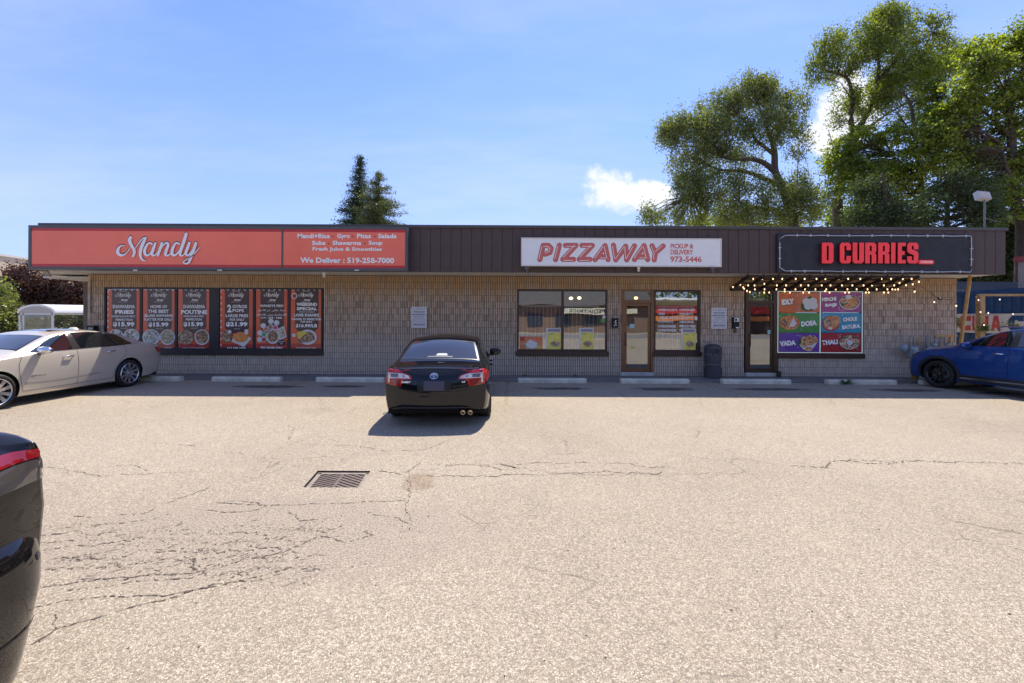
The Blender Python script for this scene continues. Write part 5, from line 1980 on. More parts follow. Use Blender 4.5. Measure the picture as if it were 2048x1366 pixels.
# flood light standing on the roof
x_, z_ = U(1967, 391, 14.5)
t_ = thing('flood_light', 'white square flood light on a thin pole above the roof edge', 'flood light', (x_, 14.5, 4.4))
mb = MB()
xb2, zb2 = U(1969, 455, 14.5)
mb.tube([(xb2, 14.5, ZF1 - .05), (xb2, 14.5, z_ - .05)], .028, 8)
mb.tube([(xb2, 14.5, z_ - .75), (xb2 + 1.2, 15.2, z_ - .72)], .008, 5)
mb.build('pole', M_steelgrey, t_)
mh = Matrix.Translation((x_, 14.5, z_)) @ Matrix.Rotation(.09, 4, 'Y') @ Matrix.Rotation(-.35, 4, 'X')
mb = MB()
mb.box(-.21, .21, -.04, .12, -.14, .14, mat=mh)
hd = mb.build('housing', principled('lamp_grey', (.45, .45, .45), .5), t_)
mb = MB()
mb.box(-.18, .18, -.045, -.04, -.11, .11, mat=mh)
mb.build('lens', principled('lamp_lens', (.60, .50, .42), .2, vary=.3, nscale=14), hd)

# ================================================================== LEFT BACKGROUND
t_ = thing('tan_building', 'large tan flat roofed building beyond the purple tree', 'building', (-60, 62, 0))
mb = MB()
q0, q1 = U(-60, 503, 50), U(110, 527, 60)
mb.add([(q0[0], 50, 0), (q1[0], 60, 0), (q1[0], 60, q1[1]), (q0[0], 50, q0[1] + .0), (q0[0] - 5, 80, 0), (q0[0] - 5, 80, q0[1])], [(0, 1, 2, 3), (0, 3, 5, 4)])
mb.build('wall', principled('tan_stucco', (0.52, 0.43, 0.33), .9, vary=.07, nscale=.5), t_)
mb = MB()
beam(mb, (q0[0], 49.9, q0[1] + .12), (q1[0], 59.9, q1[1] + .12), .3, .28)
mb.build('parapet', principled('parapet_white', (.62, .60, .57), .7), t_)
M_alu = principled('shelter_aluminium', (0.60, 0.59, 0.58), 0.45, metal=.1, vary=.06)
M_polycarb = principled('shelter_roof', (0.74, 0.74, 0.74), 0.35, vary=.05)
t_ = thing('bus_shelter', 'white bus shelter with an arched roof beside the purple tree', 'bus shelter', (-33, 32, 0))
Ys = 32.0
xa, xb2 = U(37, 640, Ys)[0], U(108, 640, Ys)[0]
xc_, hw = (xa + xb2) / 2, (xb2 - xa) / 2
zr = U(70, 636, Ys)[1]
zr = CAM_H + (HY - 630 + ROLL * (70 - HX)) / (FPX / Ys) + .14
arc = [(xc_ + (hw + .12) * math.cos(a), zr + .66 * math.sin(a)) for a in np.linspace(0.06, PI - 0.06, 13)]
arci = [(xc_ + (hw - .02) * math.cos(a), zr - .04 + .56 * math.sin(a)) for a in np.linspace(0.06, PI - 0.06, 13)]
Ye = Ys + 4.6
sh = 3.3                                       # the shelter runs back to the right
mb = MB()
n = len(arc)
mb.add([(x, Ys, z) for x, z in arc] + [(x + sh, Ye, z) for x, z in arc], [(i, i + 1, n + i + 1, n + i) for i in range(n - 1)])
mb.build('roof', M_polycarb, t_, smooth=True)
mb = MB()
ring = [(x, Ys - .01, z) for x, z in arc] + [(x, Ys - .01, z) for x, z in arci]
mb.add(ring, [(i, n + i, n + i + 1, i + 1) for i in range(n - 1)])
mb.build('gable_rim', M_polycarb, t_)
mb = MB()
mb.add([(x, Ys, z) for x, z in arci], [tuple(range(n))])
mb.build('gable_panel', principled('gable_tan', (.42, .39, .35), .6), t_)
mb = MB()
for x_, y_ in ((xc_ - hw + .05, Ys + .05), (xc_ + hw - .15, Ys + .05), (xc_ - hw + .05 + sh, Ye), (xc_ + hw - .15 + sh, Ye), (xc_ - hw + .35, Ys + .05)):
    mb.box(x_ - .05, x_ + .05, y_ - .05, y_ + .05, 0, zr)
mb.box(xc_ - hw, xc_ + hw, Ys, Ys + .1, zr - .12, zr)
beam(mb, (xc_ + hw - .1, Ys + .1, zr - .05), (xc_ + hw - .1 + sh, Ye, zr - .05), .08, .12)
mb.build('frame', M_alu, t_)
mb = MB()
gl = mat_glass('shelter_glass', (.72, .78, .74), .16)
mb.add([(xc_ - hw + .1, Ys + .05, .2), (xc_ + hw - .2, Ys + .05, .2), (xc_ + hw - .2, Ys + .05, zr - .13), (xc_ - hw + .1, Ys + .05, zr - .13)], [(0, 1, 2, 3)])
mb.add([(xc_ + hw - .1, Ys + .15, .2), (xc_ + hw - .1 + sh, Ye - .1, .2), (xc_ + hw - .1 + sh, Ye - .1, zr - .13), (xc_ + hw - .1, Ys + .15, zr - .13)], [(0, 1, 2, 3)])
mb.build('glass_panel', gl, t_)

# ================================================================== ACROSS THE STREET (seen only as reflections in the glass)
def far_building(name, label, x0, x1, y, z, wc, rc, roof_h=1.6):
    t_ = thing(name, label, 'building', ((x0 + x1) / 2, y, 0))
    mb = MB()
    mb.box(x0, x1, y - 10, y, 0, z)
    mb.build('wall', principled(name + '_wall', wc, .85, vary=.15, nscale=1.5), t_)
    mb = MB()
    mb.add([(x0 - .5, y + .8, z), (x1 + .5, y + .8, z), (x1 + .5, y - 4, z + roof_h), (x0 - .5, y - 4, z + roof_h), (x0 - .5, y - 10, z), (x1 + .5, y - 10, z)], [(0, 3, 2, 1), (3, 4, 5, 2), (0, 4, 3), (1, 2, 5)])
    mb.build('roof', principled(name + '_roof', rc, .9, vary=.2, nscale=2), t_)
    return t_


t_ = far_building('medical_office', 'long brown office with a dark roof across the street', -14, 17.3, -27, 3.4, (.22, .15, .11), (.10, .095, .09), 2.2)
for k in range(8):
    mb = MB()
    mb.box(-12 + k * 3.5, -10.2 + k * 3.5, -26.98, -26.9, .9, 2.4)
    mb.build('window', principled('far_window', (.05, .06, .08), .1, coat=.5), t_)
mb = MB()
mb.box(6.5, 15.5, -26.4, -26.2, 2.35, 3.05)
pn = mb.build('sign_panel', principled('sign_cream', (.72, .68, .50), .5), t_)
me = text_mesh("PEDIATRICS", .02)
co = np.array([v.co[:] for v in me.vertices])
mn, mx = co.min(0), co.max(0)
for v_ in me.vertices:
    v_.co = (11.4 - (v_.co.x - mn[0]) / (mx[0] - mn[0]) * 4.2, -26.19, 2.48 + (v_.co.y - mn[1]) / (mx[1] - mn[1]) * .44)
me.materials.clear()
me.materials.append(M_black)
place(bpy.data.objects.new('lettering', me), pn)
t_ = far_building('red_shop', 'flat shop with red and orange bands across the street', 18.2, 36, -28, 4.2, (.10, .06, .045), (.5, .5, .48), .2)
for z0, z1, nm, cc in ((4.0, 4.45, 'parapet', (.8, .78, .74)), (2.45, 3.5, 'red_band', (.55, .03, .025)), (1.55, 2.15, 'orange_band', (.70, .22, .05)), (3.5, 4.0, 'yellow_band', (.55, .45, .18))):
    mb = MB()
    mb.box(18.1, 36.1, -27.98, -27.85, z0, z1 - .005)
    mb.build(nm, principled('far_' + nm, cc, .5), t_)
far_building('grey_house', 'grey house across the street at the left', -40, -18, -32, 4.5, (.35, .33, .3), (.12, .12, .13), 3.0)
mb = MB()
mb.add([(-200, -22, .006), (200, -22, .006), (200, -13, .006), (-200, -13, .006)], [(0, 1, 2, 3)])
tag(mb.build('street', principled('street_asphalt', (.20, .19, .18), .9, vary=.15)), kind='structure')

# ================================================================== TREES
class Leaves:
    def __init__(s, seed):
        s.r = np.random.default_rng(seed)
        s.c, s.d, s.n, s.sz = [], [], [], []

    def clump(s, c, rad, n, size, droop=.0, flat=1.0, aspect=.45):
        r = s.r
        p = r.normal(size=(n, 3)) * rad * .5 * np.array([1, 1, flat]) + np.array(c)
        d = r.normal(size=(n, 3))
        d[:, 2] -= droop * 2
        d /= np.linalg.norm(d, axis=1)[:, None]
        e = r.normal(size=(n, 3))
        e = np.cross(d, e)
        e /= np.linalg.norm(e, axis=1)[:, None] + 1e-9
        sz = size * r.uniform(.55, 1.25, n)
        s.c.append(p)
        s.d.append(d * sz[:, None] * .5)
        s.n.append(e * (sz * aspect)[:, None] * .5)

    def build(s, name, mat, parent):
        c, d, e = (np.concatenate(k) for k in (s.c, s.d, s.n))
        n = len(c)
        V = np.empty((n, 4, 3))
        V[:, 0] = c - d
        V[:, 1] = c - e * 1.0 + d * .1
        V[:, 2] = c + d
        V[:, 3] = c + e * 1.0 + d * .1
        me = bpy.data.meshes.new(name)
        me.vertices.add(n * 4)
        me.vertices.foreach_set('co', V.ravel())
        me.loops.add(n * 4)
        me.loops.foreach_set('vertex_index', np.arange(n * 4, dtype=np.int32))
        me.polygons.add(n)
        me.polygons.foreach_set('loop_start', np.arange(0, n * 4, 4, dtype=np.int32))
        me.materials.append(mat)
        me.update()
        o = bpy.data.objects.new(name, me)
        return place(o, parent)


M_bark = principled('bark', (0.085, 0.062, 0.045), .9, vary=.35, nscale=5, bump=.8, bscale=12)
L_willow = mat_leaf('willow_leaf', (0.065, 0.080, 0.028), (0.155, 0.175, 0.052), (0.33, 0.33, 0.09), .42)
L_locust = mat_leaf('locust_leaf', (0.062, 0.080, 0.020), (0.155, 0.18, 0.034), (0.34, 0.35, 0.06), .52)
L_maple = mat_leaf('maple_leaf', (0.052, 0.075, 0.014), (0.15, 0.185, 0.026), (0.37, 0.38, 0.045), .58)
L_dark = mat_leaf('dark_leaf', (0.026, 0.040, 0.016), (0.060, 0.082, 0.028), (0.13, 0.16, 0.045), .38)
L_spruce = mat_leaf('spruce_needle', (0.018, 0.034, 0.020), (0.040, 0.065, 0.035), (0.085, 0.11, 0.05), .2)
L_pine = mat_leaf('pine_needle', (0.040, 0.055, 0.018), (0.09, 0.105, 0.03), (0.20, 0.20, 0.05), .25)
L_plum = mat_leaf('plum_leaf', (0.022, 0.008, 0.010), (0.055, 0.018, 0.020), (0.13, 0.045, 0.040), .4)


def ztree(name, label, Y, limbs, crown, mat, seed, n_clump, leaf_n, leaf, dep=.75, droop=0.0, rad=.55, org=(1260, 0), zs=2.6, thin=0.6, twig=.5, group=None, ground_x=None, aspect=.45, gaps=.8, flat=1.0):
    """a tree from limb lines and crown ellipses read off an enlarged view (org, zs) of the photograph, standing Y metres away"""
    r = random.Random(seed)
    f = lambda x, y: U(org[0] + x / zs, org[1] + y / zs, Y)
    base = f(*limbs[0][0][0])[0]
    if ground_x is not None:
        base = ground_x
    t_ = thing(name, label, 'tree', (base, Y, 0), group)
    pts_all = []
    tr = MB()
    for li, (pl, r0, r1) in enumerate(limbs):
        P = [(*f(*p),) for p in pl]
        dy = 0 if li == 0 else r.uniform(-1.2, 1.2)
        P3 = [(x, Y + dy * (i / max(1, len(P) - 1)), z) for i, (x, z) in enumerate(P)]
        if li == 0:
            P3 = [(base, Y, -.05), (base * .5 + P3[0][0] * .5, Y, P3[0][2] * .5)] + P3
        P3 = [tuple(q) for q in catmull(P3, 4)]
        rs = list(np.linspace(r0, r1, len(P3)))
        tr.tube(P3, rs, 7)
        pts_all += [(Vector(p), q) for p, q in zip(P3, rs) if p[2] > (3 if Y > 24 and zs < 5 else -1)]
    tr.build('trunk', M_bark, t_, smooth=True)
    L_ = Leaves(seed)
    area = sum(c[2] * c[3] * (c[4] if len(c) > 4 else 1) for c in crown)
    br = MB()
    for c in crown:
        cx, cy, rx, ry = c[:4]
        dens = c[4] if len(c) > 4 else 1
        k = max(3, int(n_clump * rx * ry * dens / area))
        (x0, z0) = f(cx, cy)
        wx, wz = rx / zs * Y / FPX, ry / zs * Y / FPX
        wy = (wx + wz) / 2 * dep
        oy = r.uniform(-.8, .8)
        for _ in range(k):
            lim = r.choice((.8, 1.0, 1.0, 1.3))
            while True:
                a, b, g = (r.uniform(-1.15, 1.15) for _ in range(3))
                q = a * a + b * b + g * g
                if q < lim and (q > .22 or r.random() < .5):
                    break
            p = Vector((x0 + a * wx, Y + oy + b * wy, z0 + g * wz))
            if gaps and pnoise(p * .55 + Vector((seed, 0, 0))) < .02 and r.random() < gaps:
                continue
            rr_ = rad * r.uniform(.6, 1.35)
            L_.clump(p, rr_, int(leaf_n * r.uniform(.5, 1.4) * (rr_ / rad)), leaf, droop, flat * (1.0 + droop * .8), aspect)
            if r.random() < twig:
                best = min(pts_all or [(Vector((base, Y, 3)), .05)], key=lambda e: (e[0] - p).length + (2 if e[0].z > p.z + .5 else 0))
                q0 = best[0]
                mid = q0.lerp(p, .5) + Vector((r.uniform(-.3, .3), r.uniform(-.3, .3), r.uniform(-.1, .5)))
                if (p - q0).length < 5.5:
                    br.tube([q0, mid, p], [min(best[1] * .4, .05), .022, .008], 4, cap=False)
    if br.v:
        br.build('branches', M_bark, t_)
    L_.build('crown', mat, t_)
    return t_


ztree('willow_tree', 'round spreading tree with an arched trunk behind the roof, left of the tall trees', 32, [
    ([(850, 1175), (838, 1110), (815, 1040), (790, 965), (755, 890), (752, 800), (740, 735), (718, 690)], .42, .16),
    ([(755, 895), (700, 850), (630, 828), (540, 830), (480, 818), (420, 795)], .22, .08),
    ([(785, 965), (690, 925), (610, 893), (540, 885), (470, 880), (400, 850)], .18, .06),
    ([(835, 1125), (780, 1090), (720, 1075), (650, 1055), (605, 1025)], .20, .07),
    ([(752, 805), (700, 765), (650, 725), (620, 660), (560, 600)], .16, .05),
    ([(742, 740), (700, 640), (665, 520), (655, 430)], .10, .03),
    ([(742, 760), (800, 640), (830, 520)], .10, .03),
    ([(480, 820), (380, 700), (300, 640)], .09, .03), ([(480, 880), (360, 960), (320, 1020)], .08, .03),
    ([(870, 950), (888, 840)], .04, .02),
], [(655, 480, 150, 100), (740, 450, 60, 60), (500, 555, 130, 110), (320, 690, 165, 110), (230, 700, 90, 80, .7), (320, 860, 120, 110), (830, 590, 105, 130), (680, 690, 150, 90), (880, 740, 60, 90, .7),
    (480, 700, 140, 100), (440, 1090, 220, 90), (300, 1000, 110, 80, .7), (900, 1060, 130, 110), (560, 930, 170, 60, .5), (85, 1130, 60, 50, .7), (180, 1160, 110, 40), (640, 1130, 200, 60), (560, 800, 170, 70, .8), (700, 1010, 120, 80, .8), (420, 980, 170, 90), (900, 960, 90, 80, .7)],
      L_willow, 11, 2500, 52, .20, gaps=.5, droop=.5, rad=.44, aspect=.36)

ztree('locust_tree', 'tallest tree behind the roof with a forked trunk and airy crown', 34, [
    ([(1085, 1180), (1080, 1040), (1098, 940), (1125, 830), (1155, 740), (1172, 700)], .44, .26),
    ([(1165, 720), (1150, 620), (1155, 520), (1135, 420), (1080, 385), (1010, 370), (960, 340)], .20, .04),
    ([(1165, 715), (1215, 630), (1270, 520), (1300, 400), (1310, 290), (1340, 150), (1355, 60)], .22, .04),
    ([(1140, 760), (1230, 680), (1330, 600), (1430, 540)], .12, .05),
    ([(1105, 925), (1160, 895), (1240, 880), (1350, 888), (1450, 885), (1560, 870)], .20, .07),
    ([(1300, 400), (1400, 300), (1500, 220)], .09, .03), ([(1155, 520), (1080, 440)], .06, .02),
    ([(1070, 850), (1040, 760), (1005, 690)], .05, .02), ([(1280, 500), (1380, 420), (1480, 360)], .09, .03),
], [(1370, 110, 120, 90), (1350, 50, 45, 50, .8), (1200, 220, 150, 100), (1010, 290, 100, 80), (930, 400, 45, 60, .7), (1500, 200, 190, 120), (1300, 340, 190, 120), (1140, 490, 70, 60, .7), (1660, 290, 150, 110),
    (1260, 520, 120, 80), (1480, 380, 190, 120), (1075, 610, 50, 60, .6), (1090, 380, 80, 50, .5), (1400, 560, 110, 80, .6), (1200, 640, 80, 80, .5)],
      L_locust, 12, 2100, 50, .20, droop=.35, rad=.46, aspect=.42)

ztree('slender_tree', 'slim grey trunked tree between the tallest tree and the roof light', 31, [
    ([(1530, 1180), (1520, 1000), (1500, 880), (1485, 740), (1470, 600), (1450, 520), (1400, 470)], .22, .06),
    ([(1500, 800), (1560, 640), (1600, 500)], .10, .03), ([(1480, 720), (1420, 600), (1390, 560)], .07, .02),
    ([(1520, 960), (1450, 860), (1400, 800)], .08, .03),
], [(1380, 740, 140, 120, .9), (1240, 760, 120, 110, .9), (1560, 620, 130, 140, .8), (1660, 560, 120, 140), (1330, 900, 180, 110), (1150, 800, 110, 130), (1530, 860, 160, 110, .9), (1180, 960, 100, 100), (1650, 400, 150, 120), (1450, 960, 200, 110), (1120, 900, 90, 130)],
      L_maple, 13, 1500, 40, .20, rad=.46, aspect=.55, flat=.45)

ztree('maple_tree', 'big leafy green tree filling the top right corner', 27, [
    ([(2040, 1180), (2005, 1060), (1990, 900), (1985, 740), (1975, 600), (1960, 500)], .40, .14),
    ([(2000, 1040), (1960, 980), (1900, 900), (1850, 820)], .20, .06),
    ([(1988, 720), (1900, 600), (1820, 520)], .14, .04), ([(1975, 600), (2050, 420), (2080, 250)], .14, .05),
    ([(1990, 880), (2100, 760), (2180, 640)], .16, .06), ([(1985, 800), (1880, 740), (1780, 700)], .12, .04),
], [(2060, 210, 110, 100), (1960, 250, 80, 80, .8), (2050, 110, 60, 55, .8), (1930, 400, 170, 100), (1810, 330, 100, 70, .8), (1960, 560, 190, 120), (1780, 480, 140, 110), (1720, 620, 150, 110), (1900, 720, 190, 110), (1750, 800, 170, 110),
    (1900, 900, 170, 110, .8), (2150, 350, 130, 160), (2200, 620, 160, 200), (2100, 850, 130, 130, .9), (2180, 1000, 150, 120, .9), (1650, 740, 90, 100), (1780, 1000, 170, 110), (1950, 1060, 150, 100), (2020, 420, 120, 120), (1840, 230, 90, 60, .7)],
      L_maple, 14, 2900, 42, .20, rad=.46, aspect=.55, flat=.42)

ztree('cedar_tree', 'dark bushy evergreen low behind the roof, in front of the tallest trunk', 25, [
    ([(1330, 1300), (1330, 1100), (1320, 980), (1310, 900)], .22, .06)],
      [(1300, 1090, 130, 100), (1200, 1130, 110, 60), (1420, 1120, 120, 80), (1290, 980, 90, 70, .8), (1380, 1010, 80, 70, .8)],
      L_dark, 15, 420, 60, .17, rad=.42, aspect=.4, droop=.3)
ztree('cedar_tree', 'dark feathery evergreen low behind the roof, left of the roof light', 25.5, [
    ([(1650, 1300), (1650, 1100), (1650, 1000), (1655, 930)], .22, .06)],
      [(1600, 1090, 130, 100), (1720, 1100, 120, 90), (1660, 990, 120, 90), (1820, 1140, 100, 60), (1500, 1140, 80, 60), (1780, 980, 80, 80, .7)],
      L_dark, 16, 460, 60, .17, rad=.42, aspect=.35, droop=.3)
ztree('background_tree', 'bright green tree peeping over the roof under the spreading tree', 44, [
    ([(800, 1300), (800, 1180)], .3, .2)],
      [(780, 1170, 130, 50), (1000, 1130, 100, 60), (480, 1160, 200, 40), (1120, 1120, 90, 60)],
      L_maple, 17, 200, 50, .3, rad=.8, aspect=.6)
ztree('background_tree', 'dense dark tree mass at the right edge behind the brick building', 30, [
    ([(2010, 1500), (2020, 1300), (2030, 1180)], .3, .2)],
      [(2010, 1180, 110, 80), (2000, 1330, 130, 110), (1900, 1250, 100, 80), (2150, 1200, 160, 160), (1860, 1400, 130, 80), (1760, 1450, 90, 60), (2060, 1450, 160, 90)],
      L_dark, 18, 1500, 50, .22, rad=.55, aspect=.55, flat=.6)


# conifers behind the roof, left of centre
def conifer(name, label, px, top, Y, half_px, base_py, mat, seed, dens=1.0, roundness=0.0):
    r = random.Random(seed)
    x0, zt_ = U(px, top, Y)
    zbm = U(px, base_py, Y)[1]
    hw = half_px * Y / FPX
    t_ = thing(name, label, 'tree', (x0, Y, 0))
    mb = MB()
    mb.tube([(x0, Y, 0), (x0, Y, zbm), (x0, Y, zt_)], [.35, .22, .02], 7)
    mb.build('trunk', M_bark, t_, smooth=True)
    L_ = Leaves(seed)
    br = MB()
    z = zt_
    H = zt_ - zbm + 2.5
    lay = 0
    while z > zbm - 2.5:
        f = (zt_ - z) / H
        rad = hw * (f ** (.85 - roundness * .4)) * (1 if roundness == 0 else min(1, .75 + f))
        nb = int(6 + 12 * f)
        for k in range(nb):
            a = r.uniform(0, 2 * PI)
            l = rad * r.uniform(.55, 1.12)
            up = r.uniform(-.28, .18) * l
            e = Vector((x0 + l * math.cos(a), Y + l * math.sin(a), z + up))
            br.tube([(x0, Y, z), e], [.04, .01], 4, cap=False)
            m = max(2, int(l / .30))
            for j in range(m):
                t = (j + .6) / m
                p = Vector((x0, Y, z)).lerp(e, t)
                L_.clump(p, .34 + .16 * t, int(20 * dens), .24, .25, .6, .26)
        z -= .34 + .10 * r.random()
    L_.clump((x0, Y, zt_ - .1), .2, 30, .2, 0, 2.0, .2)
    br.build('branches', M_bark, t_)
    L_.build('crown', mat, t_)


conifer('spruce_tree', 'pointed dark green spruce behind the roof, left of its rounder neighbour', 720, 316, 44, 62, 450, L_spruce, 21, 1.15)
conifer('pine_tree', 'shorter yellowish green conifer right of the pointed spruce', 758, 350, 41, 68, 450, L_pine, 22, 1.3, .9)

# purple plum and shrubs on the left
ztree('plum_tree', 'purple leaved plum tree behind the white bus shelter', 37, [
    ([(700, 1100), (690, 900), (700, 780), (760, 650)], .22, .08), ([(700, 860), (500, 700), (350, 560)], .12, .03), ([(700, 820), (900, 650), (1100, 560)], .12, .03)],
      [(330, 430, 180, 130, .7), (350, 270, 100, 100, .4), (200, 330, 100, 90, .3), (600, 600, 260, 160), (300, 650, 220, 180), (900, 560, 220, 120), (1150, 620, 150, 160), (700, 740, 260, 100), (1050, 760, 200, 100), (60, 350, 60, 60, .3)],
      L_plum, 31, 800, 48, .22, org=(0, 500), zs=7.59, rad=.55, aspect=.6, gaps=.35)
ztree('green_shrub', 'green leafy shrub at the far left edge beside the plum tree', 34, [
    ([(20, 1300), (30, 1100), (60, 900)], .15, .06)],
      [(60, 900, 150, 150), (100, 1100, 170, 130), (120, 500, 100, 100, .6), (-60, 800, 120, 250), (180, 1150, 120, 90)],
      L_willow, 32, 400, 48, .2, org=(0, 500), zs=7.59, rad=.5, aspect=.6)
ztree('hedge_shrub', 'olive green hedge seen through the bus shelter glass', 46, [
    ([(700, 1300), (700, 1100)], .15, .06)],
      [(500, 1080, 230, 130), (800, 1080, 240, 130), (1150, 1080, 240, 130), (1400, 1050, 200, 140)],
      mat_leaf('olive_leaf', (.04, .05, .015), (.10, .12, .04), (.22, .22, .09), .3), 33, 330, 48, .26, org=(0, 500), zs=7.59, rad=.6, aspect=.6)
# vine on the timber pergola
ztree('climbing_vine', 'green vine climbing over the timber pergola behind the blue car', 14.6, [
    ([(1130, 900), (1000, 640), (930, 500)], .015, .008)],
      [(1080, 545, 70, 26), (1200, 525, 90, 12), (1380, 510, 120, 12), (930, 480, 20, 60, .7)],
      L_dark, 34, 60, 40, .05, org=(1780, 560), zs=5.69, rad=.10, twig=0, aspect=.6)
# trees across the street, for the reflections
ztree('street_tree', 'leafy tree across the street right of the office', -34, [([(0, 0), (0, 1)], .3, .2)], [(0, 0, 1, 1)], L_maple, 41, 3, 3, .3, twig=0, ground_x=12) if False else None
for i, (x_, y_, hh) in enumerate(((31, -25, 1.0), (14, -42, 1.9), (-22, -24, 1.0), (2, -44, 1.9), (24, -42, 2.0), (34, -38, 1.9))):
    t_ = thing('street_tree', ['leafy tree across the street in front of the banded shop', 'leafy tree behind the office across the street', 'leafy tree across the street beside the grey house', 'tall leafy tree far behind the left half of the office', 'tall leafy tree between the office and the banded shop', 'tall leafy tree behind the banded shop'][i], 'tree', (x_, y_, 0))
    mb = MB()
    mb.tube([(x_, y_, 0), (x_ + .2, y_, 3), (x_, y_, 6)], [.3, .22, .1], 7)
    mb.build('trunk', M_bark, t_)
    L_ = Leaves(50 + i)
    r_ = random.Random(i)
    for k in range(150):
        a, b, g = (r_.gauss(0, 1) for _ in range(3))
        L_.clump((x_ + a * 2.0 * hh, y_ + b * 2.0, 6 * hh ** .6 + 1.5 + g * 1.7 * hh), .8 * hh, 34, .35 * hh, 0, 1, .6)
    L_.build('crown', L_maple, t_)

# ================================================================== VEHICLES
# local axes of a car: x from the nose back, y to its right, z up, origin under the nose
M_tyre = principled('tyre_rubber', (0.016, 0.016, 0.017), .75, vary=.2, nscale=12)
M_well = principled('wheel_well_black', (0.006, 0.006, 0.006), .9)
M_trim = principled('black_trim', (0.010, 0.010, 0.011), .35)
M_clad = principled('grey_black_cladding', (0.022, 0.021, 0.022), .6)
M_cglass = principled('dark_car_glass', (0.008, 0.010, 0.012), .015, coat=1.0, spec=.8)
M_cglass2 = principled('rear_car_glass', (0.022, 0.024, 0.032), .04, coat=.7, spec=.3)
M_chrome = principled('chrome', (0.72, 0.74, 0.78), .10, metal=1.0)
M_rimal = principled('rim_alloy', (0.55, 0.55, 0.57), .22, metal=.9)
M_rimbk = principled('rim_black', (0.012, 0.012, 0.013), .25, coat=.5)
M_gap = principled('panel_gap', (0.004, 0.004, 0.004), .9)
M_lred = principled('lamp_red', (0.45, 0.006, 0.010), .08, coat=1.0)
M_lredd = principled('lamp_dark_red', (0.20, 0.004, 0.008), .08, coat=1.0)
M_lclear = principled('lamp_clear', (0.60, 0.60, 0.60), .08, coat=1.0, vary=.3, nscale=25)
M_lsmoke = principled('lamp_smoke', (0.10, 0.085, 0.085), .08, coat=1.0)


def paint(name, c, metal=.3, rough=.25):
    m = principled(name, c, rough, metal=metal, coat=1.0)
    b = m.node_tree.nodes['Principled BSDF']
    b.inputs['Coat Roughness'].default_value = .015
    if max(c) < .02:
        b.inputs['Specular IOR Level'].default_value = 0.0
    return m


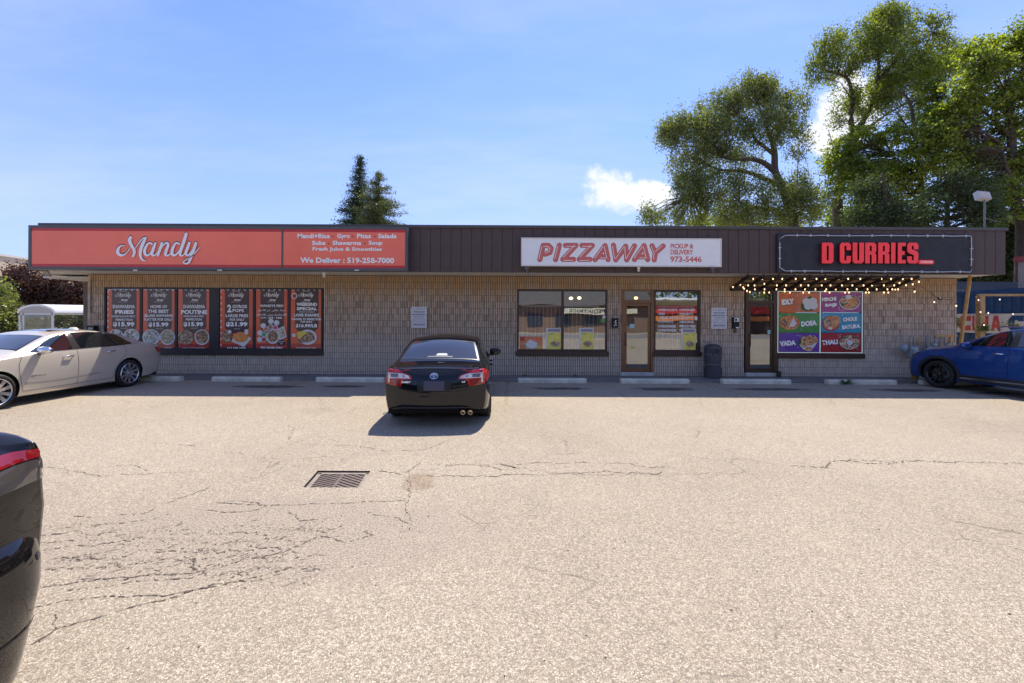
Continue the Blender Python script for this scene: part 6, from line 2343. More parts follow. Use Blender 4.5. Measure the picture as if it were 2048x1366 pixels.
class Car:
    def __init__(s, name, label, mw, cols, mat, wheels, bulge=(.12, .08), creases=True, wr=.33, arch=.375, group=None, cap_z=None):
        s.mw = mw
        s.t = bpy.data.objects.new(name, None)
        place(s.t, None, mw)
        tag(s.t, label, 'car', group)
        V, F = [], []
        rings = []
        for c in cols:
            xl, xb, xt, zb, zs, zt, wl, wm, wb, wt, cr = c
            h = zs - zb
            row = [(xl, .72 * wl, zb + .0), (xl, wl * .975, zb + .01), (xl * .8 + xb * .2, wl + (wm - wl) * .6, zb + .30 * h), (xl * .5 + xb * .5, wm, zb + .68 * h),
                   (xb, wb + (wm - wb) * .35, zs - .045), (xb, wb, zs), (xt, wt, zt - .035), (xt, wt - .07, zt - .004), (xt, (wt - .07) * .5, zt + cr * .72), (xt, 0, zt + cr)]
            ring = []
            for (x, y, z) in row:
                ring.append(len(V))
                V.append((x, -y, z))
            for (x, y, z) in row[:-1][::-1]:
                ring.append(len(V))
                V.append((x, y, z))
            rings.append(ring)
        for a, b in zip(rings[:-1], rings[1:]):
            for k in range(18):
                F.append((a[k], a[k + 1], b[k + 1], b[k]))
        cre = {}
        for end, ring, sg in ((0, rings[0], -1), (1, rings[-1], 1)):
            y5 = abs(V[ring[5]][1])
            prev = None
            for i in range(0, 6):
                if i == 5:
                    line = [ring[k] for k in range(5, 14)]
                else:
                    yi, xi, zi = abs(V[ring[i]][1]), V[ring[i]][0], V[ring[i]][2]
                    line = [ring[i]]
                    for k in range(6, 13):
                        fy = V[ring[k]][1] / y5
                        amp = bulge[end] * (.35 if i == 0 else 1.0)
                        if cap_z and end == 1:
                            amp *= cap_z[i]
                        V.append((xi + sg * amp * (1 - abs(fy) ** 2.6), yi * fy, zi))
                        line.append(len(V) - 1)
                    line.append(ring[18 - i])
                if prev:
                    for q in range(8):
                        f = (prev[q], prev[q + 1], line[q + 1], line[q])
                        F.append(f if sg > 0 else f[::-1])
                prev = line
            for k in range(18):
                cre[frozenset((ring[k], ring[k + 1]))] = .25
        for a, b in zip(rings[:-1], rings[1:]):
            for k, c_ in ((1, .5), (5, .45), (6, .25)):
                cre[frozenset((a[k], b[k]))] = c_
                cre[frozenset((a[18 - k], b[18 - k]))] = c_
        me = bpy.data.meshes.new('cage')
        me.from_pydata(V, [], F)
        me.update()
        at = me.attributes.new('crease_edge', 'FLOAT', 'EDGE')
        for e in me.edges:
            at.data[e.index].value = cre.get(frozenset(e.vertices), 0.0)
        o = bpy.data.objects.new('cage', me)
        COL.objects.link(o)
        md = o.modifiers.new('s', 'SUBSURF')
        md.levels = 3
        md.render_levels = 3
        dg = bpy.context.evaluated_depsgraph_get()
        dense = bpy.data.meshes.new_from_object(o.evaluated_get(dg))
        bpy.data.objects.remove(o)
        bm = bmesh.new()
        bm.from_mesh(dense)
        bmesh.ops.recalc_face_normals(bm, faces=bm.faces[:])
        s.bvh = BVHTree.FromBMesh(bm)
        for xc in wheels:
            ins = {v for v in bm.verts if abs(v.co.y) > .45 and (v.co.x - xc) ** 2 + (v.co.z - wr) ** 2 < arch ** 2}
            dele = [f for f in bm.faces if all(v in ins for v in f.verts)]
            bmesh.ops.delete(bm, geom=dele, context='FACES')
            for v in list(ins):
                if v.is_valid and v.link_faces:
                    dx, dz = v.co.x - xc, v.co.z - wr
                    l = math.hypot(dx, dz) or 1e-6
                    v.co.x, v.co.z = xc + dx / l * arch, wr + dz / l * arch
        me2 = bpy.data.meshes.new('body')
        bm.to_mesh(me2)
        bm.free()
        for p in me2.polygons:
            p.use_smooth = True
        me2.materials.clear()
        me2.materials.append(mat)
        s.body = place(bpy.data.objects.new('body', me2), s.t, mw)
        s.mat, s.wheels, s.wr, s.arch = mat, wheels, wr, arch
        # floor pan and wheel wells
        mb = MB()
        x0, x1 = cols[0][0] + .12, cols[-1][0] - .12
        zb = cols[4][3]
        wl = cols[4][6]
        xs = [x0, wheels[0] - arch - .02, wheels[0] + arch + .02, wheels[1] - arch - .02, wheels[1] + arch + .02, x1]
        for i, (a, b) in enumerate(zip(xs[:-1], xs[1:])):
            ww = .55 if i in (1, 3) else wl * .9
            mb.box(a, b, -ww, ww, zb + .015, zb + .20)
        for xc in wheels:
            for sy in (-1, 1):
                arc = [(xc + (arch + .01) * math.cos(a), wr + (arch + .01) * math.sin(a)) for a in np.linspace(-.35, PI + .35, 15)]
                n = 15
                ya, yb = sy * (wl - .05), sy * .52
                mb.add([(x, ya, z) for x, z in arc] + [(x, yb, z) for x, z in arc], [(i, i + 1, n + i + 1, n + i) for i in range(n - 1)] + [tuple(range(n, 2 * n))])
        mb.build('underbody', M_well, s.t, mw=mw)

    def hit(s, phi, u, v, off):
        d = Vector((math.cos(phi), math.sin(phi), 0))
        t = Vector((-math.sin(phi), math.cos(phi), 0))
        o = d * 12 + t * u + Vector((0, 0, v))
        loc, nor, _, _ = s.bvh.ray_cast(o, -d)
        if loc is None:
            return None
        if nor.dot(d) < 0:
            nor = -nor
        return loc + nor * off

    def hit_top(s, x, y, off):
        loc, nor, _, _ = s.bvh.ray_cast(Vector((x, y, 4)), Vector((0, 0, -1)))
        if loc is None:
            return None
        if nor.z < 0:
            nor = -nor
        return loc + nor * off

    def patch(s, name, bot, top, mat, phi=None, off=.004, n=24, m=8, parent=None, grow=0.0):
        """a sheet lying on the body between two polylines (u, v); phi = viewing side, None = from above (x, y)"""
        def resample(pl, n):
            L = [0]
            for a, b in zip(pl[:-1], pl[1:]):
                L.append(L[-1] + math.hypot(b[0] - a[0], b[1] - a[1]))
            out = []
            for k in range(n + 1):
                t = L[-1] * k / n
                j = max(i for i in range(len(L)) if L[i] <= t + 1e-9)
                j = min(j, len(pl) - 2)
                f = (t - L[j]) / max(1e-9, L[j + 1] - L[j])
                out.append((pl[j][0] + (pl[j + 1][0] - pl[j][0]) * f, pl[j][1] + (pl[j + 1][1] - pl[j][1]) * f))
            return out
        B, T = resample(bot, n), resample(top, n)
        if grow:
            cx = sum(p[0] for p in B + T) / (2 * n + 2)
            cy = sum(p[1] for p in B + T) / (2 * n + 2)
            g = lambda p: (p[0] + grow * (1 if p[0] > cx else -1) * min(1, abs(p[0] - cx) * 6), p[1] + grow * (1 if p[1] > cy else -1) * min(1, abs(p[1] - cy) * 30))
            B, T = [g(p) for p in B], [g(p) for p in T]
        vs, ok = [], []
        for j in range(m + 1):
            f = j / m
            for i in range(n + 1):
                u_, v_ = B[i][0] * (1 - f) + T[i][0] * f, B[i][1] * (1 - f) + T[i][1] * f
                p = s.hit_top(u_, v_, off) if phi is None else s.hit(phi, u_, v_, off)
                ok.append(p is not None)
                vs.append(p if p is not None else Vector((0, 0, -1)))
        fs = []
        for j in range(m):
            for i in range(n):
                q = (j * (n + 1) + i, j * (n + 1) + i + 1, (j + 1) * (n + 1) + i + 1, (j + 1) * (n + 1) + i)
                if all(ok[k] for k in q) and max((vs[q[a]] - vs[q[(a + 1) % 4]]).length for a in range(4)) < .5:
                    fs.append(q)
        mb = MB()
        mb.add(vs, fs)
        return mb.build(name, mat, parent or s.t, smooth=True, mw=s.mw)

    def line(s, name, pts, w_, mat, phi=None, off=.003, parent=None, smooth=True):
        P = [tuple(p) for p in catmull(pts, 6)] if smooth and len(pts) > 2 else pts
        if len(P) == 2:
            P = [(P[0][0] + (P[1][0] - P[0][0]) * k / 10, P[0][1] + (P[1][1] - P[0][1]) * k / 10) for k in range(11)]
        L, R = [], []
        for i, p in enumerate(P):
            a, b = P[max(i - 1, 0)], P[min(i + 1, len(P) - 1)]
            dx, dy = b[0] - a[0], b[1] - a[1]
            l = math.hypot(dx, dy) or 1
            L.append((p[0] - dy / l * w_ / 2, p[1] + dx / l * w_ / 2))
            R.append((p[0] + dy / l * w_ / 2, p[1] - dx / l * w_ / 2))
        mb = MB()
        prev = None
        for l_, r_ in zip(L, R):
            a = s.hit_top(*l_, off) if phi is None else s.hit(phi, *l_, off)
            b = s.hit_top(*r_, off) if phi is None else s.hit(phi, *r_, off)
            if a is not None and b is not None:
                if prev:
                    mb.add([prev[0], prev[1], b, a], [(0, 1, 2, 3)])
                prev = (a, b)
            else:
                prev = None
        if mb.f:
            return mb.build(name, mat, parent or s.t, mw=s.mw)

    def wheel(s, x, side, rr_, width, rimmat, spokes=5, twin=True, track=.80, sw=.045, double=False):
        """side -1 left, +1 right; the outer face of the wheel looks along side*y"""
        R = s.wr
        rot = Matrix.Rotation(0 if side < 0 else PI, 4, 'Z')
        M = s.mw @ Matrix.Translation((x, side * track, R)) @ rot
        e = bpy.data.objects.new('wheel', None)
        place(e, s.t, M)
        w2 = width / 2
        mb = MB()
        mb.lathe([(rr_ - .01, -w2 + .02), (rr_ + .012, -w2 + .004), (rr_ + (R - rr_) * .5, -w2 - .006), (R - .022, -w2 + .010), (R - .004, -w2 + .03), (R, -w2 + .06), (R, w2 - .06), (R - .004, w2 - .03), (R - .03, w2), (rr_, w2 - .01)], 48, axis='y')
        mb.build('tyre', M_tyre, e, smooth=True, mw=M)
        mb = MB()
        mb.lathe([(rr_ + .008, -w2 + .006), (rr_ - .004, -w2 - .004), (rr_ - .016, -w2 + .006), (rr_ - .022, -w2 + .03), (rr_ - .03, w2 - .03)], 48, axis='y')
        mb.lathe([(0, -w2 + .008), (.028, -w2 + .008), (.034, -w2 + .02), (.06, -w2 + .03), (.07, -w2 + .07)], 20, axis='y')
        for k in range(spokes):
            for sg in ((-1, 1) if twin else (0,)):
                a = 2 * PI * k / spokes + PI / 2
                a0 = a + sg * .16
                a1 = a + sg * (.23 if twin else 0)
                p0 = Vector((math.cos(a0) * .045, -w2 + .035, math.sin(a0) * .045))
                pm = Vector((math.cos(a0 * .5 + a1 * .5) * rr_ * .6, -w2 + .018, math.sin(a0 * .5 + a1 * .5) * rr_ * .6))
                p1 = Vector((math.cos(a1) * (rr_ - .014), -w2 + .012, math.sin(a1) * (rr_ - .014)))
                for q0, q1, wa, wb_ in ((p0, pm, sw * .8, sw), (pm, p1, sw, sw * 1.15)):
                    d = (q1 - q0).normalized()
                    n_ = Vector((-d.z, 0, d.x))
                    top = [q0 - n_ * wa / 2, q0 + n_ * wa / 2, q1 + n_ * wb_ / 2, q1 - n_ * wb_ / 2]
                    bk = [t + Vector((0, .03, 0)) for t in top]
                    mb.add(top + bk, [(0, 1, 2, 3), (0, 4, 5, 1), (2, 6, 7, 3), (1, 5, 6, 2), (3, 7, 4, 0)])
        mb.build('rim', rimmat, e, mw=M)
        mb = MB()
        mb.lathe([(0, w2 - .05), (rr_ - .02, w2 - .05)], 24, axis='y')
        mb.build('inner_disc', M_well, e, mw=M)
        mb = MB()
        mb.lathe([(.06, -w2 + .085), (rr_ * .72, -w2 + .085), (rr_ * .72, -w2 + .11)], 24, axis='y')
        mb.build('brake_disc', principled('brake_steel', (.18, .17, .16), .4, metal=.8), e, mw=M)

    def mirror(s, x, side, y, z, mat, size=(.10, .125, .085), mat2=None):
        bm = bmesh.new()
        bmesh.ops.create_uvsphere(bm, u_segments=20, v_segments=12, radius=1)
        for v in bm.verts:
            c = v.co
            k = 1.0 if c.x < 0 else .55
            sq = lambda q: math.copysign(abs(q) ** .75, q)
            v.co = Vector((sq(c.x) * size[0] * k, sq(c.y) * size[1], sq(c.z) * size[2] * (1 - .18 * c.y * side)))
            v.co += Vector((x, side * y, z))
        me = bpy.data.meshes.new('mirror')
        bm.to_mesh(me)
        bm.free()
        for p in me.polygons:
            p.use_smooth = True
        me.materials.append(mat)
        o = place(bpy.data.objects.new('mirror', me), s.t, s.mw)
        mb = MB()
        mb.box(x - .03, x + .03, side * (y - .20), side * (y - .05), z - size[2] - .01, z - size[2] + .03)
        mb.build('arm', mat2 or M_trim, o, mw=s.mw)
        return o

    def handle(s, x, side, z, mat, l=.2):
        p = s.hit(-PI / 2 if side < 0 else PI / 2, x if side < 0 else -x, z, 0)
        if p is None:
            return
        mb = MB()
        y = p.y
        pts = [(x - l / 2, y, z), (x - l / 2 + .03, y + side * .035, z), (x + l / 2 - .03, y + side * .038, z + .004), (x + l / 2, y, z + .004)]
        mb.tube(pts, [.010, .014, .014, .010], 8)
        mb.build('door_handle', mat, s.t, smooth=True, mw=s.mw)

    def text_on(s, txt, phi, u0, u1, v0, v1, mat, shear=0, bold=.02, off=.006, flip=False):
        me = text_mesh(txt, bold, shear)
        co = np.array([v.co[:] for v in me.vertices])
        mn, mx = co.min(0), co.max(0)
        for v in me.vertices:
            a = (v.co.x - mn[0]) / (mx[0] - mn[0])
            b = (v.co.y - mn[1]) / (mx[1] - mn[1])
            p = s.hit(phi, u0 + (u1 - u0) * a, v0 + (v1 - v0) * b, off)
            v.co = p if p is not None else (0, 0, -.5)
        me.materials.clear()
        me.materials.append(mat)
        me.name = 'lettering'
        return place(bpy.data.objects.new('lettering', me), s.t, s.mw)


LEFT, RIGHT, REAR, FRONT = -PI / 2, PI / 2, 0.0, PI


def side_windows(c, polys, trim=M_trim, glass=M_cglass, chrome=None, sides=(-1, 1)):
    for sd in sides:
        phi = LEFT if sd < 0 else RIGHT
        f = (lambda pl: [(p[0], p[1]) for p in pl]) if sd < 0 else (lambda pl: [(-p[0], p[1]) for p in pl])
        (b0, t0) = c_all = ([p for p in polys[0][0]] + [p for p in polys[-1][0]], [p for p in polys[0][1]] + [p for p in polys[-1][1]])
        if chrome:
            c.patch('window_chrome', f(b0), f(t0), chrome, phi, .002, 40, 6, grow=.028)
        c.patch('window_trim', f(b0), f(t0), trim, phi, .0035, 40, 6, grow=.014)
        for b_, t_2 in polys:
            c.patch('side_window', f(b_), f(t_2), glass, phi, .0055, 20, 8)


# ---- black sedan, seen from behind ---------------------------------------------------------
a_ = math.radians(2.7)
M1 = Matrix.Translation((-1.467, 11.71, 0)) @ Matrix.Rotation(-PI / 2 + a_, 4, 'Z')
P_black = paint('black_sedan_paint', (0.004, 0.005, 0.009), metal=.0, rough=.2)
cols = [
    (.14, .12, .16, .24, .66, .70, .70, .72, .66, .58, .02),
    (.20, .26, .32, .19, .73, .78, .82, .85, .78, .68, .03),
    (.55, .58, .60, .18, .82, .87, .88, .90, .83, .73, .05),
    (.99, .99, .99, .18, .89, .95, .90, .915, .86, .76, .05),
    (1.42, 1.42, 1.32, .18, .94, 1.00, .90, .91, .87, .77, .045),
    (1.95, 1.85, 2.08, .18, .955, 1.40, .90, .91, .87, .67, .04),
    (2.70, 2.70, 2.72, .18, .965, 1.435, .90, .912, .87, .68, .045),
    (3.20, 3.25, 3.46, .18, .975, 1.375, .90, .912, .87, .665, .04),
    (3.75, 3.90, 4.14, .18, .975, 1.035, .90, .915, .86, .74, .025),
    (4.10, 4.22, 4.30, .20, .965, 1.015, .895, .905, .84, .74, .02),
    (4.45, 4.50, 4.50, .245, .945, .995, .86, .875, .80, .70, .02),
    (4.60, 4.64, 4.62, .28, .925, .985, .80, .825, .755, .64, .015),
]
car = Car('parked_car', 'black sedan parked nose in, its rear with red lamps facing the lot', M1, cols, P_black, (.99, 3.765), bulge=(.14, .14), cap_z=[.8, 1.25, 1.5, 1.35, .75, 1])
side_windows(car, [
    ([(1.55, .985), (2.42, 1.0)], [(1.72, 1.07), (2.12, 1.30), (2.44, 1.36)]),
    ([(2.50, 1.0), (3.30, 1.015)], [(2.52, 1.365), (2.9, 1.37), (3.32, 1.32)]),
    ([(3.35, 1.015), (3.72, 1.02)], [(3.37, 1.305), (3.58, 1.23), (3.74, 1.05)]),
])
wr_top = [(-.50, 3.44), (.50, 3.44)]
car.patch('rear_window_trim', [(4.12, -.70), (4.15, 0), (4.12, .70)], [(3.43, -.595), (3.40, 0), (3.43, .595)], M_trim, None, .002, 30, 14)
car.patch('rear_window', [(4.09, -.665), (4.12, 0), (4.09, .665)], [(3.465, -.565), (3.44, 0), (3.465, .565)], M_cglass2, None, .004, 30, 14)
car.patch('windscreen', [(1.42, -.70), (1.34, 0), (1.42, .70)], [(2.02, -.55), (1.98, 0), (2.02, .55)], M_cglass, None, .004, 24, 12)
# third brake lamp and the pale object on the parcel shelf
car.patch('brake_lamp', [(4.085, -.22), (4.085, .22)], [(4.05, -.22), (4.05, .22)], principled('brake_strip', (.20, .19, .2), .3), None, .006, 8, 2)
car.patch('shelf_box', [(4.035, -.08), (4.035, .13)], [(3.965, -.05), (3.965, .11)], principled('shelf_pale', (.40, .45, .44), .5), None, .006, 6, 2)
# boot lid, bumper and lamps in rear view (u = y, v = z)
car.line('boot_gap', [(-.70, .93), (-.70, .80), (-.56, .70), (-.47, .625), (0, .610), (.47, .625), (.56, .70), (.70, .80), (.70, .93)], .007, M_gap, REAR)
car.line('boot_edge_glint', [(-.70, .958), (0, .972), (.70, .958)], .018, principled('edge_highlight', (.05, .055, .065), .1, coat=1), REAR, .006)  # lighter strip painted as a highlight along the boot edge
for sd in (-1, 1):
    m = lambda pl: [(sd * p[0], p[1]) for p in pl]
    base = car.patch('tail_lamp', m([(.80, .72), (.70, .700), (.55, .690), (.50, .795), (.37, .800)]), m([(.80, .945), (.70, .943), (.55, .905), (.46, .880), (.39, .850)]), M_lred, REAR, .006, 30, 8)
    car.patch('clear_lens', m([(.745, .815), (.40, .812)]), m([(.745, .895), (.55, .885), (.43, .855)]), M_lclear, REAR, .009, 20, 5, parent=base)
    car.patch('clear_lens', m([(.770, .745), (.742, .743)]), m([(.770, .900), (.742, .896)]), M_lclear, REAR, .009, 4, 8, parent=base)
    car.patch('smoked_lens', m([(.725, .828), (.60, .826)]), m([(.725, .885), (.60, .878)]), M_lsmoke, REAR, .011, 8, 4, parent=base)
    car.patch('smoked_lens', m([(.52, .828), (.50, .828)]), m([(.52, .858), (.50, .858)]), M_lsmoke, REAR, .011, 2, 2, parent=base)
    car.patch('dark_lens', m([(.73, .715), (.57, .702)]), m([(.735, .795), (.55, .790)]), M_lredd, REAR, .009, 10, 4, parent=base)
    phi = LEFT if sd < 0 else RIGHT
    s_ = (lambda pl: pl) if sd < 0 else (lambda pl: [(-p[0], p[1]) for p in pl])
    car.patch('tail_lamp', s_([(4.30, .80), (4.66, .725)]), s_([(4.24, .895), (4.45, .93), (4.66, .945)]), M_lred, phi, .005, 14, 8)
    car.handle(2.25, sd, .86, P_black)
    car.handle(3.12, sd, .87, P_black)
    car.line('door_gap', s_([(1.42, .92), (1.38, .7), (1.42, .30)]), .006, M_gap, phi)
    car.line('door_gap', s_([(2.47, .96), (2.47, .5), (2.45, .26)]), .006, M_gap, phi)
    car.line('door_gap', s_([(3.42, .97), (3.46, .75), (3.30, .45), (3.28, .26)]), .006, M_gap, phi)
    car.line('sill_trim', s_([(1.40, .235), (3.35, .245)]), .03, M_trim, phi)
    car.wheel(.99, sd, .215, .215, M_rimal, 5, True)
    car.wheel(3.765, sd, .215, .215, M_rimal, 5, True)
    car.mirror(1.72, sd, 1.0, 1.02, P_black)
car.text_on("CAMRY", REAR, -.54, -.38, .738, .770, M_letterw2, shear=.3, bold=.05, off=.012)
car.text_on("LE", REAR, .43, .49, .745, .770, M_letterw2, shear=.2, bold=.05, off=.012)
# oval emblem: three ellipses
mb = MB()
pc = car.hit(REAR, -.015, .85, .0)


def oval(cx, cz, rx, rz, th):
    n = 32
    vs = []
    for k in range(n):
        t = 2 * PI * k / n
        for q in (1, 0):
            vs.append(car.hit(REAR, cx + (rx - (0 if q else th)) * math.cos(t), cz + (rz - (0 if q else th * .9)) * math.sin(t), .010))
    mb.add(vs, [(2 * k, (2 * k + 2) % (2 * n), (2 * k + 3) % (2 * n), 2 * k + 1) for k in range(n)])


oval(-.015, .85, .066, .046, .011)
oval(-.015, .862, .042, .020, .008)
oval(-.015, .848, .017, .036, .008)
mb.build('emblem', M_chrome, car.t, mw=M1)
car.patch('licence_plate', [(-.175, .625), (.155, .625)], [(-.175, .775), (.155, .775)], principled('blank_plate', (.055, .055, .085), .5), REAR, .006, 10, 5)
car.patch('plate_recess', [(-.27, .615), (.25, .615)], [(-.30, .79), (.28, .79)], principled('plate_recess', (.008, .008, .012), .3), REAR, .003, 12, 5)
car.patch('rear_valance', [(-.60, .20), (0, .185), (.60, .20)], [(-.66, .265), (-.50, .305), (0, .315), (.50, .305), (.66, .265)], M_trim, REAR, .004, 26, 5)
car.line('bumper_crease_glint', [(-.72, .30), (-.52, .335), (0, .345), (.52, .335), (.72, .30)], .018, principled('crease_light', (.06, .05, .045), .12, coat=1), REAR, .005)  # paler strip, painted as light caught on the bumper crease
for k, yy_ in enumerate((.45, .57)):
    mb = MB()
    mb.lathe([(.030, -.12), (.038, -.12), (.038, .06), (.030, .06)], 20, (4.64, yy_, .250), axis='x')
    mb.lathe([(.031, -.02), (.0, -.02)], 20, (4.64, yy_, .250), axis='x')
    mb.build('exhaust_tip', principled('exhaust_chrome', (.45, .40, .34), .2, metal=1.0), car.t, smooth=False, mw=M1)

# ---- champagne sedan backed in on the left -----------------------------------------------------
M2 = Matrix.Translation((-10.68, 7.12, 0)) @ Matrix.Rotation(PI / 2, 4, 'Z')
P_champ = paint('champagne_paint', (0.64, 0.575, 0.475), metal=.3, rough=.3)
cols = [
    (.12, .10, .14, .24, .68, .74, .72, .76, .68, .60, .02),
    (.20, .24, .30, .19, .76, .84, .84, .87, .80, .70, .03),
    (.55, .58, .60, .18, .88, .95, .90, .92, .85, .75, .05),
    (1.02, 1.02, 1.02, .18, .95, 1.01, .92, .93, .875, .77, .05),
    (1.50, 1.50, 1.42, .18, .995, 1.055, .915, .925, .885, .78, .045),
    (2.05, 1.95, 2.20, .18, 1.02, 1.425, .915, .925, .88, .68, .045),
    (2.80, 2.80, 2.82, .18, 1.045, 1.475, .915, .93, .88, .69, .05),
    (3.35, 3.45, 3.78, .18, 1.07, 1.415, .915, .93, .88, .665, .045),
    (3.95, 4.15, 4.46, .18, 1.075, 1.125, .92, .935, .87, .72, .025),
    (4.40, 4.50, 4.60, .20, 1.06, 1.105, .91, .92, .85, .72, .02),
    (4.75, 4.84, 4.85, .24, 1.035, 1.095, .87, .885, .81, .70, .02),
    (4.92, 4.98, 4.95, .28, .99, 1.05, .80, .82, .75, .64, .015),
]
car = Car('parked_car', 'champagne sedan backed in at the left, its rear half in shade', M2, cols, P_champ, (1.02, 3.86), bulge=(.14, .12), wr=.345, arch=.40)
side_windows(car, [
    ([(1.62, 1.045), (2.48, 1.06)], [(1.80, 1.13), (2.16, 1.31), (2.50, 1.405)]),
    ([(2.66, 1.065), (3.52, 1.085)], [(2.62, 1.415), (3.0, 1.425), (3.36, 1.40)]),
    ([(3.57, 1.087), (3.98, 1.105)], [(3.42, 1.395), (3.70, 1.32), (4.00, 1.13)]),
], chrome=principled('soft_chrome', (.55, .54, .53), .3, metal=.8))
car.patch('rear_window', [(4.38, -.64), (4.42, 0), (4.38, .64)], [(3.82, -.58), (3.78, 0), (3.82, .58)], M_cglass, None, .004, 24, 12)
car.patch('windscreen_trim', [(1.50, -.74), (1.42, 0), (1.50, .74)], [(2.15, -.575), (2.10, 0), (2.15, .575)], M_trim, None, .002, 24, 12)
car.patch('windscreen', [(1.53, -.71), (1.46, 0), (1.53, .71)], [(2.12, -.555), (2.07, 0), (2.12, .555)], M_cglass, None, .004, 24, 12)
car.patch('sunroof', [(2.42, -.42), (2.42, .42)], [(3.10, -.42), (3.10, .42)], M_cglass, None, .004, 10, 8)
M_champtrim = principled('champ_trim', (.42, .38, .32), .3, metal=.2, coat=1)  # trim colour of the side mouldings
for sd in (-1, 1):
    phi = LEFT if sd < 0 else RIGHT
    s_ = (lambda pl: pl) if sd < 0 else (lambda pl: [(-p[0], p[1]) for p in pl])
    car.line('door_gap', s_([(1.47, .98), (1.40, .75), (1.47, .30)]), .007, M_gap, phi)
    car.line('door_gap', s_([(2.57, 1.05), (2.57, .7), (2.55, .27)]), .007, M_gap, phi)
    car.line('door_gap', s_([(3.74, 1.08), (3.76, .85), (3.52, .60), (3.40, .28)]), .007, M_gap, phi)
    car.line('sill_gap', s_([(1.47, .285), (3.40, .290)]), .007, M_gap, phi)
    car.line('side_moulding', s_([(1.50, .435), (2.0, .415), (2.55, .43), (3.05, .47)]), .04, M_champtrim, phi, .012)
    car.handle(2.36, sd, .915, M_chrome, .22)
    car.handle(3.36, sd, .945, M_chrome, .22)
    car.wheel(1.02, sd, .255, .235, M_rimal, 10, False, .82, .06)
    car.wheel(3.86, sd, .255, .235, M_rimal, 10, False, .82, .06)
    mm = car.mirror(1.80, sd, 1.02, 1.085, M_chrome, (.11, .135, .075))
    tl = car.patch('tail_lamp', s_([(4.80, .82), (4.97, .80)]), s_([(4.70, .95), (4.97, .97)]), M_lred, phi, .006, 8, 6)
    m = lambda pl: [(sd * p[0], p[1]) for p in pl]
    car.patch('tail_lamp', m([(.80, .82), (.45, .84)]), m([(.80, .98), (.45, .95)]), M_lred, REAR, .006, 8, 5)
    m = lambda pl: [(-sd * p[0], p[1]) for p in pl]
    car.patch('headlight', m([(.82, .62), (.45, .62)]), m([(.82, .75), (.50, .71)]), M_lclear, FRONT, .006, 12, 5)
    car.patch('headlight', s_([(.18, .64), (.62, .76)]), s_([(.18, .75), (.66, .80)]), M_lclear, phi, .006, 12, 5)
car.patch('grille', [(-.5, .38), (.5, .38)], [(-.55, .58), (.55, .58)], M_trim, FRONT, .005, 14, 6)
car.text_on("IMPALA", LEFT, 1.60, 1.90, .555, .585, M_chrome, bold=.02)
mb = MB()
mb.lathe([(0, .06), (.05, .055), (.09, .03), (.12, 0)], 14, (3.35, 0, 1.47))
mb.build('antenna', P_champ, car.t, smooth=True, mw=M2)

# ---- blue crossover nosed in on the right ----------------------------------------------------
a_ = math.radians(10)
M3 = Matrix.Translation((12.06, 12.50, 0)) @ Matrix.Rotation(-PI / 2 + a_, 4, 'Z')
P_blue = paint('blue_paint', (0.006, 0.060, 0.27), metal=.35, rough=.25)
cols = [
    (.12, .10, .14, .27, .74, .82, .74, .76, .70, .62, .02),
    (.18, .24, .30, .24, .86, .93, .84, .88, .82, .72, .03),
    (.50, .55, .58, .22, .98, 1.04, .91, .93, .87, .78, .05),
    (.93, .93, .93, .22, 1.04, 1.10, .93, .94, .89, .80, .05),
    (1.34, 1.34, 1.25, .22, 1.09, 1.15, .925, .935, .895, .81, .045),
    (1.90, 1.80, 2.02, .22, 1.13, 1.56, .925, .935, .89, .70, .06),
    (2.60, 2.60, 2.62, .22, 1.145, 1.63, .925, .935, .89, .71, .065),
    (3.30, 3.30, 3.32, .22, 1.16, 1.615, .925, .935, .89, .70, .06),
    (3.85, 3.90, 3.98, .22, 1.17, 1.53, .925, .935, .88, .63, .05),
    (4.25, 4.30, 4.42, .24, 1.16, 1.24, .91, .92, .86, .72, .03),
    (4.52, 4.56, 4.52, .28, 1.10, 1.18, .86, .87, .81, .68, .02),
]
car = Car('parked_car', 'bright blue crossover nosed in at the right with black wheels', M3, cols, P_blue, (.93, 3.63), bulge=(.13, .10), wr=.365, arch=.42)
side_windows(car, [
    ([(1.50, 1.165), (2.36, 1.185)], [(1.68, 1.27), (2.02, 1.47), (2.40, 1.56)]),
    ([(2.50, 1.19), (3.32, 1.215)], [(2.50, 1.565), (2.9, 1.58), (3.30, 1.56)]),
    ([(3.38, 1.22), (3.90, 1.27)], [(3.38, 1.555), (3.6, 1.52), (3.90, 1.40)]),
])
car.patch('windscreen', [(1.36, -.72), (1.28, 0), (1.36, .72)], [(1.96, -.60), (1.90, 0), (1.96, .60)], M_cglass, None, .004, 24, 12)
car.patch('rear_window', [(4.36, -.62), (4.38, 0), (4.36, .62)], [(4.02, -.52), (4.0, 0), (4.02, .52)], M_cglass, None, .004, 24, 12)
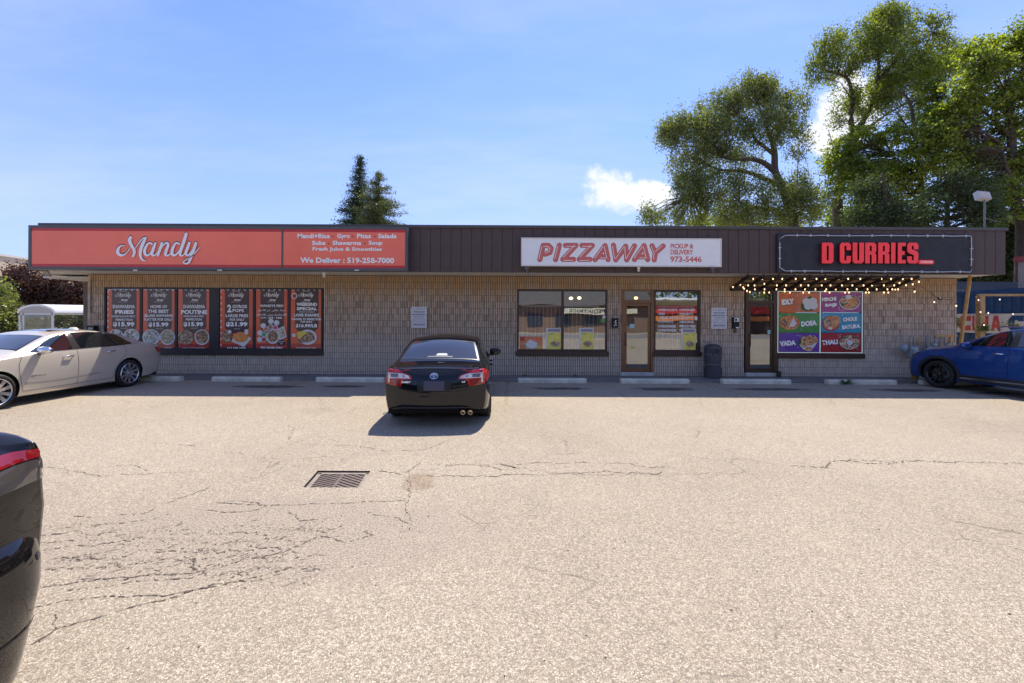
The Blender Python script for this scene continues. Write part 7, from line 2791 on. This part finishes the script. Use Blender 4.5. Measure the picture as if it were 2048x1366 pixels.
for sd in (-1, 1):
    phi = LEFT if sd < 0 else RIGHT
    s_ = (lambda pl: pl) if sd < 0 else (lambda pl: [(-p[0], p[1]) for p in pl])
    for xc in (.93, 3.63):
        th = np.linspace(-.15, PI + .15, 25)
        car.patch('arch_cladding', s_([(xc + .425 * math.cos(t), .365 + .425 * math.sin(t)) for t in th]), s_([(xc + .50 * math.cos(t), .365 + .50 * math.sin(t)) for t in th]), M_clad, phi, .006, 36, 3)
    car.patch('sill_cladding', s_([(1.40, .235), (3.16, .235)]), s_([(1.40, .42), (3.16, .42)]), M_clad, phi, .006, 20, 4)
    car.line('silver_strip', s_([(1.42, .335), (3.14, .345)]), .035, M_chrome, phi, .014)
    car.line('door_gap', s_([(1.36, 1.07), (1.30, .8), (1.36, .43)]), .007, M_gap, phi)
    car.line('door_gap', s_([(2.38, 1.15), (2.36, .8), (2.34, .40)]), .007, M_gap, phi)
    car.line('door_gap', s_([(3.36, 1.18), (3.40, .95), (3.20, .65), (3.12, .43)]), .007, M_gap, phi)
    car.handle(2.18, sd, 1.0, M_chrome, .22)
    car.handle(3.10, sd, 1.03, M_chrome, .22)
    car.wheel(.93, sd, .255, .23, M_rimbk, 5, True, .815, .035)
    car.wheel(3.63, sd, .255, .23, M_rimbk, 5, True, .815, .035)
    car.mirror(1.62, sd, 1.04, 1.17, P_blue, (.10, .13, .08))
    m = lambda pl: [(-sd * p[0], p[1]) for p in pl]
    car.patch('headlight', m([(.80, .78), (.45, .76)]), m([(.80, .86), (.50, .82)]), M_lclear, FRONT, .006, 12, 5)
    car.patch('headlight', s_([(.16, .78), (.40, .86)]), s_([(.18, .84), (.42, .89)]), M_lsmoke, phi, .006, 12, 5)
    m = lambda pl: [(sd * p[0], p[1]) for p in pl]
    car.patch('tail_lamp', m([(.82, .95), (.3, .98)]), m([(.82, 1.05), (.3, 1.03)]), M_lred, REAR, .006, 12, 5)
    mb = MB()
    mb.tube([(2.0, sd * .66, 1.59), (2.1, sd * .665, 1.65), (3.7, sd * .66, 1.665), (3.85, sd * .65, 1.60)], .016, 8)
    mb.build('roof_rail', M_chrome, car.t, smooth=True, mw=M3)
car.patch('grille', [(-.55, .40), (.55, .40)], [(-.6, .68), (.6, .68)], M_trim, FRONT, .005, 14, 6)

# ---- black crossover, only its tail corner in view ---------------------------------------------
M4 = Matrix.Translation((-6.70, 1.04, 0))
P_black2 = paint('black_crossover_paint', (0.006, 0.005, 0.005), metal=.0, rough=.15)
cols = [
    (.12, .10, .14, .27, .74, .82, .74, .76, .70, .62, .02),
    (.50, .55, .58, .22, .98, 1.04, .91, .93, .87, .78, .05),
    (.93, .93, .93, .22, 1.06, 1.12, .93, .94, .89, .80, .05),
    (1.34, 1.34, 1.25, .22, 1.10, 1.18, .925, .935, .895, .81, .045),
    (1.90, 1.80, 2.10, .22, 1.14, 1.56, .925, .935, .89, .68, .06),
    (2.60, 2.60, 2.62, .22, 1.15, 1.62, .925, .935, .89, .69, .065),
    (3.30, 3.30, 3.42, .22, 1.18, 1.66, .925, .935, .89, .70, .06),
    (3.95, 3.95, 3.90, .22, 1.24, 1.60, .935, .945, .91, .68, .05),
    (4.30, 4.28, 4.26, .22, 1.28, 1.38, .935, .945, .92, .80, .03),
    (4.46, 4.46, 4.38, .26, 1.27, 1.31, .92, .945, .91, .82, .01),
    (4.54, 4.58, 4.47, .30, 1.235, 1.27, .88, .93, .875, .78, .01),
]
car = Car('parked_car', 'black crossover cut off at the lower left, only its tail corner showing', M4, cols, P_black2, (.93, 3.60), bulge=(.13, .10), wr=.365, arch=.42, cap_z=[1, 1.1, 1.4, 1.3, .7, 1])
for sd in (-1, 1):
    phi = LEFT if sd < 0 else RIGHT
    s_ = (lambda pl: pl) if sd < 0 else (lambda pl: [(-p[0], p[1]) for p in pl])
    side = [([(1.50, 1.185), (2.36, 1.20)], [(1.70, 1.28), (2.05, 1.47), (2.40, 1.555)]), ([(2.50, 1.20), (3.32, 1.215)], [(2.50, 1.56), (2.9, 1.565), (3.30, 1.545)])]
    for b_, t2 in side:
        car.patch('side_window', s_(b_), s_(t2), M_cglass, phi, .005, 20, 8)
    car.wheel(.93, sd, .255, .23, M_rimal, 5, True, .815, .035)
    car.wheel(3.60, sd, .255, .23, M_rimal, 5, True, .815, .035)
    car.mirror(1.62, sd, 1.04, 1.17, P_black2, (.10, .13, .08))
    # the lamp wraps round the corner: seen along a diagonal
    d_phi = sd * PI / 4
    uu = lambda x, y: -math.sin(d_phi) * x + math.cos(d_phi) * y
    c0 = uu(4.45, sd * .84)
    l0 = lambda du: c0 + sd * du
    lamp = car.patch('tail_lamp', [(l0(-.42), 1.135), (l0(-.1), 1.165), (l0(.18), 1.20)], [(l0(-.42), 1.185), (l0(-.1), 1.205), (l0(.18), 1.225)], M_lredd, d_phi, .012, 20, 4)
    car.patch('clear_lens', [(l0(-.42), 1.055), (l0(.10), 1.075)], [(l0(-.42), 1.130), (l0(-.1), 1.160), (l0(.13), 1.185)], principled('lamp_tinted', (0.06, 0.052, 0.048), .08, coat=1.0), d_phi, .010, 20, 4, parent=lamp)
car.patch('rear_window', [(4.33, -.74), (4.35, 0), (4.33, .74)], [(3.98, -.60), (3.96, 0), (3.98, .60)], M_cglass, None, .004, 24, 12)
car.patch('licence_plate', [(-.16, .80), (.16, .80)], [(-.16, .95), (.16, .95)], principled('blank_plate', (.055, .055, .085), .5), REAR, .006, 6, 4)
# rear bumper: a swelling shell round both corners
plan = [(3.96, -.955, 0, -1), (4.12, -.955, 0, -1), (4.27, -.95, .05, -1)]
for a in np.linspace(-80, -8, 9):
    t = math.radians(a)
    plan.append((4.33 + .285 * math.cos(t), -.665 + .285 * math.sin(t), math.cos(t), math.sin(t)))
for y in (-.5, -.25, 0, .25, .5):
    plan.append((4.625 + .05 * (1 - (y / .65) ** 2), y, 1, y * .1))
plan += [(x, -y, nx, -ny) for x, y, nx, ny in plan[:-5][::-1]]
profb = [(-.03, .86), (.015, .845), (.045, .80), (.058, .72), (.058, .62), (.045, .52), (.028, .42), (.012, .33), (-.005, .24), (-.04, .17)]
mb = MB()
n = len(profb)
for x, y, nx, ny in plan:
    l = math.hypot(nx, ny)
    for d, z in profb:
        mb.v.append((x + nx / l * d, y + ny / l * d, z))
mb.f = [(i * n + k, (i + 1) * n + k, (i + 1) * n + k + 1, i * n + k + 1) for i in range(len(plan) - 1) for k in range(n - 1)]
bmp = mb.build('rear_bumper', P_black2, car.t, smooth=True, mw=M4)
mb = MB()
for x, y, nx, ny in plan:
    l = math.hypot(nx, ny)
    for z in (.452, .462):
        mb.v.append((x + nx / l * .0375, y + ny / l * .0375, z))
mb.f = [(2 * i, 2 * i + 2, 2 * i + 3, 2 * i + 1) for i in range(len(plan) - 1)]
mb.build('bumper_gap', M_gap, bmp, mw=M4)
for sy in (-1, 1):
    c_ = Vector((4.33 + .34 * math.cos(PI / 5), sy * (.665 + .34 * math.sin(PI / 5)), .735))
    mb = MB()
    mb.lathe([(0, .004), (.016, .004), (.019, .0), (.024, -.004)], 16)
    mb.build('parking_sensor', M_trim, bmp, mw=M4 @ Matrix.Translation(c_) @ Vector((math.cos(PI / 5), sy * math.sin(PI / 5), 0)).to_track_quat('Z', 'Y').to_matrix().to_4x4())
